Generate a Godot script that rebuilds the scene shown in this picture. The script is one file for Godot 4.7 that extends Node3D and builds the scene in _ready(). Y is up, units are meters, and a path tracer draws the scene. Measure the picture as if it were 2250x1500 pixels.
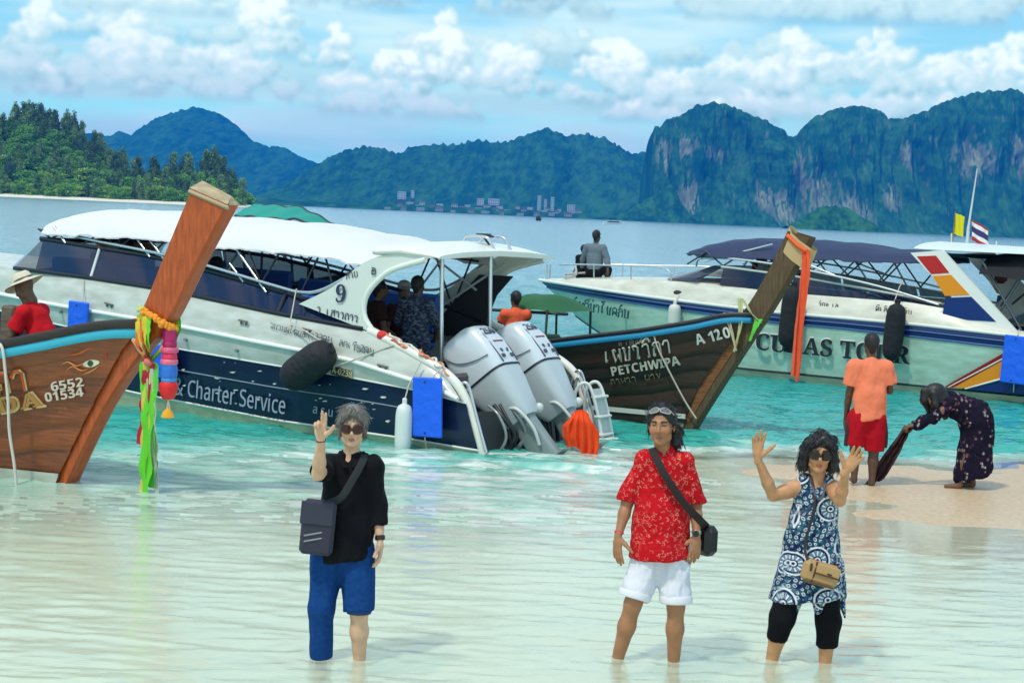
extends Node3D

# ------------------------------------------------------------------ geometry collector
class G:
	var v := PackedVector3Array()
	var n := PackedVector3Array()
	var uv := PackedVector2Array()
	var c := PackedColorArray()
	var i := PackedInt32Array()
	var col := Color(1, 1, 1)

	func vert(p: Vector3, t := Vector2.ZERO) -> int:
		v.append(p)
		n.append(Vector3.ZERO)
		uv.append(t)
		c.append(col)
		return v.size() - 1

	func smooth(from: int) -> void:
		for k in range(from, i.size(), 3):
			var a := i[k]
			var b := i[k + 1]
			var d := i[k + 2]
			var f := (v[d] - v[a]).cross(v[b] - v[a])
			n[a] += f
			n[b] += f
			n[d] += f

	func tri(a: Vector3, b: Vector3, d: Vector3, ta := Vector2.ZERO, tb := Vector2.ZERO, td := Vector2.ZERO) -> void:
		var f := (d - a).cross(b - a)
		for q in [[a, ta], [b, tb], [d, td]]:
			var k := vert(q[0], q[1])
			n[k] = f
			i.append(k)

	func quad(a: Vector3, b: Vector3, d: Vector3, e: Vector3, s := Vector2(1, 1)) -> void:
		tri(a, b, d, Vector2(0, 0), Vector2(s.x, 0), s)
		tri(a, d, e, Vector2(0, 0), s, Vector2(0, s.y))

	func out_quad(a: Vector3, b: Vector3, d: Vector3, e: Vector3, mid: Vector3) -> void:
		if (d - a).cross(b - a).dot((a + d) * 0.5 - mid) < 0.0:
			quad(a, e, d, b)
		else:
			quad(a, b, d, e)

	# rows: array of PackedVector3Array of equal length
	func grid(rows: Array, closed := false, caps := false, us := 1.0, vs := 1.0) -> void:
		var from := i.size()
		var w: int = rows[0].size()
		var base := v.size()
		var cols := w + (1 if closed else 0)
		for r in rows.size():
			for k in cols:
				vert(rows[r][k % w], Vector2(us * k / maxf(1.0, cols - 1), vs * r / maxf(1.0, rows.size() - 1)))
		for r in rows.size() - 1:
			for k in cols - 1:
				var a := base + r * cols + k
				i.append_array([a, a + 1, a + cols + 1, a, a + cols + 1, a + cols])
		smooth(from)
		if closed:
			for r in rows.size():
				var a := base + r * cols
				var s := n[a] + n[a + cols - 1]
				n[a] = s
				n[a + cols - 1] = s
		if caps:
			for e in [0, rows.size() - 1]:
				var mid := Vector3.ZERO
				for p in rows[e]:
					mid += p
				mid /= w
				for k in w:
					if e == 0:
						tri(mid, rows[e][(k + 1) % w], rows[e][k])
					else:
						tri(mid, rows[e][k], rows[e][(k + 1) % w])

	func tube(path: Array, r, sides := 8, caps := true, flat := 1.0) -> void:
		var rows := []
		var up := Vector3.UP
		for k in path.size():
			var d: Vector3 = (path[mini(k + 1, path.size() - 1)] - path[maxi(k - 1, 0)]).normalized()
			if absf(d.dot(up)) > 0.95:
				up = Vector3.RIGHT if absf(d.x) < 0.8 else Vector3.BACK
			var s := d.cross(up).normalized()
			up = s.cross(d).normalized()
			var rad: float = r[k] if r is Array else r
			var ring := PackedVector3Array()
			for q in sides:
				var a := TAU * q / sides
				ring.append(path[k] + (s * cos(a) + up * sin(a) * flat) * rad)
			rows.append(ring)
		grid(rows, true, caps)

	func box(xf: Transform3D, s: Vector3, b := 0.0) -> void:
		var h := s * 0.5
		b = minf(b, minf(h.x, minf(h.y, h.z)) * 0.9)
		var mid := xf.origin
		var P := {}
		for x in [-1, 1]:
			for y in [-1, 1]:
				for z in [-1, 1]:
					P[Vector3i(x, y, z)] = [xf * Vector3(x * h.x, y * (h.y - b), z * (h.z - b)), xf * Vector3(x * (h.x - b), y * h.y, z * (h.z - b)), xf * Vector3(x * (h.x - b), y * (h.y - b), z * h.z)]
		for s1 in [-1, 1]:
			out_quad(P[Vector3i(s1, -1, -1)][0], P[Vector3i(s1, 1, -1)][0], P[Vector3i(s1, 1, 1)][0], P[Vector3i(s1, -1, 1)][0], mid)
			out_quad(P[Vector3i(-1, s1, -1)][1], P[Vector3i(1, s1, -1)][1], P[Vector3i(1, s1, 1)][1], P[Vector3i(-1, s1, 1)][1], mid)
			out_quad(P[Vector3i(-1, -1, s1)][2], P[Vector3i(1, -1, s1)][2], P[Vector3i(1, 1, s1)][2], P[Vector3i(-1, 1, s1)][2], mid)
		if b <= 0.0:
			return
		for s1 in [-1, 1]:
			for s2 in [-1, 1]:
				out_quad(P[Vector3i(s1, s2, -1)][0], P[Vector3i(s1, s2, -1)][1], P[Vector3i(s1, s2, 1)][1], P[Vector3i(s1, s2, 1)][0], mid)
				out_quad(P[Vector3i(s1, -1, s2)][0], P[Vector3i(s1, -1, s2)][2], P[Vector3i(s1, 1, s2)][2], P[Vector3i(s1, 1, s2)][0], mid)
				out_quad(P[Vector3i(-1, s1, s2)][1], P[Vector3i(-1, s1, s2)][2], P[Vector3i(1, s1, s2)][2], P[Vector3i(1, s1, s2)][1], mid)
				for s3 in [-1, 1]:
					var q: Array = P[Vector3i(s1, s2, s3)]
					if (q[2] - q[0]).cross(q[1] - q[0]).dot(q[0] - mid) < 0.0:
						tri(q[0], q[2], q[1])
					else:
						tri(q[0], q[1], q[2])

	# flat outline in the xy plane of xf, thickness d centred on z = 0
	func slab(poly: PackedVector2Array, xf: Transform3D, d: float) -> void:
		var idx := Geometry2D.triangulate_polygon(poly)
		var mid2 := Vector2.ZERO
		for p in poly:
			mid2 += p
		var h := d * 0.5
		for k in range(0, idx.size(), 3):
			var a := poly[idx[k]]
			var b := poly[idx[k + 1]]
			var e := poly[idx[k + 2]]
			if (b - a).cross(e - a) > 0.0:
				var t := b
				b = e
				e = t
			tri(xf * Vector3(a.x, a.y, h), xf * Vector3(b.x, b.y, h), xf * Vector3(e.x, e.y, h), a, b, e)
			tri(xf * Vector3(a.x, a.y, -h), xf * Vector3(e.x, e.y, -h), xf * Vector3(b.x, b.y, -h), a, e, b)
		var ccw := not Geometry2D.is_polygon_clockwise(poly)
		for k in poly.size():
			var a := poly[k]
			var b := poly[(k + 1) % poly.size()]
			if ccw:
				quad(xf * Vector3(a.x, a.y, h), xf * Vector3(a.x, a.y, -h), xf * Vector3(b.x, b.y, -h), xf * Vector3(b.x, b.y, h))
			else:
				quad(xf * Vector3(a.x, a.y, -h), xf * Vector3(a.x, a.y, h), xf * Vector3(b.x, b.y, h), xf * Vector3(b.x, b.y, -h))

	func ball(mid: Vector3, r: Vector3, b := Basis(), rings := 10, segs := 14) -> void:
		var rows := []
		for y in rings + 1:
			var ring := PackedVector3Array()
			var t := PI * y / rings
			for k in segs:
				var a := TAU * k / segs
				ring.append(mid + b * (Vector3(sin(t) * cos(a), cos(t), sin(t) * sin(a)) * r))
			rows.append(ring)
		grid(rows, true)

	func put(o: G, xf: Transform3D) -> void:
		var base := v.size()
		for k in o.v.size():
			v.append(xf * o.v[k])
			n.append(xf.basis * o.n[k])
			uv.append(o.uv[k])
			c.append(o.c[k])
		for k in o.i:
			i.append(base + k)

	func mesh() -> ArrayMesh:
		var a := []
		a.resize(Mesh.ARRAY_MAX)
		for k in n.size():
			n[k] = n[k].normalized() if n[k].length_squared() > 1e-20 else Vector3.UP
		a[Mesh.ARRAY_VERTEX] = v
		a[Mesh.ARRAY_NORMAL] = n
		a[Mesh.ARRAY_TEX_UV] = uv
		a[Mesh.ARRAY_COLOR] = c
		a[Mesh.ARRAY_INDEX] = i
		var m := ArrayMesh.new()
		m.add_surface_from_arrays(Mesh.PRIMITIVE_TRIANGLES, a)
		return m


# ------------------------------------------------------------------ small helpers
var used := {}
var rng := RandomNumberGenerator.new()
var mats := {}

func V(x: float, y: float, z: float) -> Vector3:
	return Vector3(x, y, z)

# base colours are given as real-world linear values
func mat(r: float, g: float, b: float, rough := 0.6, metal := 0.0, extra := {}) -> StandardMaterial3D:
	var key := str([r, g, b, rough, metal, extra])
	if mats.has(key):
		return mats[key]
	var m := StandardMaterial3D.new()
	m.albedo_color = Color(r, g, b).linear_to_srgb()
	m.roughness = rough
	m.metallic = metal
	for k in extra:
		m.set(k, extra[k])
	mats[key] = m
	return m

func vmat(rough := 0.8, extra := {}) -> StandardMaterial3D:
	return mat(1, 1, 1, rough, 0.0, {"vertex_color_use_as_albedo": true}.merged(extra))

func pane(r: float, g: float, b: float, a: float, rough := 0.05) -> StandardMaterial3D:
	var m := StandardMaterial3D.new()
	var s := Color(r, g, b).linear_to_srgb()
	m.albedo_color = Color(s.r, s.g, s.b, a)
	m.roughness = rough
	m.transparency = BaseMaterial3D.TRANSPARENCY_ALPHA
	return m

func noise(seed_: int, freq: float, octaves := 3, kind := FastNoiseLite.TYPE_SIMPLEX_SMOOTH) -> FastNoiseLite:
	var f := FastNoiseLite.new()
	f.seed = seed_
	f.frequency = freq
	f.noise_type = kind
	f.fractal_octaves = octaves
	if octaves < 2:
		f.fractal_type = FastNoiseLite.FRACTAL_NONE
	return f

# a tiling grey picture of noise between lo and hi (as sRGB shades) for colour detail and relief
func noise_tex(seed_: int, freq: float, octaves: int, lo: Color, hi: Color, w := 256, h := 256, sx := 1.0, sy := 1.0) -> ImageTexture:
	var f := noise(seed_, freq, octaves)
	var im := Image.create(w, h, false, Image.FORMAT_RGB8)
	for y in h:
		for x in w:
			# blend of four so that the picture tiles
			var fx := float(x) / w
			var fy := float(y) / h
			var a := f.get_noise_2d(x * sx, y * sy)
			var b := f.get_noise_2d((x - w) * sx, y * sy)
			var d := f.get_noise_2d(x * sx, (y - h) * sy)
			var e := f.get_noise_2d((x - w) * sx, (y - h) * sy)
			var t := lerpf(lerpf(a, b, fx), lerpf(d, e, fx), fy)
			im.set_pixel(x, y, lo.lerp(hi, clampf(0.5 + t * 0.9, 0, 1)))
	return ImageTexture.create_from_image(im)

func numbered(called: String) -> String:
	var k: int = used.get(called, 0)
	used[called] = k + 1
	return called if k == 0 else "%s_%03d" % [called, k]

func part(called: String, g, m: Material, parent: Node3D, xf := Transform3D()) -> MeshInstance3D:
	var o := MeshInstance3D.new()
	o.name = called
	o.mesh = g.mesh() if g is G else g
	o.material_override = m
	o.transform = xf
	parent.add_child(o, true)
	return o

func tag(o: Node, label := "", category := "", group := "", kind := "") -> void:
	for e in [["label", label], ["category", category], ["group", group], ["kind", kind]]:
		if e[1] != "":
			o.set_meta(e[0], e[1])

func thing(called: String, label: String, category: String, xf := Transform3D(), group := "") -> Node3D:
	var o := Node3D.new()
	o.name = numbered(called)
	o.transform = xf
	add_child(o)
	tag(o, label, category, group)
	return o

func solo(called: String, g, m: Material, label: String, category: String, xf := Transform3D(), group := "", kind := "") -> MeshInstance3D:
	var o := part(numbered(called), g, m, self, xf)
	tag(o, label, category, group, kind)
	return o

func structure(called: String, g, m: Material) -> MeshInstance3D:
	return solo(called, g, m, "", "", Transform3D(), "", "structure")

func lerp_pts(p: Array, t: float) -> float:
	# p: [[t, value], ...] ascending; smooth between
	if t <= p[0][0]:
		return p[0][1]
	for k in p.size() - 1:
		if t <= p[k + 1][0]:
			var f: float = (t - p[k][0]) / (p[k + 1][0] - p[k][0])
			return lerpf(p[k][1], p[k + 1][1], f)
	return p[-1][1]

func curve(pts: Array, steps := 6) -> Array:
	# Catmull-Rom through points
	var out := []
	for k in pts.size() - 1:
		var a: Vector3 = pts[maxi(k - 1, 0)]
		var b: Vector3 = pts[k]
		var c: Vector3 = pts[k + 1]
		var d: Vector3 = pts[mini(k + 2, pts.size() - 1)]
		for s in steps:
			out.append(b.cubic_interpolate(c, a, d, float(s) / steps))
	out.append(pts[-1])
	return out

func facing(at: Vector3, x_axis: Vector3, y_axis := Vector3.UP) -> Transform3D:
	# x_axis kept, y as close to y_axis as can be, z = x cross y
	var x := x_axis.normalized()
	var z := x.cross(y_axis).normalized()
	return Transform3D(Basis(x, z.cross(x), z), at)

# lettering: a part whose text stands in the xy plane of xf, its left end and base line at the origin
func words(s: String, height: float, m: Material, parent: Node3D, xf: Transform3D, font := "Droid Sans", called := "lettering", stretch := 1.0, depth := 0.006) -> MeshInstance3D:
	var f := SystemFont.new()
	f.font_names = PackedStringArray([font.trim_suffix(" Bold")])
	f.font_weight = 700 if font.ends_with("Bold") else 400
	var t := TextMesh.new()
	t.font = f
	t.text = s
	t.font_size = 64
	t.pixel_size = height / 64.0 / 0.72
	t.depth = depth
	t.curve_step = 4.0
	t.horizontal_alignment = HORIZONTAL_ALIGNMENT_LEFT
	t.vertical_alignment = VERTICAL_ALIGNMENT_BOTTOM
	return part(called, t, m, parent, xf * Transform3D(Basis.from_scale(V(stretch, 1, 1)), V(0, -height * 0.3, 0)))

# ------------------------------------------------------------------ camera, sky, sun, air
func camera_and_light() -> void:
	var cam := Camera3D.new()
	cam.name = "camera"
	cam.fov = 22.33
	cam.near = 0.1
	cam.far = 16000.0
	cam.basis = Basis(Vector3.RIGHT, -deg_to_rad(4.2025)) * Basis(Vector3.BACK, deg_to_rad(2.548))
	cam.position = V(0, 2.75, 0)
	add_child(cam)
	var env := Environment.new()
	env.background_mode = Environment.BG_SKY
	env.sky = Sky.new()
	var pan := PanoramaSkyMaterial.new()
	pan.panorama = sky_picture()
	env.sky.sky_material = pan
	env.tonemap_mode = Environment.TONE_MAPPER_LINEAR
	env.tonemap_exposure = 1.15
	env.background_energy_multiplier = 1.0
	env.fog_enabled = true
	env.fog_density = FOG
	env.fog_light_color = Color(0.0, 0.56, 1.0)
	env.sdfgi_enabled = true
	env.ssao_enabled = true
	env.ssil_enabled = true
	var we := WorldEnvironment.new()
	we.name = "environment"
	we.environment = env
	add_child(we)
	var sun := DirectionalLight3D.new()
	sun.name = "sun"
	sun.light_energy = 0.7
	sun.light_color = Color(1.0, 0.965, 0.9)
	sun.light_angular_distance = 4.0
	sun.shadow_enabled = true
	sun.look_at_from_position(V(-3.0, 8.0, 3.4), Vector3.ZERO)
	add_child(sun)

const FOG := 0.00014
const SKY_W := 4096
const BAND := 400        # rows of the fine band above the horizon
func puff(hb: PackedFloat32Array, sh: PackedFloat32Array, az: float, el: float, r: float, squash: float, floor_el: float, nz: FastNoiseLite, bright: float, tall: float) -> void:
	var ppd := SKY_W / 360.0
	var cx := az / 360.0 * SKY_W
	var cy := BAND - el * ppd
	var rp := r * ppd
	var ex := int(rp * 1.5) + 1
	var ey := int(rp * squash * 1.5) + 1
	for y in range(maxi(0, int(cy) - ey), mini(BAND, int(cy) + ey + 1)):
		for xx in range(int(cx) - ex, int(cx) + ex + 1):
			var x := posmod(xx, SKY_W)
			var dx := (xx - cx) / rp
			var dy := (cy - y) / (rp * squash)
			var w := nz.get_noise_2d(xx, y * 1.2)
			var w2 := nz.get_noise_2d(xx * 2.6 + 900.0, y * 2.9)
			var d := sqrt(dx * dx + dy * dy) + w * 0.5 + w2 * 0.24
			if d > 1.0:
				continue
			var cover := smoothstep(1.0, 0.6, d)
			var base := (BAND - y) / ppd - floor_el
			cover *= smoothstep(-0.15, 0.5, base)
			# sunlit heads, grey undersides
			var lit := clampf((0.50 + dy * 0.42 - dx * 0.20 + w * 0.35 + w2 * 0.3) * bright + clampf(base / tall, 0.0, 1.0) * 0.50 - 0.25, 0.0, 1.0)
			var k := y * SKY_W + x
			sh[k] = lerpf(sh[k], lit, cover)
			hb[k] = maxf(hb[k], cover)

func sky_picture() -> ImageTexture:
	var ppd := SKY_W / 360.0
	var hb := PackedFloat32Array()
	var sh := PackedFloat32Array()
	hb.resize(SKY_W * BAND)
	sh.resize(SKY_W * BAND)
	var nz := noise(5, 0.09, 3)
	rng.seed = 41
	# banks of heaped cloud: direction, height of the base, width, height, number of puffs, puff size, brightness
	var banks := [[-8.4, 4.7, 1.1, 2.2, 26, 0.62, 1.15], [-6.4, 4.4, 0.9, 1.3, 16, 0.45, 1.1], [-12.6, 3.4, 2.4, 2.0, 44, 0.72, 0.85], [-15.6, 4.2, 1.2, 1.6, 16, 0.6, 1.0], [-9.6, 3.2, 2.6, 1.6, 40, 0.62, 0.75],
		[-2.6, 3.9, 1.0, 2.3, 30, 0.60, 1.15], [-4.2, 3.6, 1.0, 1.6, 20, 0.5, 1.1], [-0.3, 3.7, 1.6, 1.7, 30, 0.55, 0.95], [2.9, 3.7, 1.7, 1.9, 36, 0.58, 1.0], [5.2, 3.6, 1.4, 1.1, 18, 0.5, 0.8],
		[8.9, 4.3, 1.3, 1.8, 24, 0.58, 1.05], [11.6, 4.6, 1.4, 1.6, 24, 0.6, 1.0], [15.2, 4.6, 1.2, 1.7, 20, 0.6, 1.15], [7.2, 4.1, 2.4, 1.1, 26, 0.55, 0.85], [13.6, 4.2, 2.4, 1.2, 28, 0.55, 0.9],
		[11.0, 6.5, 6.0, 1.4, 60, 0.9, 0.75], [-14.0, 9.0, 6.0, 3.0, 60, 1.1, 1.0]]
	for az in range(22, 338, 4):
		banks.append([az + rng.randf_range(-2, 2), rng.randf_range(2.6, 6.5), rng.randf_range(1.4, 2.6), rng.randf_range(1.2, 3.0), 26, rng.randf_range(0.5, 0.9), rng.randf_range(0.85, 1.15)])
	var layer := []
	for az in range(0, 360, 3):
		for k in 3:
			layer.append([az + rng.randf_range(-2, 2), rng.randf_range(2.4, 7.2), rng.randf_range(1.6, 3.2), rng.randf_range(0.5, 1.0), 16, rng.randf_range(0.5, 0.95), rng.randf_range(0.45, 0.75)])
	for b in layer + banks:
		var order := []
		for k in b[4]:
			var fx := clampf(rng.randfn(0, 0.45), -1.0, 1.0)
			var fy: float = rng.randf() * (1.0 - fx * fx) * b[3]
			order.append(Vector3(b[0] + fx * b[2], b[1] + 0.15 + fy, b[5] * rng.randf_range(0.5, 1.1)))
		order.sort_custom(func(p, q): return p.y > q.y)
		for p in order:
			puff(hb, sh, p.x, p.y, p.z, 0.80, b[1], nz, b[6], b[3])
	var st := noise(11, 1.0, 4)
	var low := Image.create(SKY_W / 4, 512, false, Image.FORMAT_RGBF)
	var sky := func(az: float, el: float) -> Color:
		var a := deg_to_rad(az)
		var p := V(cos(a), 0, sin(a)) * 5.0
		var s := st.get_noise_3d(p.x, el * 0.62, p.z)
		var s2 := st.get_noise_3d(p.x * 2.0 + 9.0, el * 1.5, p.z * 2.0)
		var blue := Color(0.19, 0.53, 0.85).lerp(Color(0.36, 0.68, 0.86), clampf(1.0 - el / 14.0, 0, 1))
		var veil := Color(0.60, 0.78, 0.88)
		var grey := Color(0.42, 0.63, 0.78)
		var t := clampf(0.52 + s * 1.6 + s2 * 0.5, 0.0, 1.0)
		var c := blue.lerp(veil, t)
		var lowband := clampf(1.0 - absf(el - 3.6) / 1.8, 0.0, 1.0)
		c = c.lerp(grey, clampf(lowband * (0.75 + s2 * 1.6), 0.0, 0.95))
		if el > 9.0:
			var hi := clampf(s * 2.2 + 0.35, 0.0, 1.0) * smoothstep(9.0, 20.0, el)
			c = c.lerp(Color(0.85, 0.9, 0.95), hi)
		return c
	for y in 512:
		var el := 90.0 - (y + 0.5) * 180.0 / 512
		for x in SKY_W / 4:
			low.set_pixel(x, y, sky.call((x + 0.5) * 1440.0 / SKY_W, el) if el > 0.0 else Color(0.25, 0.45, 0.5))
	low.resize(SKY_W, SKY_W / 2, Image.INTERPOLATE_CUBIC)
	var top := SKY_W / 4 - BAND
	for y in BAND:
		var el := (BAND - y - 0.5) / ppd
		for x in SKY_W:
			var k := y * SKY_W + x
			var base: Color
			if el < 10.0:
				base = sky.call((x + 0.5) * 360.0 / SKY_W, el)
			else:
				base = low.get_pixel(x, top + y)
			if hb[k] > 0.002:
				var s := sh[k]
				var cl := Color(0.30, 0.49, 0.66).lerp(Color(0.54, 0.71, 0.81), smoothstep(0.0, 0.5, s)).lerp(Color(0.93, 0.97, 0.98), smoothstep(0.48, 1.0, s))
				base = base.lerp(cl, hb[k] * 0.90)
			low.set_pixel(x, top + y, base)
	# the haze that lies before the low sky takes light away: the sky itself is so much brighter there
	for y in range(top, SKY_W / 4):
		var el := 90.0 - (y + 0.5) * 180.0 / (SKY_W / 2)
		var t := exp(-FOG * minf(7200.0, 350.0 / tan(deg_to_rad(el))))
		var glow := Color(0.0, 0.21, 0.66) * (1.0 - t) * 0.85
		for x in SKY_W:
			var c := low.get_pixel(x, y)
			low.set_pixel(x, y, Color(c.r * lerpf(0.72, 1.0, t) / t, maxf(0.0, c.g - glow.g * 0.8) / t, maxf(0.0, c.b - glow.b) / t))
	return ImageTexture.create_from_image(low)

# ------------------------------------------------------------------ hills
# ridge: x, height pairs; the hill stands at distance D, and its front comes forward by deep
func hill(ridge: Array, D: float, deep: float, step: float, steep: float, seed_: int, rocks: Array, rough: float) -> G:
	var g := G.new()
	var big := noise(seed_, 1.0 / (deep * 0.35), 4)
	var fine := noise(seed_ + 1, 1.0 / 26.0, 3)
	var streak := noise(seed_ + 2, 1.0 / 16.0, 3)
	var rows := []
	var cols := []
	var xs := []
	var k := 0
	for q in range(0, ridge.size() - 2, 2):
		var n: int = maxi(1, int(ceil(absf(ridge[q + 2] - ridge[q]) / step)))
		for s in n:
			xs.append(Vector2(lerpf(ridge[q], ridge[q + 2], float(s) / n), lerpf(ridge[q + 1], ridge[q + 3], float(s) / n)))
	xs.append(Vector2(ridge[-2], ridge[-1]))
	var R := 46
	var from := g.i.size()
	for r in R + 10:
		for p in xs:
			var t := minf(1.0, float(r) / R)
			var back := maxf(0.0, float(r - R) / 10.0)
			var h: float = maxf(p.y + fine.get_noise_2d(p.x * 1.6, seed_) * rough * 1.3, 0.5)
			# front profile: foot slope, then a cliff that grows with steep
			var zt := lerpf(t, pow(t, 0.35) if t < 0.6 else lerpf(pow(0.6, 0.35), 1.0, (t - 0.6) / 0.4), steep)
			var y := h * pow(t, lerpf(0.9, 1.0, steep)) * (1.0 - back * back)
			var z := -D - deep * (zt - 1.0) * 1.0 - back * deep
			z = -D + deep * (1.0 - zt) - back * deep
			var nb := big.get_noise_3d(p.x, y * 0.5, 0.0)
			var gul := big.get_noise_3d(p.x * 1.7 + 500.0, y * 0.25, 30.0)
			z -= (nb * 0.22 + gul * (0.14 + 0.16 * steep)) * deep * sin(t * PI) * (1.0 - back)
			y += fine.get_noise_2d(p.x, t * 300.0 + 70.0) * rough * sin(t * PI)
			z += fine.get_noise_3d(p.x, y * 0.6, 5.0) * rough * 1.2
			# colour: forest, with bare rock in patches and streaks
			var f := fine.get_noise_3d(p.x * 0.6, y * 0.9, 90.0)
			var c := Color(0.014, 0.070, 0.032).lerp(Color(0.05, 0.17, 0.04), clampf(0.4 + f * 0.9 + gul * 0.6 + fine.get_noise_3d(p.x * 3.1, y * 3.1, 40.0) * 0.9, 0, 1))
			var bare := -0.55
			for rk in rocks:
				var dx: float = (p.x - rk[0]) / rk[2]
				var dy: float = (y - rk[1]) / rk[3]
				bare = maxf(bare, 0.75 - (dx * dx + dy * dy) * 0.8)
			var st := streak.get_noise_2d(p.x * 1.3, y * 0.28) + 0.5 * streak.get_noise_2d(p.x * 3.0 + 77.0, y * 0.5)
			if rocks.size():
				var m := smoothstep(0.12, 0.3, bare * 0.75 + st * 1.1)
				c = c.lerp(Color(0.36, 0.38, 0.22).lerp(Color(0.13, 0.16, 0.10), clampf(0.4 + st * 1.6, 0, 1)), m)
			g.col = c
			g.vert(V(p.x, y - 1.0, z))
	var w := xs.size()
	for r in R + 9:
		for q in w - 1:
			var a := r * w + q
			g.i.append_array([a, a + 1, a + w + 1, a, a + w + 1, a + w])
	g.smooth(from)
	return g

func hills() -> void:
	var m := vmat(0.95, {"specular_mode": 2})
	var far := [-2600, 0, -2300, 90, -1844, 161, -1692, 213, -1607, 236, -1556, 224, -1502, 247, -1462, 228, -1437, 255, -1387, 291, -1320, 319, -1269, 338, -1219, 349, -1150, 335, -1098, 309, -1046, 264, -994, 229, -942, 209, -917, 222, -882, 212, -839, 188, -770, 166, -718, 134, -648, 95, -577, 13]
	structure("mountain", hill(far, 6500, 900, 9, 0.0, 3, [], 9.0), m)
	var mid := [-778, 0, -729, 20, -679, 37, -629, 67, -568, 114, -531, 137, -482, 161, -432, 173, -382, 169, -343, 158, -294, 179, -231, 184, -169, 191, -125, 205, -68, 199, -31, 203, 18, 228, 74, 245, 119, 229, 181, 234, 232, 227, 271, 204, 297, 190, 372, 186, 449, 162, 528, 90, 571, 7]
	structure("mountain", hill(mid, 4800, 700, 6, 0.05, 13, [], 8.0), m)
	var karst := [282, 3, 284, 46, 284.6, 106, 283, 185, 292, 208, 302, 204, 311, 221, 350, 237, 379, 256, 418, 267, 448, 263, 488, 248, 529, 235, 549, 224, 575, 213, 585, 200, 605, 199, 614, 219, 633, 242, 676, 262, 715, 273, 745, 272, 780, 266, 801, 247, 831, 249, 855, 260, 884, 271, 923, 292, 981, 312, 1020, 318, 1070, 323, 1090, 314, 1140, 307, 1242, 267, 1346, 202, 1454, 88, 1500, 6]
	var rocks := [[310, 142, 16, 40], [355, 164, 20, 26], [359, 55, 22, 48], [518, 67, 22, 34], [600, 120, 16, 60], [627, 86, 40, 60], [680, 40, 60, 40], [833, 175, 16, 40], [971, 166, 50, 45], [1074, 180, 24, 55], [792, 74, 24, 30], [560, 40, 30, 40], [1180, 150, 40, 50], [420, 150, 30, 20]]
	structure("mountain", hill(karst, 3800, 330, 3.2, 0.85, 23, rocks, 5.0), m)
	structure("hill", hill([186, 5, 213, 15, 240, 33, 275, 57, 307, 77, 322, 55, 341, 26, 361, 5], 3500, 120, 3, 0.1, 33, [], 4.0), m)
	structure("hill", hill([389, 4, 399, 8, 415, 19, 433, 32, 453, 37, 479, 33, 500, 22, 513, 13, 530, 3], 2500, 60, 2.0, 0.2, 43, [], 3.5), m)
	# low wooded shore that joins the feet of the hills
	structure("shore", hill([-2300, 2, -1500, 16, -900, 12, -500, 14, -100, 13, 300, 9, 800, 8, 1500, 12, 2200, 2], 3650, 60, 14, 0.0, 53, [], 5.0), m)

# ------------------------------------------------------------------ sea and sand
func bed_height(x: float, d: float) -> float:
	# d: metres in front of the camera
	var shore := 0.6 * sin(x * 0.45) + 0.35 * sin(x * 1.13 + 2.0)
	var e := d + shore + clampf(-x - 1.0, 0.0, 6.0) * 0.42
	var y := lerp_pts([[-12.0, 1.3], [2.0, 0.35], [6.5, -0.03], [9.0, -0.11], [13.0, -0.13], [16.0, -0.22], [18.5, -0.42], [21.0, -0.9], [26.0, -1.8], [60.0, -4.0], [140.0, -9.0]], e)
	# the bank on the right: a wide wet shelf, its crest just out of the water
	x += 0.55 * sin(d * 1.9 + x * 0.8) + 0.3 * sin(d * 4.3 - x * 1.7) + 0.16 * sin(d * 9.1 + x * 3.3)
	d += 0.35 * sin(x * 1.6) + 0.2 * sin(x * 3.7 + 1.0)
	var shelf := smoothstep(-0.6, 3.4, x) * smoothstep(11.2, 15.4, d + shore * 0.4) * (1.0 - smoothstep(20.0, 22.8, d + shore * 0.5))
	y = maxf(y, lerpf(y, -0.026, shelf))
	var crest := smoothstep(2.0, 4.0, x) * smoothstep(15.4, 17.4, d + shore * 0.3) * (1.0 - smoothstep(20.4, 22.0, d + shore * 0.5))
	return maxf(y, lerpf(y, 0.022, crest))

const LEGS := [Vector2(-1.08, 10.41), Vector2(-0.845, 10.41), Vector2(0.74, 10.69), Vector2(1.105, 10.69), Vector2(1.73, 10.82), Vector2(2.08, 10.82)]

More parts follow.
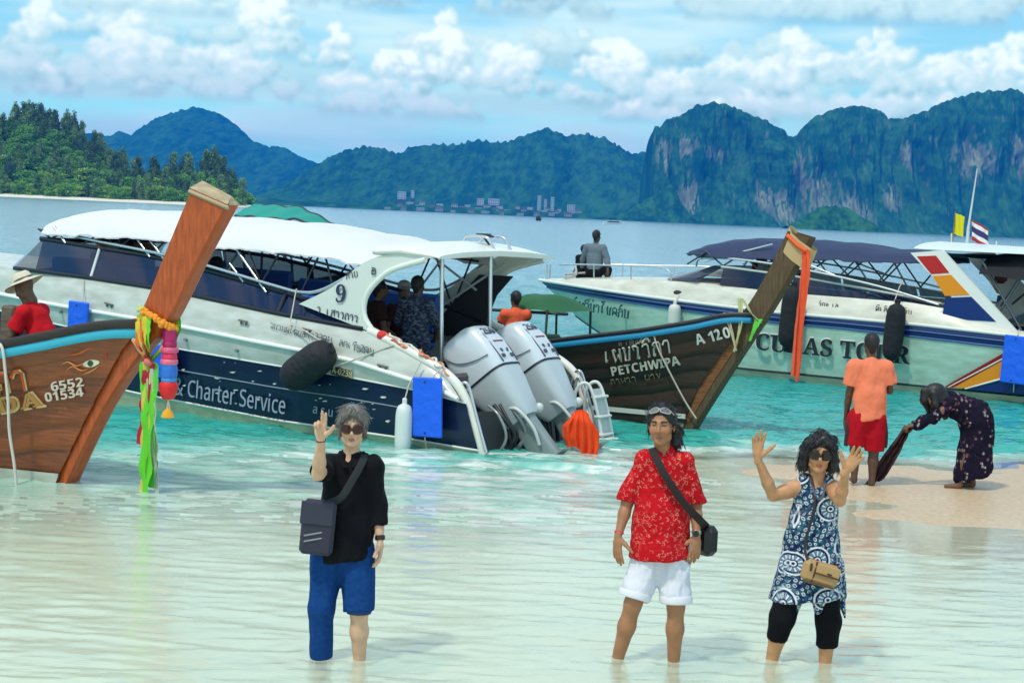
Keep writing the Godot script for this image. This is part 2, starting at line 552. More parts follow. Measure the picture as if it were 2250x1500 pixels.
func sea() -> void:
	var chop := noise(71, 1.0, 3)
	var rip := noise(72, 1.0, 2)
	var foamn := noise(73, 1.0, 4)
	# bed of sand
	var sg := G.new()
	var rows := []
	var dune := noise(74, 0.9, 3)
	var zz := []
	var d := -14.0
	while d < 40.0:
		zz.append(d)
		d += 0.08 if d > 6.0 and d < 16.0 else 0.22
	for q in [48.0, 60.0, 90.0, 140.0, 400.0, 2000.0, 8000.0]:
		zz.append(q)
	var xx := []
	for k in range(-64, 65):
		var t := k / 64.0
		xx.append(t * 14.0 + t * t * t * 60.0 if absf(t) < 0.999 else t * 7000.0)
	for dd in zz:
		var r := PackedVector3Array()
		for x in xx:
			r.append(V(x, bed_height(x, dd) + dune.get_noise_2d(x, dd * 2.4) * 0.012 + 0.006 * sin(dd * 26.0 + 3.0 * sin(x * 1.3) + x * 2.0) * clampf(1.0 - dd / 24.0, 0.0, 1.0), -dd))
		rows.append(r)
	sg.grid(rows)
	# the bank is of warmer sand than the flat
	for k in sg.v.size():
		var q := sg.v[k]
		var w := smoothstep(0.5, 3.0, q.x) * smoothstep(11.0, 15.0, -q.z) * (1.0 - smoothstep(21.5, 24.0, -q.z)) + dune.get_noise_2d(q.x * 0.7, q.z * 1.5) * 0.15
		sg.c[k] = Color(0.80, 0.73, 0.54).lerp(Color(0.66, 0.50, 0.33), clampf(w, 0.0, 1.0))
	var sm := mat(1.0, 1.0, 1.0, 0.42, 0.0, {"vertex_color_use_as_albedo": true})
	sm.albedo_texture = noise_tex(6, 0.05, 4, Color(0.86, 0.84, 0.8), Color(1, 1, 1))
	sm.uv1_triplanar = true
	sm.uv1_world_triplanar = true
	sm.uv1_scale = V(0.9, 0.9, 0.9)
	structure("sand", sg, sm)
	# water: a fan of rows that get wider apart with distance
	var ds := []
	d = 2.5
	while d < 9000.0:
		ds.append(d)
		d += maxf(0.012, d * (0.0034 if d < 45.0 else 0.011 if d < 160.0 else 0.05))
	var angs := []
	for k in range(-170, 171):
		var t := k / 170.0
		angs.append(t * 0.40 + pow(t, 7.0) * 0.85)
	var gs := [G.new(), G.new(), G.new()]
	var vtx := PackedVector3Array()
	var nrm := PackedVector3Array()
	var cl := PackedColorArray()
	var dep := PackedFloat32Array()
	var W := angs.size()
	for dd in ds:
		var f1 := clampf(1.0 - (dd - 8.0) / 26.0, 0.0, 1.0)
		var f2 := clampf(1.6 - dd / 60.0, 0.0, 1.0)
		var f3 := clampf(2.0 - dd / 160.0, 0.0, 1.0)
		for a in angs:
			var x: float = dd * tan(a)
			var bed := bed_height(x, dd)
			var depth := -bed
			var open := smoothstep(0.1, 0.75, depth)
			# long low crests along the shore, with ripples on them
			var n1 := chop.get_noise_2d(x * 0.42, dd * 1.5 + x * 0.12)
			var n2 := rip.get_noise_2d(x * 1.3 + 40.0, dd * 4.6 - x * 0.3)
			var h := (1.0 - absf(n1) * 2.4) * lerpf(0.007, 0.060, open) * f3 * lerpf(1.0, 0.55, clampf((dd - 40.0) / 60.0, 0, 1))
			h += n2 * lerpf(0.0058, 0.022, open) * f2
			if f1 > 0.0:
				h += rip.get_noise_2d(x * 3.6, dd * 12.0) * 0.0022 * f1 + rip.get_noise_2d(x * 2.1 + 80.0, dd * 7.5 + x * 0.6) * 0.0040 * f1
			var edge := smoothstep(-0.005, 0.06, depth)
			h *= edge
			# rings round the legs that stand in it
			if dd < 12.5 and dd > 9.0:
				for q in LEGS:
					var rx: float = x - q.x
					var rz: float = dd - q.y
					var r2 := rx * rx + rz * rz
					if r2 < 0.5:
						var rr := sqrt(r2)
						h += 0.007 * cos(rr * 34.0) * exp(-rr * 5.0)
			var p := V(x, h, -dd)
			vtx.append(p)
			dep.append(depth)
			# the water's own colour: clear over sand, then green, then blue-green
			var c := Color(0.70, 0.86, 0.66)
			c = c.lerp(Color(0.42, 0.70, 0.56), smoothstep(0.13, 0.32, depth))
			c = c.lerp(Color(0.035, 0.36, 0.30), smoothstep(0.25, 0.75, depth))
			c = c.lerp(Color(0.020, 0.27, 0.27), smoothstep(0.9, 3.0, depth))
			c = c.lerp(Color(0.28, 0.47, 0.54), smoothstep(2.6, 7.0, depth))
			# foam where the swell spends itself on the slope
			var zone := smoothstep(0.11, 0.19, depth) * (1.0 - smoothstep(0.40, 0.75, depth))
			var fo := foamn.get_noise_2d(x * 0.8, dd * 2.2) + 0.45 * foamn.get_noise_2d(x * 3.2, dd * 7.0)
			c = c.lerp(Color(0.86, 0.86, 0.78), clampf(smoothstep(0.05, 0.5, fo + 0.26) * zone * (0.85 if dd < 30.0 else 0.0) * lerpf(0.25, 1.0, smoothstep(-3.4, -1.2, x) * (1.0 - smoothstep(2.2, 3.6, x))), 0, 1))
			cl.append(c)
	for r in ds.size():
		for k in W:
			var i0 := r * W + k
			var l := vtx[i0 - (1 if k > 0 else 0)]
			var rr := vtx[i0 + (1 if k < W - 1 else 0)]
			var u := vtx[i0 + (W if r < ds.size() - 1 else 0)]
			var dn := vtx[i0 - (W if r > 0 else 0)]
			nrm.append((rr - l).cross(u - dn).normalized())
	var tris := [PackedInt32Array(), PackedInt32Array(), PackedInt32Array(), PackedInt32Array()]
	for r in ds.size() - 1:
		for k in W - 1:
			var a0 := r * W + k
			var dpt := dep[a0] + foamn.get_noise_2d(vtx[a0].x * 2.0, vtx[a0].z * 4.0) * 0.09 * clampf(dep[a0] * 4.0, 0, 1)
			var s := 3 if dep[a0] + foamn.get_noise_2d(vtx[a0].x * 1.6, vtx[a0].z * 5.0) * 0.03 < 0.042 else 0 if dpt < 0.2 else 1 if dpt < 0.42 else 2
			tris[s].append_array([a0, a0 + W, a0 + W + 1, a0, a0 + W + 1, a0 + 1])
	var mesh := ArrayMesh.new()
	var bump := noise_tex(8, 0.035, 3, Color(0, 0, 0), Color(1, 1, 1), 512, 512, 0.7, 1.9)
	for s in 4:
		var arr := []
		arr.resize(Mesh.ARRAY_MAX)
		arr[Mesh.ARRAY_VERTEX] = vtx
		arr[Mesh.ARRAY_NORMAL] = nrm
		arr[Mesh.ARRAY_COLOR] = cl
		arr[Mesh.ARRAY_INDEX] = tris[s]
		mesh.add_surface_from_arrays(Mesh.PRIMITIVE_TRIANGLES, arr)
		var m := pane(1, 1, 1, [0.48, 0.76, 1.0, 0.28][s], [0.16, 0.10, 0.1, 0.10][s]) if s != 2 else mat(1, 1, 1, 0.12)
		m.vertex_color_use_as_albedo = true
		m.heightmap_enabled = true
		m.heightmap_texture = bump
		m.heightmap_scale = [0.12, 0.4, 2.0, 0.1][s]
		m.uv1_triplanar = true
		m.uv1_world_triplanar = true
		m.uv1_scale = V(0.8, 0.8, 0.8) if s != 2 else V(0.3, 0.3, 0.3)
		mesh.surface_set_material(s, m)
	var o := MeshInstance3D.new()
	o.name = "water"
	o.mesh = mesh
	add_child(o)
	tag(o, "", "", "", "structure")

# ------------------------------------------------------------------ lettering made of strokes (each letter: strokes of points, x 0-6 and height 0-11 as hex digits)
const THAI := {"ก": "00 04 15 06 17 47 56 50", "ข": "07 17 16 06 07 04 10 50 57", "ช": "07 17 16 06 13 10 40 46 57", "เ": "17 11 21 22 12", "พ": "06 16 17 07 10 34 50 57", "ร": "30 40 41 31 30 46 27 07 05",
	"ว": "30 40 41 31 40 46 37 17 06", "ภ": "00 10 11 01 00 04 15 06 17 47 56 50", "า": "05 17 37 46 40", "น": "07 17 16 06 17 10 50 57/50 61", "ด": "22 32 33 23 22 10 00 06 17 47 56 50", "ล": "10 00 01 11 03 25 55 50/55 47 17 06",
	"ส": "10 00 01 11 03 25 55 50/55 47 17 06/46 68", "ย": "07 17 16 06 05 14 03 00 50 57", "ท": "07 17 16 06 17 10 46 57 50", "จ": "12 22 23 13 22 30 50 56 37 17 06", "โ": "12 11 21 22 12 17 39 0a 0b 4b", "อ": "14 24 25 15 04 00 50 56 37 07",
	"บ": "07 17 16 06 17 10 50 57", "ง": "07 17 16 06 17 30 57", "ผ": "07 17 16 06 00 24 50 57", "ค": "32 42 43 33 24 00 06 17 47 56 50", "ี": "08 2a 4a 5b 58", "ิ": "08 2a 4a 58", "ื": "08 2a 4a 5b 58/4b 49", "์": "3a 49 4b 5c", "ู": "3d", "่": "39 3b", "้": "29 3a 49 4b", "ั": "18 2a 4a 3b", " ": ""}

func thai(s: String, height: float, m: Material, parent: Node3D, xf: Transform3D, weight := 0.12, wide := 1.0) -> void:
	var g := G.new()
	var u := height / 7.0
	var x := 0.0
	for ch in s:
		var above: bool = "ีิื์ู่้ั".contains(ch)
		var ox := x - 7.2 * wide if above else x
		for stroke in (THAI.get(ch, "") as String).split("/", false):
			var pts := []
			for q in stroke.split(" ", false):
				pts.append(xf * (V(ox + q.substr(0, 1).hex_to_int() * wide, q.substr(1, 1).hex_to_int(), 0) * u))
			if pts.size() > 1:
				g.tube(pts, height * weight, 4, true)
		if not above:
			x += 7.2 * wide if ch != " " else 4.0
	part("lettering", g, m, parent)

# writing that follows the curve of a hull: side gives the point of the hull at x, y
func on_hull(o: Node3D, side: Callable, s: String, x0: float, y0: float, x1: float, y1: float, height: float, m: Material, font := "", stretch := 1.0, off := 0.0, weight := 0.12) -> void:
	var L := Vector2(x1 - x0, y1 - y0).length()
	if font == "":
		var g := G.new()
		var u := height / 7.0
		var x := 0.0
		for ch in s:
			var above: bool = "ีิื์ู่้ั".contains(ch)
			var ox := x - 7.2 * stretch if above else x
			for stroke in (THAI.get(ch, "") as String).split("/", false):
				var pts := []
				for q in stroke.split(" ", false):
					var a := (ox + q.substr(0, 1).hex_to_int() * stretch) * u / L
					var p: Vector3 = side.call(lerpf(x0, x1, a), lerpf(y0, y1, a) + q.substr(1, 1).hex_to_int() * u)
					pts.append(p - V(0, 0, off + 0.024))
				if pts.size() > 1:
					g.tube(pts, height * weight, 4, true)
			if not above:
				x += 7.2 * stretch if ch != " " else 4.0
		part("lettering", g, m, o)
		return
	var f := SystemFont.new()
	f.font_names = PackedStringArray([font.trim_suffix(" Bold")])
	f.font_weight = 700
	var x := 0.0
	for ch in s:
		var w := f.get_string_size(ch, HORIZONTAL_ALIGNMENT_LEFT, -1, 64).x * height / 64.0 / 0.72 * stretch
		var a := x / L
		var b := (x + w) / L
		var pa: Vector3 = side.call(lerpf(x0, x1, a), lerpf(y0, y1, a) + height * 0.5)
		var pb: Vector3 = side.call(lerpf(x0, x1, b), lerpf(y0, y1, b) + height * 0.5)
		if ch != " ":
			var lo: Vector3 = side.call(lerpf(x0, x1, (a + b) * 0.5), lerpf(y0, y1, a))
			var hi: Vector3 = side.call(lerpf(x0, x1, (a + b) * 0.5), lerpf(y0, y1, a) + height)
			var base: Vector3 = side.call(lerpf(x0, x1, a), lerpf(y0, y1, a))
			words(ch, height, m, o, facing(base - V(0, 0, off + 0.022), pb - pa, hi - lo), font, "letter", stretch, 0.016)
		x += w

# text along a line from a to b on a hull side
func along(a: Vector3, b: Vector3) -> Transform3D:
	return facing(a, b - a)

# ------------------------------------------------------------------ hulls
func line_at(l: Dictionary, t: float, side: float) -> Vector3:
	var x: float = lerpf(l.xs, l.xe, t)
	var q: float = clampf((x - l.tip) / (l.xe - l.tip), 0.0, 1.0)
	var z: float = l.half * (1.0 - pow(q, l.get("pow", 2.2)))
	return V(x, lerp_pts(l.w, x), z * side)

func strip(a: Dictionary, b: Dictionary, side: float, cols := 4, bulge := 0.02, t0 := 0.0, t1 := 1.0, proud := 0.0, n := 64) -> G:
	var g := G.new()
	var rows := []
	for k in n + 1:
		var t := lerpf(t0, t1, float(k) / n)
		var r := PackedVector3Array()
		for c in cols + 1:
			var f := float(c) / cols
			var p := line_at(a, t, side).lerp(line_at(b, t, side), f)
			p.z += side * (bulge * sin(PI * f) * clampf((1.0 - t) * 6.0, 0, 1) + proud)
			r.append(p)
		rows.append(r)
	g.grid(rows, false, false, 12.0, 1.0)
	return g

func line_tube(l: Dictionary, side: float, r: float, t0 := 0.0, t1 := 1.0, lift := 0.0) -> G:
	var g := G.new()
	var p := []
	for k in 61:
		p.append(line_at(l, lerpf(t0, t1, k / 60.0), side) + V(0, lift, side * r * 0.3))
	g.tube(p, r, 8)
	return g

func deck_between(l: Dictionary, t0: float, t1: float, crown: float, n := 30) -> G:
	var g := G.new()
	var rows := []
	for k in n + 1:
		var t := lerpf(t0, t1, float(k) / n)
		var a := line_at(l, t, -1.0)
		var b := line_at(l, t, 1.0)
		var r := PackedVector3Array()
		for c in 13:
			var f := c / 12.0
			r.append(a.lerp(b, f) + V(0, crown * sin(PI * f) * absf(a.z), 0))
		rows.append(r)
	g.grid(rows)
	return g

func rod(a: Vector3, b: Vector3, r: float) -> G:
	var g := G.new()
	g.tube([a, b], r, 7)
	return g

func rods(list: Array, r: float) -> G:
	var g := G.new()
	for e in list:
		g.tube(e, r, 7)
	return g

func canopy_sheet(edge: Array, top: Array, half: float, x0: float, x1: float, drop: float, seed_: int, wrinkle: float, nose := 0.0) -> G:
	var g := G.new()
	var nz := noise(seed_, 0.9, 3)
	var rows := []
	for k in 71:
		var x := lerpf(x0, x1, k / 70.0)
		var e := lerp_pts(edge, x)
		var c := lerp_pts(top, x)
		var nf := clampf((x - (x1 - nose)) / maxf(nose, 0.01), 0.0, 1.0)
		var hz := half * (1.0 - 0.45 * nf * nf)
		var r := PackedVector3Array()
		for q in 31:
			var f := q / 30.0 * 2.0 - 1.0
			var y := lerpf(e, c, pow(maxf(0.0, 1.0 - absf(f * f * f)), 0.8)) + nz.get_noise_2d(x * 1.1, f * 5.0) * wrinkle
			var sag := absf(sin((x - x0) / (x1 - x0) * PI * 5.0)) * 0.03
			y += sag * (1.0 - f * f)
			if absf(f) > 0.93:
				y -= drop * smoothstep(0.93, 1.0, absf(f)) * (1.0 + nz.get_noise_2d(x * 4.0, 3.0) * 0.6)
			r.append(V(x, y, f * hz))
		rows.append(r)
	g.grid(rows, false, false, 4.0, 8.0)
	# the cloth has a thickness
	var n0 := g.v.size()
	var under := G.new()
	var rows2 := []
	for r in rows:
		var r2 := PackedVector3Array()
		for p in r:
			r2.append(p - V(0, 0.012, 0))
		rows2.append(r2)
	under.grid(rows2)
	g.put(under, Transform3D())
	return g

func ensemble_fender(called: String, label: String, xf: Transform3D, length: float, r: float, m: Material, ropes: Array, group := "") -> Node3D:
	var t := thing(called, label, "fender", xf, group)
	var g := G.new()
	var rows := []
	for k in 17:
		var f := k / 16.0
		var a := lerpf(-PI / 2, PI / 2, f)
		var y := lerpf(-length * 0.5, length * 0.5, f)
		var rad := r * pow(maxf(0.0, 1.0 - pow(absf(2.0 * f - 1.0), 5.0)), 0.5) + 0.012
		var ring := PackedVector3Array()
		for q in 16:
			var rr := rad * (1.0 + 0.03 * cos(q * PI / 2.0 * 4.0))
			ring.append(V(cos(TAU * q / 16) * rr, y, sin(TAU * q / 16) * rr))
		rows.append(ring)
	g.grid(rows, true, true)
	part("body", g, m, t)
	for s in [-1.0, 1.0]:
		var e := G.new()
		e.box(Transform3D(Basis(), V(0, s * (length * 0.5 + 0.02), 0)), V(r * 0.7, 0.07, 0.035), 0.012)
		part("eyelet", e, m, t)
	for rp in ropes:
		var rg := G.new()
		rg.tube(rp, 0.009, 6)
		part("rope", rg, mat(0.55, 0.52, 0.45, 0.9), t, xf.affine_inverse())
	return t

func hang_pad(label: String, boat: Transform3D, c: Vector3, w: float, h: float, tilt: float, ropes: Array, group := "") -> void:
	var xf := boat * Transform3D(Basis(Vector3.BACK, tilt), c)
	var t := thing("fender_pad", label, "fender pad", xf, group)
	var g := G.new()
	g.box(Transform3D(), V(w, h, 0.05), 0.014)
	part("mat", g, mat(0.005, 0.12, 0.80, 0.55, 0.0, {"heightmap_enabled": true, "heightmap_texture": mottled, "heightmap_scale": 1.0, "uv1_triplanar": true}), t)
	for y in [-1, 1]:
		var e := G.new()
		e.ball(V(0.02, y * (h * 0.5 - 0.05), -0.026), V(0.016, 0.016, 0.006))
		part("eyelet", e, mat(0.02, 0.03, 0.08, 0.5), t)
	for rp in ropes:
		var rg := G.new()
		rg.tube(rp, 0.009, 6)
		part("rope", rg, mat(0.5, 0.48, 0.42, 0.9), t, xf.affine_inverse() * boat)

var mottled: ImageTexture
var scuffs: ImageTexture
var grain: ImageTexture
var grain_up: ImageTexture

func textures() -> void:
	grain_up = noise_tex(24, 0.02, 5, Color(0.74, 0.68, 0.64), Color(1.0, 1.0, 1.0), 512, 512, 2.2, 0.45)
	weave = noise_tex(29, 0.03, 4, Color(0, 0, 0), Color(1, 1, 1), 256, 256, 1.0, 0.8)
	mottled = noise_tex(21, 0.04, 4, Color(0, 0, 0), Color(1, 1, 1), 128, 128)
	scuffs = noise_tex(22, 0.022, 5, Color(0.80, 0.80, 0.76), Color(1, 1, 1), 256, 256, 1.0, 2.0)
	grain = noise_tex(23, 0.018, 5, Color(0.62, 0.58, 0.55), Color(1.0, 1.0, 1.0), 512, 512, 0.5, 3.0)

func paint(r: float, g: float, b: float, rough := 0.3) -> StandardMaterial3D:
	return mat(r, g, b, rough, 0.0, {"albedo_texture": scuffs, "uv1_triplanar": true, "uv1_scale": V(0.35, 0.6, 0.35)})

func upright_timber(r: float, g: float, b: float, rough: float, coat: float) -> StandardMaterial3D:
	return mat(r, g, b, rough, 0.0, {"albedo_texture": grain_up, "uv1_triplanar": true, "uv1_scale": V(1.0, 0.8, 1.0), "heightmap_enabled": true, "heightmap_texture": grain_up, "heightmap_scale": 0.2, "clearcoat_enabled": coat > 0.0, "clearcoat": coat, "clearcoat_roughness": 0.3})

func timber(r: float, g: float, b: float, rough := 0.5, coat := 0.0) -> StandardMaterial3D:
	return mat(r, g, b, rough, 0.0, {"albedo_texture": grain, "uv1_triplanar": true, "uv1_scale": V(0.8, 1.3, 0.8), "heightmap_enabled": true, "heightmap_texture": grain, "heightmap_scale": 0.3, "clearcoat_enabled": coat > 0.0, "clearcoat": coat, "clearcoat_roughness": 0.25})

# ------------------------------------------------------------------ the white and navy speedboat with the number 9
var B1 := Transform3D(Basis(V(-0.8445, 0, -0.5355), Vector3.UP, V(0.5355, 0, -0.8445)), V(0.163, 0, -20.636))

func outboard(o: Node3D, top: Vector3, foot: Vector3, seed_: int) -> void:
	# a part of the boat with its own pieces; axis from the cowl's top down to the leg
	var y := (top - foot).normalized()
	var z := V(0, 0, 1)
	var x := y.cross(z).normalized()      # towards the front of the motor
	z = x.cross(y)
	var L := (top - foot).length()
	var B := Basis(x, y, z)
	var holder := Transform3D(B, foot)
	var silver := mat(0.60, 0.66, 0.70, 0.22, 0.12, {"clearcoat_enabled": true, "clearcoat": 0.6})
	var ring := func(t: float, ax: float, az: float, ox: float) -> PackedVector3Array:
		var r := PackedVector3Array()
		for q in 28:
			var a := TAU * q / 28
			var c := cos(a)
			var s := sin(a)
			r.append(V(ox + signf(c) * pow(absf(c), 0.50) * ax, t * L, signf(s) * pow(absf(s), 0.50) * az))
		return r
	var g := G.new()
	g.grid([ring.call(1.0, 0.10, 0.10, 0.02), ring.call(0.995, 0.19, 0.17, 0.02), ring.call(0.97, 0.27, 0.225, 0.01), ring.call(0.92, 0.315, 0.25, 0.0), ring.call(0.82, 0.345, 0.27, -0.02), ring.call(0.70, 0.35, 0.275, -0.03), ring.call(0.62, 0.345, 0.27, -0.03)], true, true)
	var cowl := part("motor_cowl", g, silver, o, holder)
	g = G.new()
	g.grid([ring.call(0.618, 0.348, 0.273, -0.03), ring.call(0.606, 0.350, 0.275, -0.03)], true, true)
	part("seam", g, mat(0.01, 0.012, 0.015, 0.5), cowl)
	g = G.new()
	g.grid([ring.call(0.604, 0.34, 0.265, -0.03), ring.call(0.5, 0.32, 0.25, -0.04), ring.call(0.40, 0.28, 0.215, -0.06), ring.call(0.31, 0.25, 0.19, -0.08), ring.call(0.24, 0.19, 0.14, -0.10)], true, true)
	part("motor_pan", g, mat(0.50, 0.56, 0.58, 0.3, 0.2), o, holder)
	g = G.new()
	g.grid([ring.call(0.31, 0.16, 0.11, -0.10), ring.call(0.2, 0.15, 0.085, -0.11), ring.call(0.02, 0.17, 0.075, -0.12), ring.call(-0.15, 0.19, 0.06, -0.13), ring.call(-0.35, 0.11, 0.05, -0.12)], true, true)
	g.box(Transform3D(Basis(), V(-0.2, -0.10 * L, 0)), V(0.42, 0.02, 0.2), 0.008)
	part("motor_leg", g, mat(0.24, 0.30, 0.30, 0.4, 0.3), o, holder)
	# pressed lines and louvres on the cowl's back
	g = G.new()
	for s in [-1.0, 1.0]:
		g.tube(curve([V(-0.10, L * 0.97, s * 0.15), V(-0.30, L * 0.9, s * 0.15), V(-0.36, L * 0.75, s * 0.16), V(-0.375, L * 0.63, s * 0.15)], 5), 0.009, 6)
		g.box(Transform3D(Basis(), V(-0.385, L * 0.675, s * 0.09)), V(0.02, 0.045, 0.06), 0.006)
		g.box(Transform3D(Basis(Vector3.RIGHT, s * 0.5), V(-0.38, L * 0.72, s * 0.06)), V(0.02, 0.05, 0.03), 0.006)
	part("cowl_trim", g, mat(0.05, 0.06, 0.08, 0.45), cowl)
	for s in [-1.0, 1.0]:
		g = G.new()
		g.tube(curve([V(0.24, L * 0.90, s * 0.245), V(0.10, L * 0.80, s * 0.278), V(-0.12, L * 0.74, s * 0.282), V(-0.30, L * 0.72, s * 0.262)], 5), 0.012, 6, true, 0.4)
		part("cowl_stripe", g, mat(0.10, 0.12, 0.15, 0.4), cowl)
	# swivel bracket and hydraulic rams
	g = G.new()
	for s in [-1.0, 1.0]:
		g.tube(curve([V(0.12, L * 0.42, s * 0.17), V(0.32, L * 0.3, s * 0.19), V(0.36, L * 0.05, s * 0.17), V(0.24, -0.12 * L, s * 0.15)], 5), 0.04, 8)
		g.tube([V(0.02, L * 0.3, s * 0.09), V(0.3, -0.02 * L, s * 0.09)], 0.03, 8)
	g.box(Transform3D(Basis(), V(0.2, L * 0.32, 0)), V(0.22, 0.2, 0.34), 0.04)
	g.box(Transform3D(Basis(), V(0.3, L * 0.1, 0)), V(0.12, 0.4, 0.22), 0.03)
	part("motor_bracket", g, mat(0.012, 0.014, 0.016, 0.4, 0.3), o, holder)
	words("250", 0.11, mat(0.03, 0.04, 0.08, 0.5), cowl, Transform3D(Basis(V(0, 0, 1), V(0.42, 0.91, 0).normalized(), V(0, 0, 1).cross(V(0.42, 0.91, 0).normalized())), V(-0.352, L * 0.868, -0.14)), "Droid Sans Bold")
	g = G.new()
	g.box(Transform3D(Basis(Vector3.BACK, -0.12), V(-0.369, L * 0.80, 0.0)), V(0.006, 0.02, 0.20), 0.002)
	part("decal", g, mat(0.30, 0.03, 0.02, 0.5), cowl)
	# pale hoses and a tilt ram beside the leg
	g = G.new()
	g.tube(curve([V(-0.02, L * 0.36, -0.14), V(-0.22, L * 0.30, -0.20), V(-0.26, L * 0.14, -0.16), V(-0.18, L * 0.02, -0.10)], 6), 0.022, 7)
	g.ball(V(-0.27, L * 0.27, 0.16), V(0.075, 0.06, 0.05))
	part("hose", g, mat(0.55, 0.58, 0.56, 0.4), o, holder)

func speedboat_nine() -> void:
	var o := thing("speedboat", "white speedboat with navy lower hull, the number 9 and a long white canopy", "speedboat", B1)
	var white := paint(0.70, 0.74, 0.70, 0.28)
	var navy := paint(0.006, 0.016, 0.06, 0.25)
	var cream := paint(0.66, 0.66, 0.46, 0.5)
	var L0 := {"xs": -0.2, "xe": 10.4, "tip": 5.0, "half": 1.05, "w": [[-0.3, -0.32], [5, -0.36], [8, -0.2], [10.4, 0.3]]}
	var L1 := {"xs": -0.24, "xe": 11.1, "tip": 5.2, "half": 1.30, "w": [[-0.3, 0.07], [0.7, 0.10], [2.7, 0.115], [5.1, 0.23], [8, 0.45], [11.1, 0.95]]}
	var L2 := {"xs": -0.10, "xe": 11.6, "tip": 5.4, "half": 1.37, "w": [[-0.1, 0.60], [0.54, 0.68], [1.76, 0.76], [2.7, 0.79], [4.4, 0.87], [6.6, 1.02], [9, 1.2], [11.6, 1.5]]}
	var L3 := {"xs": -0.02, "xe": 11.8, "tip": 5.6, "half": 1.42, "w": [[-0.1, 0.62], [0.2, 0.72], [0.56, 0.79], [1.56, 0.96], [3.1, 1.07], [4.4, 1.17], [6.7, 1.29], [9, 1.42], [11.8, 1.75]]}
	var L4 := {"xs": 0.03, "xe": 12.0, "tip": 5.8, "half": 1.34, "w": [[0.03, 0.67], [0.12, 0.80], [0.23, 0.88], [0.45, 0.99], [0.69, 1.08], [1.06, 1.21], [1.36, 1.31], [2.75, 1.41], [4.5, 1.58], [6, 1.66], [7.5, 1.71], [9, 1.76], [12, 1.9]]}
	for s in [-1.0, 1.0]:
		part("hull_bottom", strip(L0, L1, s, 3, 0.03), cream, o)
		part("navy_band", strip(L1, L2, s), navy, o)
		part("topside", strip(L2, L3, s, 3, 0.01), white, o)
		part("upper_side", strip(L3, L4, s, 4, 0.02), white, o)
		part("rub_rail", line_tube(L3, s, 0.028), mat(0.82, 0.84, 0.80, 0.35), o)
		part("stripe", line_tube(L2, s, 0.010), mat(0.8, 0.8, 0.78, 0.4), o)
		part("stripe", line_tube(L1, s, 0.013), mat(0.8, 0.8, 0.74, 0.4), o)
	part("foredeck", deck_between(L4, 0.60, 1.0, 0.06), white, o)
	# transom, floor and the pale edges of the stern
	var g := G.new()
	g.grid([PackedVector3Array([V(-0.2, -0.32, -1.05), V(-0.2, -0.36, 0), V(-0.2, -0.32, 1.05)]), PackedVector3Array([V(-0.24, 0.07, -1.3), V(-0.24, 0.07, 0), V(-0.24, 0.07, 1.3)]), PackedVector3Array([V(-0.10, 0.5, -1.36), V(-0.10, 0.42, 0), V(-0.10, 0.5, 1.36)])])
	part("transom", g, mat(0.035, 0.04, 0.042, 0.5), o)
	for s in [-1.0, 1.0]:
		g = G.new()
		g.tube(curve([V(-0.27, 0.02, s * 1.24), V(-0.16, 0.35, s * 1.27), V(0.0, 0.70, s * 1.30), V(0.23, 0.9, s * 1.31), V(0.69, 1.09, s * 1.31), V(1.36, 1.32, s * 1.30)], 6), 0.055, 8)
		part("stern_coaming", g, mat(0.74, 0.74, 0.66, 0.4), o)
	for s in [-1.0, 1.0]:
		g = G.new()
		g.box(Transform3D(Basis(), V(-0.42, 0.02, s * 1.0)), V(0.5, 0.05, 0.5), 0.02)
		part("swim_step", g, mat(0.6, 0.62, 0.55, 0.5), o)
	g = G.new()
	g.box(Transform3D(Basis(), V(3.9, 0.58, 0)), V(7.4, 0.05, 2.4), 0.01)
	part("cockpit_floor", g, mat(0.35, 0.34, 0.3, 0.7), o)
	g = G.new()
	g.box(Transform3D(Basis(Vector3.BACK, 0.25), V(0.42, 0.42, 0.0)), V(0.08, 0.95, 2.3), 0.03)
	part("splash_well", g, mat(0.10, 0.09, 0.09, 0.6), o)
	# dark side windows and the sloping front screen
	var WT := [[1.43, 1.34], [2.4, 1.60], [3.87, 1.84], [5.05, 2.0], [6.04, 2.06], [7.0, 2.13]]
	var glass := pane(0.004, 0.012, 0.055, 0.86, 0.04)
	var frame := mat(0.008, 0.010, 0.02, 0.35)
	for s in [-1.0, 1.0]:
		var marks := [1.43, 2.75, 4.35, 5.95, 7.02]
		for k in marks.size() - 1:
			g = G.new()
			var rows := []
			for q in 13:
				var x := lerpf(marks[k] + 0.02, marks[k + 1] - 0.02, q / 12.0)
				rows.append(PackedVector3Array([V(x, lerp_pts(L4.w, x) + 0.02, s * 1.325), V(x, lerp_pts(WT, x), s * 1.20)]))
			g.grid(rows)
			part("window", g, glass, o)
			g = G.new()
			if k > 0:
				g.tube([V(marks[k], lerp_pts(L4.w, marks[k]), s * 1.33), V(marks[k] - 0.03, lerp_pts(WT, marks[k]) + 0.02, s * 1.20)], 0.024 if k == 3 else 0.035, 6)
				part("mullion", g, mat(0.7, 0.72, 0.7, 0.35) if k == 3 else frame, o)
		g = G.new()
		var pth := []
		for q in 24:
			var x := lerpf(1.43, 7.05, q / 23.0)
			pth.append(V(x, lerp_pts(WT, x) + 0.012, s * 1.2))
		g.tube(pth, 0.03, 6)
		pth = []
		for q in 24:
			var x := lerpf(1.43, 7.4, q / 23.0)
			pth.append(V(x, lerp_pts(L4.w, x) + 0.015, s * 1.335))
		g.tube(pth, 0.03, 6)
		part("window_frame", g, frame, o)
	# wrap-round front screen: bottom out along the deck, top behind it
	g = G.new()
	var rows3 := []
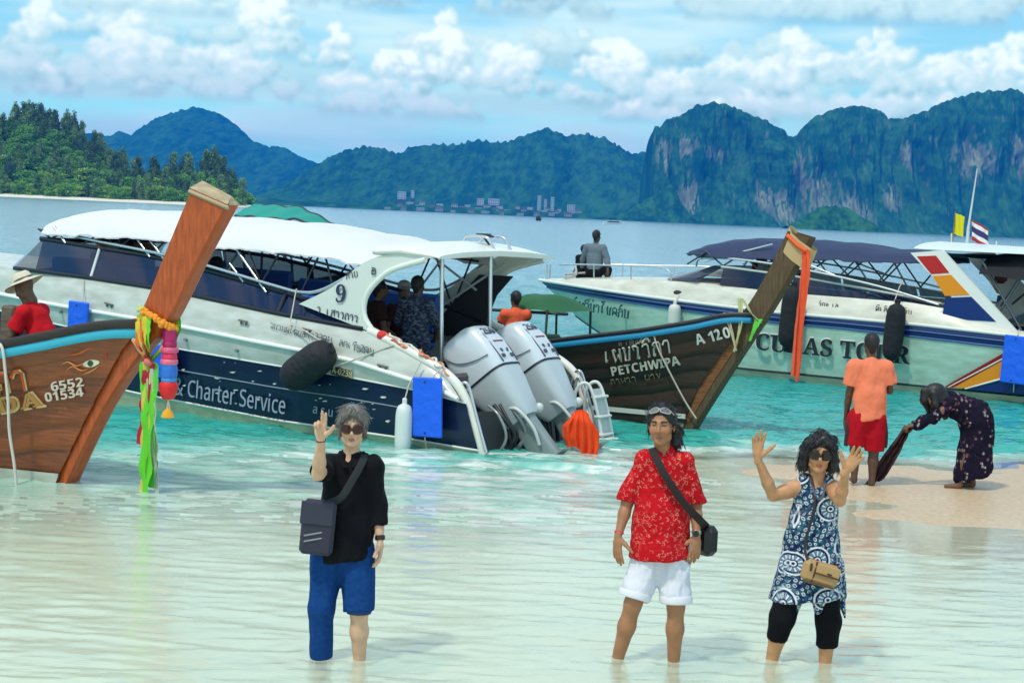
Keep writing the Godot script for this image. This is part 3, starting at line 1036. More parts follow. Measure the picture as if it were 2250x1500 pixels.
	for q in 25:
		var a := lerpf(-1.0, 1.0, q / 24.0)
		var bx := 7.42 + 0.42 * pow(maxf(0.0, 1.0 - a * a), 0.5)
		var tx := 7.02 + 0.30 * pow(maxf(0.0, 1.0 - a * a), 0.5)
		rows3.append(PackedVector3Array([V(bx, 1.73, a * 1.32), V(tx, 2.13 - 0.02 * (1 - a * a), a * 1.2)]))
	g.grid(rows3)
	part("windscreen", g, pane(0.01, 0.06, 0.22, 0.62, 0.04), o)
	g = G.new()
	var top := []
	for r in rows3:
		top.append(r[1])
	g.tube(top, 0.035, 6)
	part("windscreen_frame", g, frame, o)
	# blue seats along both sides of the cabin
	var blue := mat(0.01, 0.11, 0.52, 0.5)
	for s in [-1.0, 1.0]:
		for k in 4:
			var x := 2.6 + k * 1.25
			g = G.new()
			g.box(Transform3D(Basis(), V(x, 1.02, s * 0.82)), V(1.15, 0.16, 0.46), 0.05)
			g.box(Transform3D(Basis(Vector3.RIGHT, s * 0.12), V(x, lerpf(1.40, 1.58, k / 3.0), s * 1.06)), V(1.15, lerpf(0.52, 0.66, k / 3.0), 0.1), 0.04)
			part("bench", g, blue, o)
	g = G.new()
	g.box(Transform3D(Basis(), V(7.2, 1.72, 0.55)), V(0.5, 0.75, 0.8), 0.06)
	part("helm_console", g, mat(0.34, 0.15, 0.06, 0.5), o)
	# canopy on a truss of tubes
	var edge := [[1.40, 2.13], [2.08, 2.18], [3.07, 2.22], [3.89, 2.22], [5.2, 2.28], [6.5, 2.26], [7.1, 2.27], [7.4, 2.25]]
	var topw := [[1.4, 2.25], [1.77, 2.30], [2.12, 2.40], [3.22, 2.50], [4.78, 2.53], [6.0, 2.57], [6.6, 2.55], [7.0, 2.46], [7.4, 2.27]]
	part("canopy", canopy_sheet(edge, topw, 1.25, 1.25, 7.40, 0.05, 31, 0.018, 0.5), mat(0.70, 0.70, 0.71, 0.8, 0.0, {"backlight_enabled": true, "backlight": Color(0.25, 0.25, 0.25)}), o)
	var steel := mat(0.62, 0.64, 0.66, 0.25, 0.85)
	var dark := mat(0.03, 0.035, 0.05, 0.4, 0.4)
	for s in [-1.0, 1.0]:
		var z: float = 1.16 * s
		var list := []
		for k in 9:
			var x := 1.9 + k * 0.62
			var bot := lerp_pts(WT, x) + 0.03
			list.append([V(x, bot, z * 1.03), V(x + (0.28 if k % 2 == 0 else -0.28), lerp_pts(edge, x) + 0.0, z)])
			if k % 2 == 0:
				list.append([V(x, bot, z * 1.03), V(x - 0.3, lerp_pts(edge, x), z)])
		var rail := []
		for q in 20:
			var x := lerpf(1.5, 7.1, q / 19.0)
			rail.append(V(x, lerp_pts(edge, x) - 0.015, z))
		list.append(rail)
		part("canopy_truss", rods(list, 0.014), dark, o)
		g = G.new()
		g.tube(curve([V(1.46, 2.10, s * 1.24), V(1.75, 1.92, s * 1.27), V(2.13, 1.74, s * 1.28), V(2.45, 1.70, s * 1.28), V(2.9, 1.76, s * 1.27), V(4.42, 2.0, s * 1.24), V(6.04, 2.16, s * 1.2), V(6.7, 2.23, s * 1.16), V(7.0, 2.25, s * 1.13)], 6), 0.022, 8)
		for x in [3.4, 5.0, 6.55]:
			g.tube([V(x, lerp_pts(WT, x), s * 1.22), V(x + 0.25, lerp_pts(WT, x) + 0.22, s * 1.2)], 0.016, 6)
		g.tube([V(4.65, 1.9, s * 1.23), V(5.1, 2.26, s * 1.18)], 0.018, 6)
		g.tube([V(3.0, 1.66, s * 1.25), V(3.6, 2.2, s * 1.18)], 0.018, 6)
		part("hand_rail", g, steel, o)
	# swept arch panels that carry the hard roof
	var arch := PackedVector2Array()
	for p in curve([V(2.42, 1.56, 0), V(1.92, 1.80, 0), V(1.50, 2.10, 0), V(1.1, 2.23, 0), V(0.5, 2.24, 0)], 4):
		arch.append(Vector2(p.x, p.y))
	for p in curve([V(0.5, 2.215, 0), V(0.75, 2.18, 0), V(1.06, 2.06, 0), V(1.28, 1.90, 0), V(1.42, 1.74, 0), V(1.47, 1.58, 0), V(1.43, 1.44, 0), V(1.34, 1.31, 0)], 4):
		arch.append(Vector2(p.x, p.y))
	for s in [-1.0, 1.0]:
		g = G.new()
		g.slab(arch, Transform3D(Basis(Vector3.RIGHT, -s * 0.06), V(0, 0, s * 1.385)), 0.06)
		part("arch_panel", g, mat(0.62, 0.68, 0.62, 0.35), o)
		g = G.new()
		var rim := []
		for p in curve([V(0.60, 2.185, 0), V(1.06, 2.05, 0), V(1.28, 1.90, 0), V(1.42, 1.74, 0), V(1.465, 1.58, 0), V(1.43, 1.44, 0), V(1.30, 1.30, 0)], 5):
			rim.append(V(p.x - 0.01, p.y, s * 1.30))
		g.tube(rim, 0.035, 8)
		part("arch_rim", g, mat(0.74, 0.78, 0.72, 0.35), o)
	# hard roof
	g = G.new()
	var rows4 := []
	for k in 15:
		var x := lerpf(1.35, 0.42, k / 14.0)
		var th := lerpf(0.07, 0.030, smoothstep(0.45, 1.0, k / 14.0))
		var cy := lerp_pts([[0.4, 2.21], [0.6, 2.24], [0.95, 2.27], [1.35, 2.24]], x)
		var hz := lerpf(1.32, 1.28, smoothstep(0.6, 1.0, k / 14.0))
		var ring := PackedVector3Array()
		for q in 24:
			var a := TAU * q / 24
			var c := cos(a)
			var sn := sin(a)
			var zz := signf(c) * pow(absf(c), 0.5) * hz
			ring.append(V(x, cy + signf(sn) * pow(absf(sn), 0.6) * th + 0.06 * (1.0 - zz * zz / 1.7), zz))
		rows4.append(ring)
	g.grid(rows4, true, true)
	part("hard_roof", g, mat(0.76, 0.78, 0.70, 0.35), o)
	g = G.new()
	g.slab(PackedVector2Array([Vector2(2.04, 1.40), Vector2(1.50, 1.95), Vector2(0.98, 1.96), Vector2(1.22, 1.70), Vector2(1.34, 1.42), Vector2(1.36, 1.12), Vector2(2.04, 1.12)]), Transform3D(Basis(), V(0, 0, 1.20)), 0.03)
	part("side_curtain", g, mat(0.018, 0.019, 0.022, 0.8), o)
	part("roof_post", rod(V(0.8, 0.9, -0.6), V(0.85, 2.24, -0.6), 0.028), steel, o)
	part("roof_post", rod(V(0.72, 1.05, 0.32), V(0.76, 2.24, 0.32), 0.028), steel, o)
	for e in [[V(1.05, 2.12, 1.1), V(2.1, 1.45, 1.1)], [V(2.3, 2.2, 1.14), V(1.5, 1.75, 1.14)], [V(2.0, 2.2, 1.14), V(2.4, 1.72, 1.14)]]:
		part("roof_brace", rod(e[0], e[1], 0.016), mat(0.45, 0.5, 0.52, 0.4), o)
	# rack on the roof
	for z in [0.05, 0.42]:
		g = G.new()
		g.tube(curve([V(1.08, 2.30, z), V(1.0, 2.40, z), V(0.93, 2.46, z), V(0.68, 2.46, z), V(0.6, 2.41, z), V(0.52, 2.28, z)], 5), 0.018, 7)
		part("roof_rack", g, steel, o)
	g = G.new()
	g.tube([V(0.8, 2.465, 0.05), V(0.8, 2.465, 0.42)], 0.016, 6)
	g.box(Transform3D(Basis(), V(0.8, 2.475, 0.2)), V(0.12, 0.05, 0.2), 0.015)
	g.tube([V(0.8, 2.46, 0.2), V(0.68, 2.3, 0.25)], 0.014, 6)
	part("rack_bar", g, dark, o)
	# grab rails of the stern
	for s in [-1.0, 1.0]:
		g = G.new()
		var z: float = 1.28 * s
		g.tube(curve([V(0.10, 0.62, z), V(0.04, 0.80, z), V(-0.06, 0.79, z), V(-0.17, 0.5, z), V(-0.34, 0.06, z)], 5), 0.018, 7)
		g.tube(curve([V(0.02, 0.60, z * 0.97), V(-0.01, 0.72, z * 0.97), V(-0.07, 0.68, z * 0.97), V(-0.28, 0.1, z * 0.97)], 5), 0.014, 7)
		part("stern_rail", g, steel, o)
	outboard(o, V(0.56, 1.30, -0.52), V(-0.52, -0.02, -0.52), 1)
	outboard(o, V(0.46, 1.34, 0.26), V(-0.58, 0.0, 0.26), 2)
	rng.seed = 31
	for k in 6:
		g = G.new()
		var z0 := -1.0 + k * 0.12
		g.tube(curve([V(-0.16, 0.55, z0), V(-0.34, 0.46 - 0.05 * (k % 3), z0 - 0.05), V(-0.42, 0.22, z0 + 0.06 * (k % 2)), V(-0.30, 0.0, z0 + 0.03)], 6), 0.018 + 0.008 * (k % 2), 7)
		part("motor_hose", g, mat(0.012, 0.013, 0.015, 0.4) if k % 3 else mat(0.30, 0.32, 0.32, 0.35, 0.5), o)
	# writing
	var ink := mat(0.02, 0.03, 0.09, 0.5)
	var pz := -1.445
	words("9", 0.21, ink, o, along(V(1.87, 1.62, -1.335), V(1.6, 1.60, -1.335)), "Droid Serif Bold")
	thai("ว.เสาวภาร", 0.07, ink, o, along(V(2.13, 1.475, -1.335), V(1.5, 1.405, -1.34)), 0.09)
	thai("จนวนผโดยสาร", 0.062, mat(0.12, 0.14, 0.17, 0.5), o, along(V(2.78, 1.245, -1.42), V(1.7, 1.10, -1.425)), 0.08)
	words("33", 0.085, mat(0.12, 0.14, 0.17, 0.5), o, along(V(2.09, 1.155, -1.42), V(1.7, 1.105, -1.425)))
	thai("คน", 0.075, mat(0.12, 0.14, 0.17, 0.5), o, along(V(1.96, 1.145, -1.42), V(1.6, 1.095, -1.425)), 0.08)
	thai("ลูกเรือ", 0.064, mat(0.12, 0.14, 0.17, 0.5), o, along(V(1.71, 1.12, -1.415), V(1.1, 1.02, -1.42)), 0.08)
	words("2", 0.085, mat(0.12, 0.14, 0.17, 0.5), o, along(V(1.41, 1.07, -1.415), V(1.1, 1.02, -1.42)))
	thai("คน", 0.075, mat(0.12, 0.14, 0.17, 0.5), o, along(V(1.34, 1.06, -1.415), V(1.1, 1.02, -1.42)), 0.08)
	thai("สวย", 0.06, ink, o, along(V(1.72, 1.90, -1.31), V(1.4, 1.99, -1.305)), 0.09)
	thai("อ", 0.07, ink, o, along(V(1.35, 1.98, -1.31), V(1.2, 1.98, -1.31)), 0.12)
	var pale := mat(0.30, 0.36, 0.45, 0.5)
	words("Tour & Charter Service", 0.215, pale, o, along(V(4.93, 0.30, -1.375), V(2.40, 0.20, -1.395)), "Droid Sans", "lettering", 0.80)
	words("a s u", 0.11, pale, o, along(V(2.1, 0.27, -1.39), V(1.6, 0.24, -1.39)))
	g = G.new()
	g.box(Transform3D(Basis(Vector3.BACK, 0.12), V(1.66, 0.80, -1.425)), V(0.30, 0.10, 0.012), 0.003)
	part("name_plate", g, mat(0.03, 0.03, 0.03, 0.5), o)
	words("A-0238", 0.07, mat(0.6, 0.55, 0.3, 0.5), o, along(V(1.79, 0.785, -1.437), V(1.5, 0.75, -1.437)))
	# worn flecks where the navy paint has come away
	g = G.new()
	rng.seed = 77
	for k in 34:
		var x := rng.randf_range(0.9, 4.4)
		var t: float = (x - L1.xs) / (L1.xe - L1.xs)
		var f := clampf(rng.randfn(0.55, 0.16), 0.15, 0.95)
		var p := line_at(L1, t, -1).lerp(line_at(L2, t, -1), f) - V(0, 0, 0.022)
		var sz := rng.randf_range(0.006, 0.032)
		var poly := PackedVector2Array()
		for q in 7:
			poly.append(Vector2(cos(TAU * q / 7) * sz * rng.randf_range(0.5, 1.3) * 1.6, sin(TAU * q / 7) * sz * rng.randf_range(0.2, 0.6)))
		g.slab(poly, Transform3D(Basis(Vector3.BACK, -0.1), p), 0.004)
	part("scuff", g, mat(0.62, 0.64, 0.62, 0.6), o)
	g = G.new()
	var seam := []
	for k in 30:
		var x := lerpf(0.6, 4.6, k / 29.0)
		var t: float = (x - L1.xs) / (L1.xe - L1.xs)
		seam.append(line_at(L1, t, -1).lerp(line_at(L2, t, -1), 0.60) - V(0, 0, 0.020))
	g.tube(seam, 0.008, 5)
	part("seam", g, mat(0.25, 0.3, 0.38, 0.5), o)
	for e in [[1.05, 0.93], [5.5, 1.36], [2.2, 1.27], [3.2, 1.30]]:
		g = G.new()
		g.box(Transform3D(Basis(Vector3.BACK, 0.12), V(e[0], e[1], -1.43)), V(0.16, 0.022, 0.03), 0.008)
		g.box(Transform3D(Basis(), V(e[0] + 0.04, e[1] - 0.02, -1.42)), V(0.02, 0.04, 0.03), 0.006)
		g.box(Transform3D(Basis(), V(e[0] - 0.04, e[1] - 0.03, -1.42)), V(0.02, 0.04, 0.03), 0.006)
		part("cleat", g, mat(0.12, 0.12, 0.11, 0.5), o)
	for e in [[4.15, 1.0], [4.6, 1.03], [3.3, 0.93], [6.4, 1.2]]:
		g = G.new()
		g.tube([V(e[0], e[1], -1.40), V(e[0], e[1], -1.445)], 0.022, 10)
		part("hull_fitting", g, mat(0.25, 0.27, 0.27, 0.4), o)
	# things that hang on the boat
	ensemble_fender("long_fender", "white ribbed fender hanging by the speedboat's stern", B1 * Transform3D(Basis(), V(0.62, 0.25, -1.56)), 0.60, 0.085, mat(0.66, 0.72, 0.68, 0.45), [[B1 * V(0.62, 0.58, -1.56), B1 * V(0.60, 0.75, -1.52), B1 * V(0.50, 1.02, -1.44)]])
	var bf := B1 * Transform3D(Basis(Vector3.BACK, 0.98), V(2.02, 0.86, -1.60))
	ensemble_fender("black_fender", "thick black fender slung aslant on the white and navy hull", bf, 0.80, 0.185, mat(0.010, 0.012, 0.016, 0.75, 0.0, {"heightmap_enabled": true, "heightmap_texture": mottled, "heightmap_scale": 1.5, "uv1_triplanar": true, "uv1_scale": V(2, 2, 2)}), [[bf * V(0, 0.42, 0), B1 * V(2.42, 1.35, -1.47), B1 * V(2.46, 1.74, -1.33)], [bf * V(0, -0.42, 0), B1 * V(1.5, 0.95, -1.46), B1 * V(0.95, 1.18, -1.36)]])
	hang_pad("blue foam pad hanging beside the white fender at the stern", B1, V(0.34, 0.52, -1.50), 0.40, 0.68, -0.05, [[V(0.30, 0.86, -1.48), V(0.25, 1.0, -1.36)], [V(0.36, 0.18, -1.50), V(0.40, 0.0, -1.40)]])
	hang_pad("blue foam pad on the white hull beside the man in red", B1, V(5.98, 1.05, -1.50), 0.36, 0.62, 0.03, [[V(5.92, 1.36, -1.48), V(5.98, 1.5, -1.42), V(6.05, 1.64, -1.35)]])
	hang_pad("blue foam pad on the navy hull behind the pink garland", B1, V(4.46, 0.70, -1.48), 0.40, 0.42, -0.03, [[V(4.46, 0.9, -1.48), V(4.46, 1.15, -1.46)]])
	# orange cloth over the far corner of the stern
	var cloth := G.new()
	var nz := noise(91, 2.2, 2)
	var rows5 := []
	var across := V(-0.8445, 0, 0.5355)
	var outw := V(-0.5355, 0, -0.8445)
	for k in 33:
		var t := k / 32.0
		var r := PackedVector3Array()
		for q in 41:
			var f := q / 40.0 * 2.0 - 1.0
			var wide := lerpf(0.10, 0.215, smoothstep(0.0, 0.45, t)) * (1.0 - 0.18 * smoothstep(0.7, 1.0, t))
			var fold := sin(f * 15.0 + t * 0.9) * 0.034 * smoothstep(-0.1, 0.35, t) + nz.get_noise_2d(f * 1.0, t * 0.5) * 0.03
			var drop := t * (0.50 + 0.10 * f + 0.035 * sin(f * 5.0))
			r.append(V(-0.88, 0.515, -0.13) + across * (f * wide + 0.03 * t) + outw * (fold + 0.10 * (1.0 - f * f) * smoothstep(0.0, 0.25, t)) - V(0, drop + 0.05 * f * f * (1.0 - t), 0))
		rows5.append(r)
	cloth.grid(rows5)
	var oc := thing("orange_cloth", "bright orange cloth hanging in folds over the lower end of the right-hand motor", "cloth", B1)
	part("cloth", cloth, mat(0.86, 0.075, 0.006, 0.85, 0.0, {"backlight_enabled": true, "backlight": Color(0.4, 0.05, 0.0)}), oc)
	# white boarding ladder folded over the far corner of the stern
	var lr := thing("boarding_ladder", "white tubular boarding ladder at the speedboat's stern beside the orange cloth", "ladder", B1)
	for z in [0.98, 1.24]:
		g = G.new()
		g.tube(curve([V(-0.16, 0.20, z), V(-0.18, 0.55, z - 0.06), V(-0.26, 0.70, z - 0.05), V(-0.36, 0.66, z), V(-0.46, 0.30, z + 0.06), V(-0.54, -0.10, z + 0.10)], 6), 0.022, 8)
		part("side_tube", g, mat(0.72, 0.74, 0.70, 0.35), lr)
	for e in [[-0.40, 0.54], [-0.46, 0.30], [-0.50, 0.08]]:
		g = G.new()
		g.box(Transform3D(Basis(Vector3.UP, 0.0), V(e[0], e[1], 1.16)), V(0.10, 0.035, 0.30), 0.012)
		part("rung", g, mat(0.60, 0.63, 0.60, 0.5), lr)
	g = G.new()
	g.grid([PackedVector3Array([V(-0.37, 0.64, 0.99), V(-0.37, 0.64, 1.24)]), PackedVector3Array([V(-0.45, 0.32, 1.05), V(-0.45, 0.32, 1.30)]), PackedVector3Array([V(-0.52, 0.0, 1.09), V(-0.52, 0.0, 1.34)])])
	part("canvas_panel", g, mat(0.50, 0.54, 0.52, 0.8), lr)
	# tangled red and white line on the gunwale
	var tl := thing("mooring_line", "red and white line lying tangled along the speedboat's stern gunwale", "rope", B1)
	rng.seed = 12
	for k in 3:
		g = G.new()
		var pp := []
		for q in 14:
			var x := lerpf(1.1, 0.12, q / 13.0)
			pp.append(V(x, lerp_pts(L4.w, x) + 0.05 + rng.randf_range(-0.02, 0.035), -1.30 + rng.randf_range(-0.07, 0.07)))
		g.tube(curve(pp, 4), 0.014, 6)
		part("strand", g, [mat(0.6, 0.14, 0.08, 0.9), mat(0.7, 0.66, 0.58, 0.9), mat(0.62, 0.3, 0.16, 0.9)][k], tl)
	g = G.new()
	g.ball(V(1.16, 1.27, -1.31), V(0.075, 0.06, 0.06))
	part("bundle", g, mat(0.62, 0.03, 0.03, 0.8), tl)

# ------------------------------------------------------------------ longtail boats
func plank_lines(sheer: Array, back: Array, half: Array, halfw: Array, N: int) -> Array:
	# N + 1 lines from the keel to the gunwale, each an Array of points from the stem to the stern
	var lines := []
	for k in N + 1:
		var f := float(k) / N
		var l := []
		for q in 41:
			var t := q / 40.0
			# starts on the stem's back edge at its own height
			var w0 := lerpf(-0.15, sheer[0][1], f)
			var x0 := lerp_pts(back, w0) - lerpf(0.10, 0.23, clampf(w0 / 1.3, 0.0, 1.0))
			var x := lerpf(x0, 8.5, pow(t, 1.25))
			var wg := lerp_pts(sheer, x)
			var wk := lerp_pts([[-1.0, 0.1], [0.2, -0.12], [2.0, -0.3], [8.5, -0.15]], x)
			var y := lerpf(wk, wg, f) if t > 0.0 else w0
			y = lerpf(w0, lerpf(wk, wg, f), smoothstep(0.0, 0.14, t))
			var hg := lerp_pts(half, x - x0 + 0.0)
			var hk := lerp_pts(halfw, x - x0)
			var z := lerpf(hk, hg, pow(f, 0.75)) + lerpf(0.108, 0.06, smoothstep(0.0, 0.2, t))
			l.append(V(x, y, z))
		lines.append(l)
	return lines

func longtail(o: Node3D, sheer: Array, back: Array, half: Array, halfw: Array, tones: Array, boot_h: float) -> Array:
	var N := 7
	var lines := plank_lines(sheer, back, half, halfw, N)
	for s in [-1.0, 1.0]:
		for k in N:
			var g := G.new()
			var rows := []
			for q in 41:
				var a: Vector3 = lines[k][q]
				var b: Vector3 = lines[k + 1][q]
				var r := PackedVector3Array()
				for c in 4:
					var f := c / 3.0
					var p := a.lerp(b, f)
					p.z += 0.014 * (1.0 - f) + 0.006 * sin(PI * f)
					r.append(V(p.x, p.y, p.z * s))
				# the turned-in lower lip that makes the joint read
				r.insert(0, V(a.x, a.y - 0.002, (a.z - 0.02) * s))
				rows.append(r)
			g.grid(rows, false, false, 1.0, 8.0)
			var m: Material = tones[k % tones.size()] if k > 0 else timber(0.30, 0.32, 0.27, 0.6)
			part("plank", g, m, o)
	var floor_g := G.new()
	var fr := []
	for q in range(2, 41):
		fr.append(PackedVector3Array([V(lines[3][q].x, lines[3][q].y, -lines[3][q].z), V(lines[3][q].x, lines[3][q].y, lines[3][q].z)]))
	floor_g.grid(fr)
	part("floor_boards", floor_g, timber(0.16, 0.11, 0.07, 0.7), o)
	return lines

func gunwale(o: Node3D, top: Array, below: float, h: float, m: Material, called: String, proud: float) -> void:
	for s in [-1.0, 1.0]:
		var g := G.new()
		var rows := []
		for q in top.size():
			var p: Vector3 = top[q]
			var z0 := p.z + proud
			rows.append(PackedVector3Array([V(p.x, p.y - below, (z0 - 0.05) * s), V(p.x, p.y - below, z0 * s), V(p.x, p.y - below - h, z0 * s), V(p.x, p.y - below - h, (z0 - 0.05) * s)]))
		g.grid(rows, true, true)
		# flat faces
		part(called, g, m, o)

func stem_post(o: Node3D, front: Array, back: Array, thick: float, m: Material, n := 30, bevel := 0.25) -> void:
	var g := G.new()
	var rows := []
	for k in n + 1:
		var t := float(k) / n * (front.size() - 1)
		var i0 := mini(int(t), front.size() - 2)
		var f := t - i0
		var a: Vector3 = (front[i0] as Vector3).cubic_interpolate(front[i0 + 1], front[maxi(i0 - 1, 0)], front[mini(i0 + 2, front.size() - 1)], f)
		var b: Vector3 = (back[i0] as Vector3).cubic_interpolate(back[i0 + 1], back[maxi(i0 - 1, 0)], back[mini(i0 + 2, front.size() - 1)], f)
		var c := bevel
		var h := thick * 0.5
		rows.append(PackedVector3Array([a + V(0, 0, -h * 0.55), a.lerp(b, 0.06) + V(0, 0, -h), a.lerp(b, 0.94) + V(0, 0, -h), b + V(0, 0, -h * 0.55), b + V(0, 0, h * 0.55), a.lerp(b, 0.94) + V(0, 0, h), a.lerp(b, 0.06) + V(0, 0, h), a + V(0, 0, h * 0.55)]))
	for k in n:
		for q in 8:
			g.quad(rows[k][q], rows[k][(q + 1) % 8], rows[k + 1][(q + 1) % 8], rows[k + 1][q])
	part("stem_post", g, m, o)

func ribbon(path: Array, width: float, twist: float, seed_: int, fold := 0.02) -> G:
	var g := G.new()
	var nz := noise(seed_, 1.6, 2)
	var rows := []
	for k in path.size():
		var t := float(k) / (path.size() - 1)
		var a := twist * t + nz.get_noise_1d(t * 2.0) * 0.5
		var s := V(cos(a), 0, sin(a))
		var wv := width * (1.0 + 0.3 * nz.get_noise_1d(t * 3.0 + 50.0))
		var r := PackedVector3Array()
		for q in 7:
			var f := q / 6.0 - 0.5
			r.append(path[k] + s * f * wv + s.cross(Vector3.UP) * sin(f * 9.0 + t * 4.0) * fold)
		rows.append(r)
	g.grid(rows)
	return g

func cloth_mat(r: float, g: float, b: float) -> StandardMaterial3D:
	return mat(r, g, b, 0.75, 0.0, {"backlight_enabled": true, "backlight": Color(r, g, b).linear_to_srgb() * 0.7})

var B2 := Transform3D(Basis(V(-0.9063, 0, -0.4226), Vector3.UP, V(0.4226, 0, -0.9063)), V(-4.13, 0, -16.37))

func longtail_near() -> void:
	var o := thing("longtail_boat", "varnished brown longtail boat with a tall orange prow, painted eye and 01534", "longtail boat", B2)
	var tones := [timber(0.34, 0.082, 0.013, 0.40, 0.2), timber(0.28, 0.068, 0.012, 0.42, 0.2), timber(0.38, 0.092, 0.014, 0.40, 0.2)]
	var sheer := [[-0.85, 1.54], [-0.17, 1.44], [0.93, 1.17], [2.5, 0.92], [5, 0.78], [8.5, 1.0]]
	var back := [[-0.2, 0.30], [0.05, 0.20], [0.7, -0.08], [1.35, -0.40], [1.54, -0.58]]
	var lines := longtail(o, sheer, back, [[0, 0.02], [0.4, 0.16], [1.2, 0.40], [2.5, 0.68], [4.5, 0.85], [9, 0.5]], [[0, 0.0], [0.6, 0.06], [1.5, 0.2], [3, 0.45], [5, 0.55], [9, 0.3]], tones, 0.1)
	var topl: Array = lines[7]
	gunwale(o, topl, -0.09, 0.085, timber(0.035, 0.026, 0.022, 0.5), "gunwale", 0.03)
	gunwale(o, topl, 0.0, 0.085, mat(0.03, 0.38, 0.52, 0.4), "rub_strake", 0.022)
	stem_post(o, [V(0.08, -0.3, 0), V(0, 0, 0), V(-0.43, 0.79, 0), V(-0.86, 1.36, 0), V(-1.13, 1.66, 0), V(-1.42, 2.18, 0), V(-1.74, 2.72, 0)], [V(0.36, -0.25, 0), V(0.24, 0.05, 0), V(-0.16, 0.85, 0), V(-0.56, 1.42, 0), V(-0.80, 1.72, 0), V(-1.05, 2.28, 0), V(-1.31, 2.86, 0)], 0.20, upright_timber(0.52, 0.098, 0.006, 0.42, 0.1))
	# pale sawn end of the prow
	var g := G.new()
	var A := [V(-1.74, 2.72, -0.10), V(-1.31, 2.86, -0.10), V(-1.31, 2.86, 0.10), V(-1.74, 2.72, 0.10)]
	var up := V(-0.05, 0.035, 0)
	var ridge := [V(-1.70, 2.80, 0.0), V(-1.38, 2.93, 0.0)]
	g.quad(A[0] - up * 0.3, A[1], ridge[1], ridge[0])
	g.quad(A[3] - up * 0.3, A[2], ridge[1], ridge[0])
	g.tri(A[0], ridge[0], A[3])
	g.tri(A[1], ridge[1], A[2])
	part("prow_end", g, mat(0.62, 0.52, 0.34, 0.8, 0.0, {"albedo_texture": grain, "uv1_triplanar": true}), o)
	g = G.new()
	g.tube([A[0] - V(0, 0.03, 0.005), A[1] - V(0, 0.03, 0.005)], 0.02, 4)
	part("prow_band", g, mat(0.40, 0.33, 0.2, 0.8), o)
	# white boot stripe at the water line
	for s in [-1.0, 1.0]:
		g = G.new()
		var rows := []
		for q in 33:
			var p: Vector3 = lines[0][q]
			var p2: Vector3 = lines[1][q]
			var lo := p.lerp(p2, clampf((0.01 - p.y) / maxf(p2.y - p.y, 0.01), 0.0, 1.3))
			var hi := p.lerp(p2, clampf((0.105 - p.y) / maxf(p2.y - p.y, 0.01), 0.0, 1.6))
			rows.append(PackedVector3Array([V(lo.x, -0.02, (lo.z + 0.028) * s), V(hi.x, 0.105, (hi.z + 0.030) * s)]))
		g.grid(rows)
		part("boot_stripe", g, paint(0.50, 0.53, 0.46, 0.6), o)
	# numbers, the name in two scripts, the painted eye
	var side := func(x: float, y: float, off := 0.03) -> Vector3:
		# a point on the camera side of the hull
		var best := V(x, y, -0.125 - off)
		for k in 7:
			for q in 40:
				var a: Vector3 = lines[k][q]
				var b: Vector3 = lines[k + 1][q]
				var c: Vector3 = lines[k][q + 1]
				if x >= a.x - 0.0 and x <= c.x:
					var f := (x - a.x) / maxf(c.x - a.x, 1e-4)
					var lo := a.lerp(c, f)
					var hi: Vector3 = b.lerp(lines[k + 1][q + 1], f)
					if y >= lo.y and y <= hi.y + 0.02:
						best.z = -lerpf(lo.z, hi.z, (y - lo.y) / maxf(hi.y - lo.y, 1e-4)) - off
		return best
	var pale := mat(0.55, 0.48, 0.38, 0.6)
	on_hull(o, side, "6552", 0.07, 0.895, -0.34, 0.99, 0.085, pale, "Droid Sans Bold", 1.30)
	on_hull(o, side, "01534", 0.13, 0.79, -0.34, 0.895, 0.085, pale, "Droid Sans Bold", 1.22)
	on_hull(o, side, "ยจดา", 1.02, 0.745, 0.11, 0.94, 0.19, mat(0.62, 0.50, 0.22, 0.5), "", 1.02, 0.0, 0.13)
	on_hull(o, side, "ยจดา", 1.02, 0.745, 0.11, 0.94, 0.19, mat(0.62, 0.07, 0.01, 0.5), "", 1.02, 0.014, 0.08)
	on_hull(o, side, "NIDA", 0.98, 0.54, 0.10, 0.75, 0.17, mat(0.64, 0.50, 0.24, 0.5), "Droid Serif Bold", 1.35, 0.0)
	on_hull(o, side, "NIDA", 0.965, 0.558, 0.115, 0.765, 0.14, mat(0.42, 0.20, 0.04, 0.5), "Droid Serif Bold", 1.60, 0.016)
	var eye_at: Vector3 = side.call(-0.33, 1.19, 0.035)
	var ex := along(side.call(-0.05, 1.12, 0.035), side.call(-0.40, 1.20, 0.035))
	ex.origin = eye_at
	g = G.new()
	g.slab(lens_shape(0.085, 0.036), ex, 0.012)
	var eye := part("painted_eye", g, mat(0.62, 0.60, 0.42, 0.5), o)
	g = G.new()
	g.slab(lens_shape(0.030, 0.030), ex.translated_local(V(-0.005, 0.002, 0.005)), 0.012)
	part("iris", g, mat(0.01, 0.05, 0.02, 0.4), eye)
	for e in [[0.62, 0.055, 0.012, [V(0.16, 0.02, 0), V(0.165, 0.10, 0), V(0.08, 0.18, 0), V(-0.06, 0.165, 0), V(-0.2, 0.15, 0), V(-0.34, 0.16, 0)], 0.016], [0.6, 0.12, 0.02, [V(0.1, 0.1, 0), V(0.02, 0.14, 0), V(-0.1, 0.11, 0), V(-0.26, 0.12, 0)], 0.02], [0.62, 0.25, 0.08, [V(-0.05, 0.02, 0), V(-0.14, 0.0, 0), V(-0.22, 0.05, 0), V(-0.3, 0.03, 0)], 0.010], [0.6, 0.22, 0.06, [V(-0.02, -0.04, 0), V(-0.1, -0.05, 0), V(-0.18, 0.0, 0), V(-0.26, -0.03, 0)], 0.010], [0.6, 0.3, 0.1, [V(0.09, -0.03, 0), V(0.0, -0.07, 0), V(-0.1, -0.09, 0)], 0.008]]:
		g = G.new()
		var pts := []
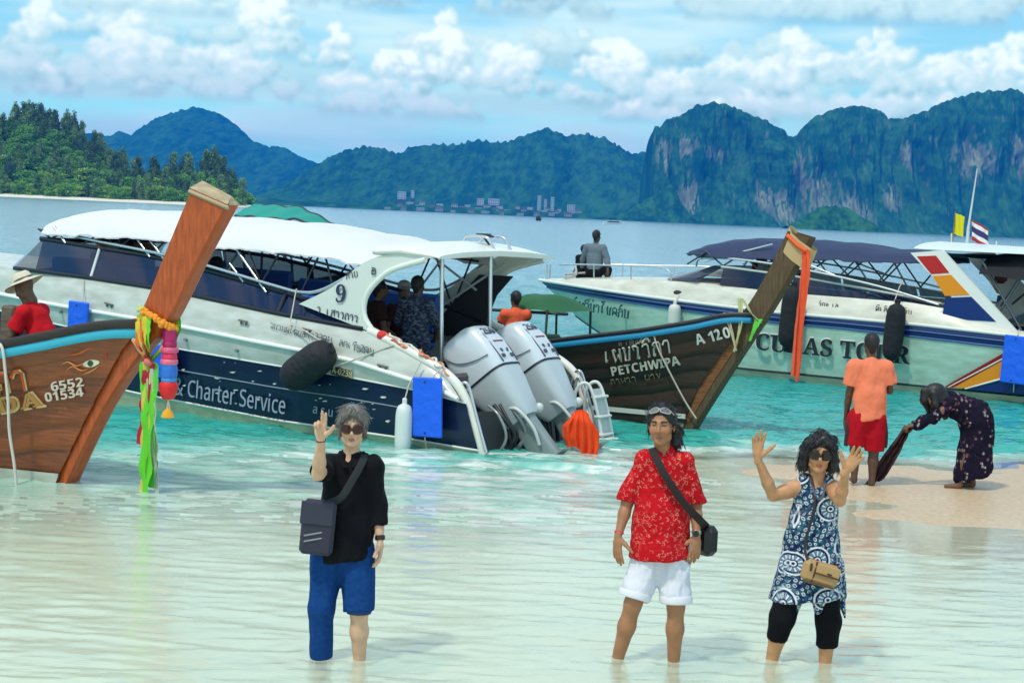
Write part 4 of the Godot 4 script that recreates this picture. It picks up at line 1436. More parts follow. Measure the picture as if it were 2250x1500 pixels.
		for p in curve(e[3], 6):
			pts.append(ex * ((p as Vector3) + V(0, 0, 0.016)))
		var rad := []
		for k in pts.size():
			rad.append(1.7 * e[4] * sin(PI * clampf(float(k) / (pts.size() - 1), 0.06, 0.97)))
		g.tube(pts, rad, 6, true, 0.4)
		part("painted_flame", g, mat(e[0], e[1], e[2], 0.5), eye)
	# rope over the gunwale, hanging to the water
	var rp := thing("mooring_rope", "white rope over the brown longtail's gunwale, hanging straight to the water", "rope", B2)
	g = G.new()
	g.tube(curve([V(0.95, 1.28, -0.25), V(0.62, 1.30, -0.42), V(0.50, 1.33, -0.50), V(0.44, 1.26, -0.52), V(0.43, 1.1, -0.50), V(0.42, 0.8, -0.46), V(0.43, 0.5, -0.42), V(0.40, 0.2, -0.38), V(0.38, -0.05, -0.36)], 6), 0.015, 7)
	part("rope", g, mat(0.66, 0.60, 0.52, 0.9), rp)
	g = G.new()
	g.tube(curve([V(1.5, 1.24, -0.3), V(1.2, 1.27, -0.34), V(0.9, 1.29, -0.3), V(0.7, 1.27, -0.25)], 6), 0.015, 7)
	g.tube(curve([V(1.5, 1.20, -0.25), V(1.1, 1.24, -0.25), V(0.8, 1.22, -0.2)], 6), 0.015, 7)
	part("coil", g, mat(0.55, 0.50, 0.44, 0.9), rp)
	# worn bollard in the bow
	g = G.new()
	g.box(Transform3D(Basis(Vector3.BACK, 0.05), V(0.86, 1.40, 0.05)), V(0.16, 0.5, 0.14), 0.02)
	part("bollard", g, timber(0.20, 0.17, 0.12, 0.8), o)

func lens_shape(a: float, b: float) -> PackedVector2Array:
	var p := PackedVector2Array()
	for k in 20:
		var t := TAU * k / 20
		p.append(Vector2(cos(t) * a, sin(t) * b * (1.0 - 0.25 * absf(cos(t)))))
	return p

func prow_ornaments() -> void:
	# bundle of coloured ribbons tied round the near prow and hanging into the water
	var o := thing("ribbon_bundle", "green, orange and red ribbons tied round the brown prow, hanging into the water", "ribbons", B2)
	var wrapz := -0.13
	var tops := [V(-0.79, 1.62, wrapz), V(-0.82, 1.64, wrapz - 0.01), V(-0.86, 1.67, wrapz - 0.02), V(-0.90, 1.69, wrapz - 0.01), V(-0.77, 1.58, wrapz)]
	var cols := [cloth_mat(0.75, 0.42, 0.28), cloth_mat(0.80, 0.16, 0.02), cloth_mat(0.72, 0.55, 0.05), cloth_mat(0.16, 0.66, 0.03), cloth_mat(0.45, 0.012, 0.03)]
	var knot := V(-0.90, 1.24, -0.08)
	for k in 5:
		var mid: Vector3 = tops[k].lerp(knot, 0.55) + V(0.03 - 0.015 * k, 0.0, -0.05)
		part("sash", ribbon(curve([tops[k], mid, knot], 8), 0.11, 0.2, 60 + k, 0.012), cols[k], o)
		# round the far side of the post
		part("sash", ribbon(curve([tops[k], tops[k] + V(-0.02, 0.05, 0.26), tops[k] + V(-0.16, -0.05, 0.28), tops[k] + V(-0.22, -0.20, 0.14), knot], 6), 0.07, 0.1, 80 + k, 0.01), cols[k], o)
	for e in [[V(-0.76, 0.0, 0.02), 0.10, cloth_mat(0.40, 0.010, 0.03), 0.45], [V(-0.82, -0.02, 0.02), 0.11, cloth_mat(0.13, 0.62, 0.03), 0.0], [V(-0.88, 0.0, 0.04), 0.11, cloth_mat(0.10, 0.50, 0.06), 0.05], [V(-0.95, -0.03, 0.03), 0.07, cloth_mat(0.45, 0.45, 0.40), 0.03], [V(-0.78, -0.02, 0.05), 0.08, cloth_mat(0.70, 0.58, 0.10), 0.02]]:
		var end: Vector3 = e[0] + V(0, e[3], 0)
		part("tail", ribbon(curve([knot, knot.lerp(end, 0.35) + V(-0.03, 0, -0.03), knot.lerp(end, 0.7), end], 8), e[1] * 1.5, 0.4, int(e[1] * 1000), 0.010), e[2], o)
	var g := G.new()
	g.ball(knot, V(0.05, 0.045, 0.05))
	part("knot", g, cloth_mat(0.72, 0.2, 0.16), o)
	# marigold chain across the prow
	var mg := thing("marigold_garland", "orange marigold garland across the foot of the brown prow", "garland", B2)
	rng.seed = 8
	var chain := curve([V(-0.82, 1.73, -0.12), V(-0.90, 1.70, -0.14), V(-1.0, 1.655, -0.14), V(-1.1, 1.60, -0.12), V(-1.14, 1.57, -0.02)], 5)
	for k in chain.size():
		g = G.new()
		var r := rng.randf_range(0.030, 0.042)
		var c: Vector3 = chain[k]
		for q in 7:
			g.ball(c + V(rng.randf_range(-1, 1), rng.randf_range(-1, 1), rng.randf_range(-1, 1)) * r * 0.5, V(r, r, r) * 0.6, Basis(), 5, 7)
		part("flower", g, mat(0.50, 0.58, 0.18, 0.8) if k < 3 else mat(0.82, 0.30, 0.02, 0.8), mg)
	# plastic garland in pink, blue and red with a yellow tassel
	var pg := thing("plastic_garland", "pink, blue and red plastic garland hanging from the tip of the brown prow's foot", "garland", B2)
	var base := V(-1.10, 1.57, -0.04)
	var y := 0.0
	for seg in [[0.12, 0.060, 0.065, Color(0.50, 0.01, 0.12)], [0.06, 0.060, 0.062, Color(0.42, 0.01, 0.10)], [0.05, 0.075, 0.078, Color(0.72, 0.10, 0.22)], [0.06, 0.06, 0.07, Color(0.78, 0.03, 0.10)], [0.05, 0.075, 0.075, Color(0.74, 0.16, 0.24)], [0.12, 0.072, 0.075, Color(0.02, 0.16, 0.62)], [0.04, 0.066, 0.066, Color(0.05, 0.28, 0.72)], [0.07, 0.075, 0.085, Color(0.75, 0.01, 0.01)], [0.09, 0.085, 0.05, Color(0.72, 0.01, 0.015)]]:
		g = G.new()
		var rows := []
		for k in 5:
			var ring := PackedVector3Array()
			for q in 16:
				var rad: float = lerpf(seg[1], seg[2], k / 4.0) * (1.0 + 0.09 * cos(q * PI)) * (0.9 if k == 0 or k == 4 else 1.0)
				ring.append(base + V(cos(TAU * q / 16) * rad, -y - seg[0] * k / 4.0, sin(TAU * q / 16) * rad))
			rows.append(ring)
		g.grid(rows, true, true)
		y += seg[0]
		part("garland_tier", g, mat(seg[3].r, seg[3].g, seg[3].b, 0.4), pg)
	g = G.new()
	g.tube([base, base + V(0.05, 0.06, -0.02), V(-1.05, 1.62, -0.1)], 0.006, 5)
	for k in 3:
		g.tube([base + V(0, -y, 0), base + V((k - 1) * 0.02, -y - 0.11, 0.01)], 0.006, 5)
	part("string", g, mat(0.7, 0.6, 0.4, 0.8), pg)
	g = G.new()
	for k in 22:
		var a := TAU * k / 22
		g.tube([base + V(0, -y - 0.09, 0), base + V(cos(a) * 0.035, -y - 0.12, sin(a) * 0.035), base + V(cos(a) * 0.055, -y - 0.17, sin(a) * 0.055)], 0.009, 5)
	part("tassel", g, mat(0.75, 0.36, 0.02, 0.8), pg)

var B3 := Transform3D(Basis(V(-0.8192, 0, -0.5736), Vector3.UP, V(0.5736, 0, -0.8192)), V(2.5, 0, -22.84))

func longtail_far() -> void:
	var o := thing("longtail_boat", "dark weathered longtail boat marked A 120 with a blue rub strake", "longtail boat", B3)
	var tones := [timber(0.060, 0.034, 0.018, 0.6), timber(0.042, 0.026, 0.016, 0.65), timber(0.075, 0.036, 0.018, 0.6)]
	var sheer := [[-0.65, 1.56], [0.63, 1.27], [2.5, 0.93], [5, 0.80], [8.5, 1.0]]
	var back := [[-0.2, 0.30], [0.05, 0.24], [0.51, 0.14], [1.1, -0.20], [1.56, -0.56]]
	var lines := longtail(o, sheer, back, [[0, 0.02], [0.4, 0.15], [1.2, 0.36], [2.5, 0.62], [4.5, 0.8], [9, 0.5]], [[0, 0.0], [0.6, 0.06], [1.5, 0.18], [3, 0.42], [5, 0.52], [9, 0.3]], tones, 0.1)
	gunwale(o, lines[7], -0.06, 0.055, timber(0.03, 0.03, 0.04, 0.5), "gunwale", 0.03)
	gunwale(o, lines[7], 0.0, 0.075, mat(0.02, 0.28, 0.50, 0.4), "rub_strake", 0.022)
	stem_post(o, [V(0.1, -0.3, 0), V(0, 0, 0), V(-0.36, 0.6, 0), V(-0.74, 1.21, 0), V(-1.04, 1.68, 0), V(-1.30, 2.14, 0), V(-1.55, 2.62, 0)], [V(0.34, -0.22, 0), V(0.22, 0.10, 0), V(-0.08, 0.75, 0), V(-0.45, 1.36, 0), V(-0.76, 1.82, 0), V(-1.0, 2.26, 0), V(-1.20, 2.70, 0)], 0.19, upright_timber(0.13, 0.090, 0.042, 0.75, 0.0))
	var g := G.new()
	# lower stem shows red-brown where it is worn
	g.slab(PackedVector2Array([Vector2(0.06, 0.1), Vector2(-0.30, 0.72), Vector2(-0.62, 1.22), Vector2(-0.50, 1.30), Vector2(-0.16, 0.82), Vector2(0.16, 0.20)]), Transform3D(Basis(), V(0, 0, -0.095)), 0.02)
	part("worn_strip", g, timber(0.30, 0.12, 0.035, 0.7), o)
	g = G.new()
	var rows := []
	for e in [[V(-1.30, 2.32, 0), 0.20], [V(-1.36, 2.47, 0), 0.205], [V(-1.40, 2.58, 0), 0.205]]:
		var ring := PackedVector3Array()
		for q in 16:
			var a := TAU * q / 16
			var dir := V(-0.88, -0.40, 0)
			ring.append(e[0] + dir * (signf(cos(a)) * pow(absf(cos(a)), 0.5) * e[1]) + V(0, 0.10 * (1.0 if cos(a) < 0 else -0.35) * absf(cos(a)), signf(sin(a)) * pow(absf(sin(a)), 0.5) * 0.105))
		rows.append(ring)
	g.grid(rows, true)
	part("tip_cloth", g, cloth_mat(0.58, 0.42, 0.20), o)
	# white line of paint near the water
	for s in [-1.0, 1.0]:
		g = G.new()
		rows = []
		for q in 33:
			var p: Vector3 = lines[1][q]
			var p2: Vector3 = lines[2][q]
			var t := clampf((0.17 - p.y) / maxf(p2.y - p.y, 0.01), -0.6, 1.0)
			var lo := p.lerp(p2, t)
			rows.append(PackedVector3Array([V(lo.x, 0.15, (lo.z + 0.024) * s), V(lo.x, 0.215, (lo.z + 0.030) * s)]))
		g.grid(rows)
		part("white_line", g, mat(0.6, 0.6, 0.55, 0.6), o)
	var side := func(x: float, y: float, off := 0.03) -> Vector3:
		var best := V(x, y, -0.125 - off)
		for k in 7:
			for q in 40:
				var a: Vector3 = lines[k][q]
				var c: Vector3 = lines[k][q + 1]
				if x >= a.x and x <= c.x:
					var f := (x - a.x) / maxf(c.x - a.x, 1e-4)
					var lo := a.lerp(c, f)
					var hi: Vector3 = (lines[k + 1][q] as Vector3).lerp(lines[k + 1][q + 1], f)
					if y >= lo.y and y <= hi.y + 0.02:
						best.z = -lerpf(lo.z, hi.z, (y - lo.y) / maxf(hi.y - lo.y, 1e-4)) - off
		return best
	var pale := mat(0.50, 0.50, 0.42, 0.6)
	on_hull(o, side, "A 120", -0.10, 1.15, -0.60, 1.30, 0.14, mat(0.66, 0.66, 0.6, 0.6), "Droid Sans Bold", 0.95, 0.03)
	on_hull(o, side, "เพชรวิภา", 1.17, 0.80, 0.14, 1.055, 0.17, pale, "", 0.80, 0.0, 0.09)
	on_hull(o, side, "PETCHWIPA", 1.10, 0.64, 0.12, 0.875, 0.12, pale, "Droid Sans Bold", 1.05)
	on_hull(o, side, "ทะเบียนเรือ", 0.95, 1.06, 0.3, 1.19, 0.05, mat(0.2, 0.2, 0.17, 0.7), "", 1.0)
	on_hull(o, side, "ภาพรวม ยาง", 1.12, 0.53, 0.2, 0.72, 0.06, mat(0.24, 0.22, 0.12, 0.7), "", 1.25)
	# mooring ropes and the ribbons round the far prow
	var rb := thing("prow_ribbons", "faded cream and green ribbons knotted at the foot of the dark prow", "ribbons", B3)
	for e in [[V(-0.62, 1.80, -0.14), V(-0.66, 1.45, -0.17), V(-0.58, 1.10, -0.16), 0.07, cloth_mat(0.50, 0.52, 0.26)], [V(-0.45, 1.60, -0.2), V(-0.56, 1.35, -0.2), V(-0.62, 1.12, -0.18), 0.06, cloth_mat(0.55, 0.50, 0.30)], [V(-0.9, 1.55, -0.13), V(-0.86, 1.40, -0.17), V(-0.80, 1.26, -0.16), 0.09, cloth_mat(0.10, 0.55, 0.05)], [V(-0.66, 1.78, -0.13), V(-0.80, 1.62, -0.15), V(-0.93, 1.50, -0.12), 0.04, cloth_mat(0.55, 0.55, 0.35)]]:
		part("ribbon", ribbon(curve([e[0], e[1], e[2]], 8), e[3], 0.6, int(e[3] * 700), 0.012), e[4], rb)
	var og := thing("orange_ribbon", "long orange ribbon hanging from the tip of the dark prow", "ribbon", B3)
	part("ribbon", ribbon(curve([V(-1.50, 2.46, -0.12), V(-1.54, 2.2, -0.16), V(-1.53, 1.7, -0.17), V(-1.52, 1.1, -0.17), V(-1.50, 0.80, -0.17)], 9), 0.11, 0.9, 95, 0.02), cloth_mat(0.85, 0.10, 0.025), og)
	part("ribbon", ribbon(curve([V(-1.50, 2.46, -0.12), V(-1.50, 2.1, -0.15), V(-1.47, 1.5, -0.16), V(-1.45, 0.86, -0.16)], 9), 0.07, -0.9, 96, 0.02), cloth_mat(0.80, 0.13, 0.05), og)
	g = G.new()
	g.tube(curve([V(-1.22, 2.64, -0.10), V(-1.38, 2.52, -0.125), V(-1.51, 2.45, -0.12)], 5), 0.03, 6)
	part("knot", g, cloth_mat(0.85, 0.14, 0.03), og)
	var mr := thing("mooring_rope", "thin rope hanging from the dark longtail's gunwale to its water line", "rope", B3)
	g = G.new()
	g.tube(curve([V(0.50, 1.34, -0.42), V(0.42, 1.1, -0.42), V(0.25, 0.75, -0.33), V(0.06, 0.4, -0.24), V(-0.1, 0.18, -0.2)], 6), 0.012, 6)
	g.tube(curve([V(0.60, 1.34, -0.44), V(0.66, 1.15, -0.46), V(0.76, 1.08, -0.48), V(0.58, 1.2, -0.45), V(0.54, 1.34, -0.42)], 6), 0.009, 6)
	part("rope", g, mat(0.52, 0.46, 0.38, 0.9), mr)
	# low green sun roof on posts
	g = G.new()
	var rr := []
	for k in 25:
		var x := lerpf(1.95, 2.72, k / 24.0)
		var r := PackedVector3Array()
		for q in 13:
			var f := q / 12.0 * 2.0 - 1.0
			r.append(V(x, 1.44 + 0.22 * sqrt(maxf(0.0, 1.0 - f * f)) * smoothstep(1.8, 2.5, x) + 0.02 * sin(x * 9.0), f * 0.55))
		rr.append(r)
	g.grid(rr)
	part("sun_roof", g, mat(0.01, 0.10, 0.028, 0.7, 0.0, {"backlight_enabled": true, "backlight": Color(0.03, 0.4, 0.1)}), o)
	for x in [2.1, 2.68]:
		for z in [-0.55, 0.55]:
			part("roof_post", rod(V(x, 0.85, z * 1.05), V(x, 1.47, z), 0.018), mat(0.03, 0.06, 0.04, 0.6), o)
	part("roof_pole", rod(V(1.8, 1.43, -0.5), V(3.3, 1.40, -0.5), 0.022), mat(0.02, 0.03, 0.03, 0.6), o)
	g = G.new()
	g.box(Transform3D(Basis(), V(2.75, 0.95, 0.1)), V(0.5, 0.24, 0.7), 0.03)
	part("engine_box", g, mat(0.01, 0.08, 0.02, 0.6), o)

# teal roof of a longtail lying behind the white canopy
func longtail_hidden() -> void:
	var xf := Transform3D(Basis(V(-0.93, 0, -0.36), Vector3.UP, V(0.36, 0, -0.93)), V(-3.2, 0, -33.5))
	var o := thing("longtail_boat", "longtail boat behind the white canopy, only its sagging teal roof showing", "longtail boat", xf)
	var tones := [timber(0.05, 0.03, 0.02, 0.6)]
	var lines := longtail(o, [[-0.65, 1.56], [0.63, 1.27], [2.5, 0.93], [5, 0.80], [8.5, 1.0]], [[-0.2, 0.30], [0.51, 0.14], [1.1, -0.20], [1.56, -0.56]], [[0, 0.02], [0.4, 0.15], [1.2, 0.36], [2.5, 0.62], [4.5, 0.8], [9, 0.5]], [[0, 0.0], [1.5, 0.18], [3, 0.42], [5, 0.52], [9, 0.3]], tones, 0.1)
	gunwale(o, lines[7], -0.06, 0.055, timber(0.03, 0.03, 0.04, 0.5), "gunwale", 0.03)
	stem_post(o, [V(0.1, -0.3, 0), V(0, 0, 0), V(-0.36, 0.6, 0), V(-0.6, 1.21, 0), V(-0.7, 1.7, 0)], [V(0.34, -0.22, 0), V(0.22, 0.10, 0), V(-0.08, 0.75, 0), V(-0.35, 1.36, 0), V(-0.45, 1.8, 0)], 0.19, timber(0.085, 0.060, 0.030, 0.75))
	var g := G.new()
	var rr := []
	for k in 31:
		var t := k / 30.0
		var x := lerpf(0.45, 2.1, t)
		var r := PackedVector3Array()
		for q in 15:
			var f := q / 14.0 * 2.0 - 1.0
			var y := lerp_pts([[0.45, 2.40], [0.9, 2.58], [1.15, 2.69], [1.5, 2.70], [2.1, 2.73]], x) - 0.24 * pow(0.5 - f * 0.5, 2.0) * smoothstep(0.5, 1.3, x) - 0.02 * sin(t * 22.0)
			r.append(V(x, y, f * 0.5 - 0.35))
		rr.append(r)
	g.grid(rr)
	part("tarpaulin", g, mat(0.012, 0.30, 0.24, 0.7, 0.0, {"backlight_enabled": true, "backlight": Color(0.05, 0.5, 0.45)}), o)
	g = G.new()
	for s in [-1.0, 1.0]:
		var p := []
		for k in 31:
			p.append(rr[k][0 if s < 0 else 14])
		g.tube(p, 0.025, 6)
	part("roof_frame", g, mat(0.02, 0.04, 0.04, 0.6), o)
	for x in [0.95, 2.0]:
		for z in [-0.8, 0.1]:
			part("roof_post", rod(V(x, 1.0, z * 0.6), V(x, 2.45, z), 0.025), mat(0.05, 0.05, 0.05, 0.6), o)

# ------------------------------------------------------------------ the tour speedboat on the right
var B4 := Transform3D(Basis(V(-0.8363, 0, -0.5483), Vector3.UP, V(0.5483, 0, -0.8363)), V(9.868, 0, -28.852))

func speedboat_tour() -> void:
	var o := thing("speedboat", "pale green tour speedboat with a navy stripe and canopy, red and orange panels", "speedboat", B4)
	var aqua := paint(0.52, 0.74, 0.63, 0.3)
	var white := paint(0.78, 0.77, 0.68, 0.3)
	var navy := mat(0.008, 0.022, 0.12, 0.25)
	var L0 := {"xs": -0.2, "xe": 9.6, "tip": 4.5, "half": 1.1, "w": [[-0.3, -0.32], [5, -0.34], [8, -0.1], [9.6, 0.5]]}
	var L1 := {"xs": -0.2, "xe": 10.3, "tip": 5.0, "half": 1.36, "w": [[-0.3, 0.16], [6, 0.17], [8, 0.24], [9.3, 0.46], [10.3, 0.78]]}
	var L2 := {"xs": -0.05, "xe": 11.0, "tip": 5.2, "half": 1.50, "w": [[0, 0.90], [1.46, 0.95], [2.55, 0.99], [3.96, 1.04], [5.2, 1.05], [7.3, 1.14], [10.2, 1.27], [11, 1.31]]}
	var L3 := {"xs": 0.0, "xe": 11.2, "tip": 5.3, "half": 1.50, "w": [[0, 1.1], [1.48, 1.16], [2.56, 1.20], [3.97, 1.22], [5.21, 1.23], [7.33, 1.31], [10.2, 1.42], [11.2, 1.45]]}
	var L4 := {"xs": 0.1, "xe": 10.9, "tip": 5.3, "half": 1.32, "w": [[0, 1.2], [1.2, 1.22], [2.3, 1.5], [2.9, 1.56], [5.17, 1.58], [7.02, 1.66], [9, 1.60], [10.9, 1.50]]}
	for s in [-1.0, 1.0]:
		part("hull_bottom", strip(L0, L1, s, 3, 0.03), paint(0.60, 0.60, 0.44, 0.5), o)
		part("topside", strip(L1, L2, s), aqua, o)
		part("navy_stripe", strip(L2, L3, s, 3, 0.03), navy, o)
		part("cabin_side", strip(L3, L4, s, 4, 0.02), white, o)
		for lt in [[L1, 0.018, mat(0.01, 0.012, 0.015, 0.5)], [L2, 0.018, mat(0.05, 0.1, 0.3, 0.4)], [L3, 0.03, mat(0.72, 0.72, 0.68, 0.4)]]:
			part("moulding", line_tube(lt[0], s, lt[1]), lt[2], o)
		var mid := {"xs": 0.0, "xe": 11.1, "tip": 5.25, "half": 1.53, "w": [[0, 1.0], [1.48, 1.055], [2.56, 1.095], [3.97, 1.13], [5.21, 1.14], [7.33, 1.225], [10.2, 1.345], [11.1, 1.38]]}
		part("moulding", line_tube(mid, s, 0.008), mat(0.12, 0.2, 0.4, 0.4), o)
		var low := {"xs": -0.2, "xe": 9.8, "tip": 4.8, "half": 1.30, "w": [[-0.3, 0.07], [6, 0.08], [8, 0.13], [9.8, 0.55]]}
		part("moulding", line_tube(low, s, 0.02), mat(0.7, 0.7, 0.6, 0.4), o)
	part("foredeck", deck_between(L4, 0.60, 1.0, 0.05), white, o)
	var g := G.new()
	g.box(Transform3D(Basis(), V(-0.1, 0.4, 0)), V(0.12, 1.3, 2.7), 0.03)
	part("transom", g, navy, o)
	g = G.new()
	g.box(Transform3D(Basis(), V(3.6, 0.75, 0)), V(7.0, 0.05, 2.5), 0.01)
	part("cockpit_floor", g, mat(0.3, 0.3, 0.28, 0.7), o)
	# navy windows
	var WT := [[2.3, 1.54], [3.0, 1.64], [5.0, 1.86], [6.5, 1.96]]
	var glass := pane(0.004, 0.010, 0.035, 0.9, 0.05)
	for s in [-1.0, 1.0]:
		var marks := [2.35, 3.7, 5.2, 6.52]
		for k in 3:
			g = G.new()
			var rows := []
			for q in 9:
				var x := lerpf(marks[k] + 0.02, marks[k + 1] - 0.02, q / 8.0)
				rows.append(PackedVector3Array([V(x, lerp_pts(L4.w, x) + 0.01, s * 1.31), V(x, lerp_pts(WT, x), s * 1.18)]))
			g.grid(rows)
			part("window", g, glass, o)
		g = G.new()
		var pth := []
		for q in 16:
			var x := lerpf(2.2, 6.55, q / 15.0)
			pth.append(V(x, lerp_pts(WT, x) + 0.01, s * 1.18))
		g.tube(pth, 0.025, 6)
		part("window_frame", g, mat(0.5, 0.52, 0.5, 0.35), o)
	g = G.new()
	var rows3 := []
	for q in 25:
		var a := lerpf(-1.0, 1.0, q / 24.0)
		var c := pow(maxf(0.0, 1.0 - a * a), 0.5)
		rows3.append(PackedVector3Array([V(7.0 + 1.1 * c, 1.67 + 0.05 * c, a * 1.28), V(6.5 + 0.55 * c, 1.97, a * 1.17)]))
	g.grid(rows3)
	part("windscreen", g, glass, o)
	# canopy, its frames and the arch
	var edge := [[2.8, 2.29], [3.8, 2.26], [5.2, 2.24], [6.3, 2.19], [7.5, 2.19]]
	var topw := [[2.8, 2.40], [3.8, 2.43], [4.5, 2.50], [5.54, 2.50], [6.6, 2.47], [7.1, 2.35], [7.5, 2.22]]
	part("canopy", canopy_sheet(edge, topw, 1.22, 2.75, 7.52, 0.06, 37, 0.02, 0.9), mat(0.012, 0.026, 0.085, 0.7), o)
	var steel := mat(0.55, 0.58, 0.62, 0.3, 0.7)
	for s in [-1.0, 1.0]:
		var list := []
		for k in 6:
			var x := 2.9 + k * 0.72
			list.append([V(x, lerp_pts(WT, x) + 0.02, s * 1.18), V(x + 0.4, 2.24, s * 1.15)])
			list.append([V(x + 0.75, lerp_pts(WT, x + 0.75) + 0.02, s * 1.18), V(x + 0.35, 2.24, s * 1.15)])
		list.append([V(2.8, 2.26, s * 1.16), V(7.3, 2.17, s * 1.12)])
		part("canopy_truss", rods(list, 0.016), mat(0.05, 0.07, 0.09, 0.4, 0.4), o)
		g = G.new()
		g.tube(curve([V(2.4, 1.55, s * 1.3), V(3.5, 1.80, s * 1.28), V(5.0, 2.02, s * 1.25), V(6.2, 2.12, s * 1.22), V(7.0, 2.1, s * 1.1), V(7.15, 1.95, s * 1.0)], 5), 0.02, 7)
		g.tube([V(6.9, 2.05, s * 1.15), V(5.6, 2.42, s * 1.1)], 0.018, 6)
		g.tube([V(4.2, 1.9, s * 1.25), V(5.3, 2.25, s * 1.2)], 0.018, 6)
		part("hand_rail", g, mat(0.62, 0.66, 0.66, 0.3, 0.4), o)
		var a3 := Transform3D(Basis(), V(0, 0, s * 1.34))
		g = G.new()
		g.slab(PackedVector2Array([Vector2(2.92, 2.40), Vector2(2.36, 2.47), Vector2(1.6, 1.75), Vector2(1.02, 1.20), Vector2(2.45, 1.27), Vector2(2.42, 1.36), Vector2(2.12, 1.66)]), a3, 0.08)
		var ap := part("arch_panel", g, mat(0.80, 0.79, 0.74, 0.35), o)
		for e in [[[2.80, 2.345, 2.47, 2.375, 2.22, 2.10, 2.53, 2.06], mat(0.50, 0.012, 0.012, 0.35)], [[2.51, 2.03, 2.19, 2.07, 1.85, 1.755, 2.27, 1.71]], [[2.26, 1.68, 1.82, 1.725, 1.38, 1.34, 2.30, 1.33], mat(0.006, 0.03, 0.16, 0.3)]]:
			g = G.new()
			var f: Array = e[0]
			g.slab(PackedVector2Array([Vector2(f[0], f[1]), Vector2(f[2], f[3]), Vector2(f[4], f[5]), Vector2(f[6], f[7])]), Transform3D(Basis(), V(0, 0, s * 1.382)), 0.012)
			part("coloured_panel", g, e[1] if e.size() > 1 else mat(0.80, 0.27, 0.008, 0.35), ap)
	g = G.new()
	for k in 1:
		var rows := []
		for q in 13:
			var x := lerpf(2.9, 0.9, q / 12.0)
			var ring := PackedVector3Array()
			for w in 20:
				var a := TAU * w / 20
				var zz := signf(cos(a)) * pow(absf(cos(a)), 0.5) * 1.3
				ring.append(V(x, 2.47 + 0.09 * (1.0 - zz * zz / 1.7) + sin(a) * lerpf(0.05, 0.015, q / 12.0), zz))
			rows.append(ring)
		g.grid(rows, true, true)
	part("hard_roof", g, mat(0.62, 0.70, 0.72, 0.4), o)
	g = G.new()
	g.grid([PackedVector3Array([V(2.3, 2.42, -1.25), V(2.3, 2.42, 1.25)]), PackedVector3Array([V(1.9, 2.36, -1.25), V(1.9, 2.36, 1.25)]), PackedVector3Array([V(1.3, 2.36, -1.25), V(1.3, 2.36, 1.25)])])
	part("roof_lining", g, mat(0.02, 0.04, 0.08, 0.6), o)
	# black awning over the stern with a rolled side curtain
	g = G.new()
	var rows6 := []
	for k in 21:
		var t := k / 20.0
		var x := lerpf(1.75, -0.9, t)
		var r := PackedVector3Array()
		for q in 21:
			var f := q / 20.0 * 2.0 - 1.0
			var drop := pow(absf(f), 6.0) * lerpf(0.25, 0.95, t)
			r.append(V(x, 2.36 + 0.2 * sin(minf(1.0, t * 1.6) * PI * 0.5) + 0.08 * (1 - f * f) - drop, f * 1.3))
		rows6.append(r)
	g.grid(rows6)
	part("awning", g, mat(0.008, 0.009, 0.012, 0.85), o)
	g = G.new()
	g.grid([PackedVector3Array([V(1.3, 2.2, 0.9), V(0.2, 2.3, 0.9), V(-0.9, 2.2, 0.9)]), PackedVector3Array([V(0.9, 1.8, 1.0), V(0.1, 1.7, 1.0), V(-0.9, 1.7, 1.0)]), PackedVector3Array([V(0.4, 1.3, 1.05), V(0.0, 1.2, 1.05), V(-0.9, 1.2, 1.05)])])
	part("side_curtain", g, mat(0.006, 0.007, 0.009, 0.9), o)
	for e in [[V(1.55, 1.2, -1.2), V(0.9, 2.4, -1.2)], [V(1.9, 1.55, 1.1), V(1.0, 2.4, 1.1)], [V(1.0, 1.2, -1.2), V(1.75, 2.35, -1.2)], [V(2.1, 1.5, 1.1), V(1.6, 2.35, 1.1)], [V(1.2, 1.25, 1.1), V(1.9, 2.35, 1.1)]]:
		part("awning_post", rod(e[0], e[1], 0.022), mat(0.12, 0.14, 0.16, 0.35, 0.6), o)
	g = G.new()
	g.box(Transform3D(Basis(Vector3.BACK, -0.5), V(1.1, 1.45, -0.6)), V(0.9, 0.05, 0.9), 0.02)
	part("rear_screen", g, pane(0.05, 0.09, 0.16, 0.6), o)
	g = G.new()
	g.box(Transform3D(Basis(), V(1.72, 2.12, -0.2)), V(0.2, 0.36, 0.2), 0.06)
	part("hanging_bag", g, mat(0.10, 0.01, 0.012, 0.7), o)
	# red, orange and navy wedge at the stern quarter
	for s in [-1.0, 1.0]:
		for e in [[[2.15, 0.20, 1.19, 0.84, 1.04, 0.82, 2.0, 0.20], mat(0.26, 0.006, 0.008, 0.35), 1.515], [[2.03, 0.21, 1.10, 0.79, 1.10, 0.47, 1.80, 0.21], mat(0.80, 0.27, 0.008, 0.35), 1.512], [[1.86, 0.195, 1.08, 0.47, -0.1, 0.40, -0.1, 0.19], mat(0.006, 0.02, 0.14, 0.3), 1.50], [[1.09, 0.80, 0.95, 0.82, -0.1, 0.7, 1.09, 0.46], mat(0.80, 0.27, 0.008, 0.35), 1.51]]:
			g = G.new()
			var f: Array = e[0]
			var d: float = e[2]
			g.slab(PackedVector2Array([Vector2(f[0], f[1]), Vector2(f[2], f[3]), Vector2(f[4], f[5]), Vector2(f[6], f[7])]), Transform3D(Basis(Vector3.RIGHT, -0.10 * s * -1.0), V(0, 0.0, s * (d - 0.0) - s * 0.065)), 0.03)
			part("quarter_panel", g, e[1], o)
		g = G.new()
		g.tube([V(2.08, 0.20, s * 1.475), V(1.05, 0.83, s * 1.545)], 0.014, 5)
		g.tube([V(1.80, 0.20, s * 1.47), V(0.9, 0.52, s * 1.52)], 0.016, 5)
		part("panel_line", g, mat(0.8, 0.79, 0.74, 0.4), o)
	# writing
	var ink := mat(0.012, 0.015, 0.022, 0.5)
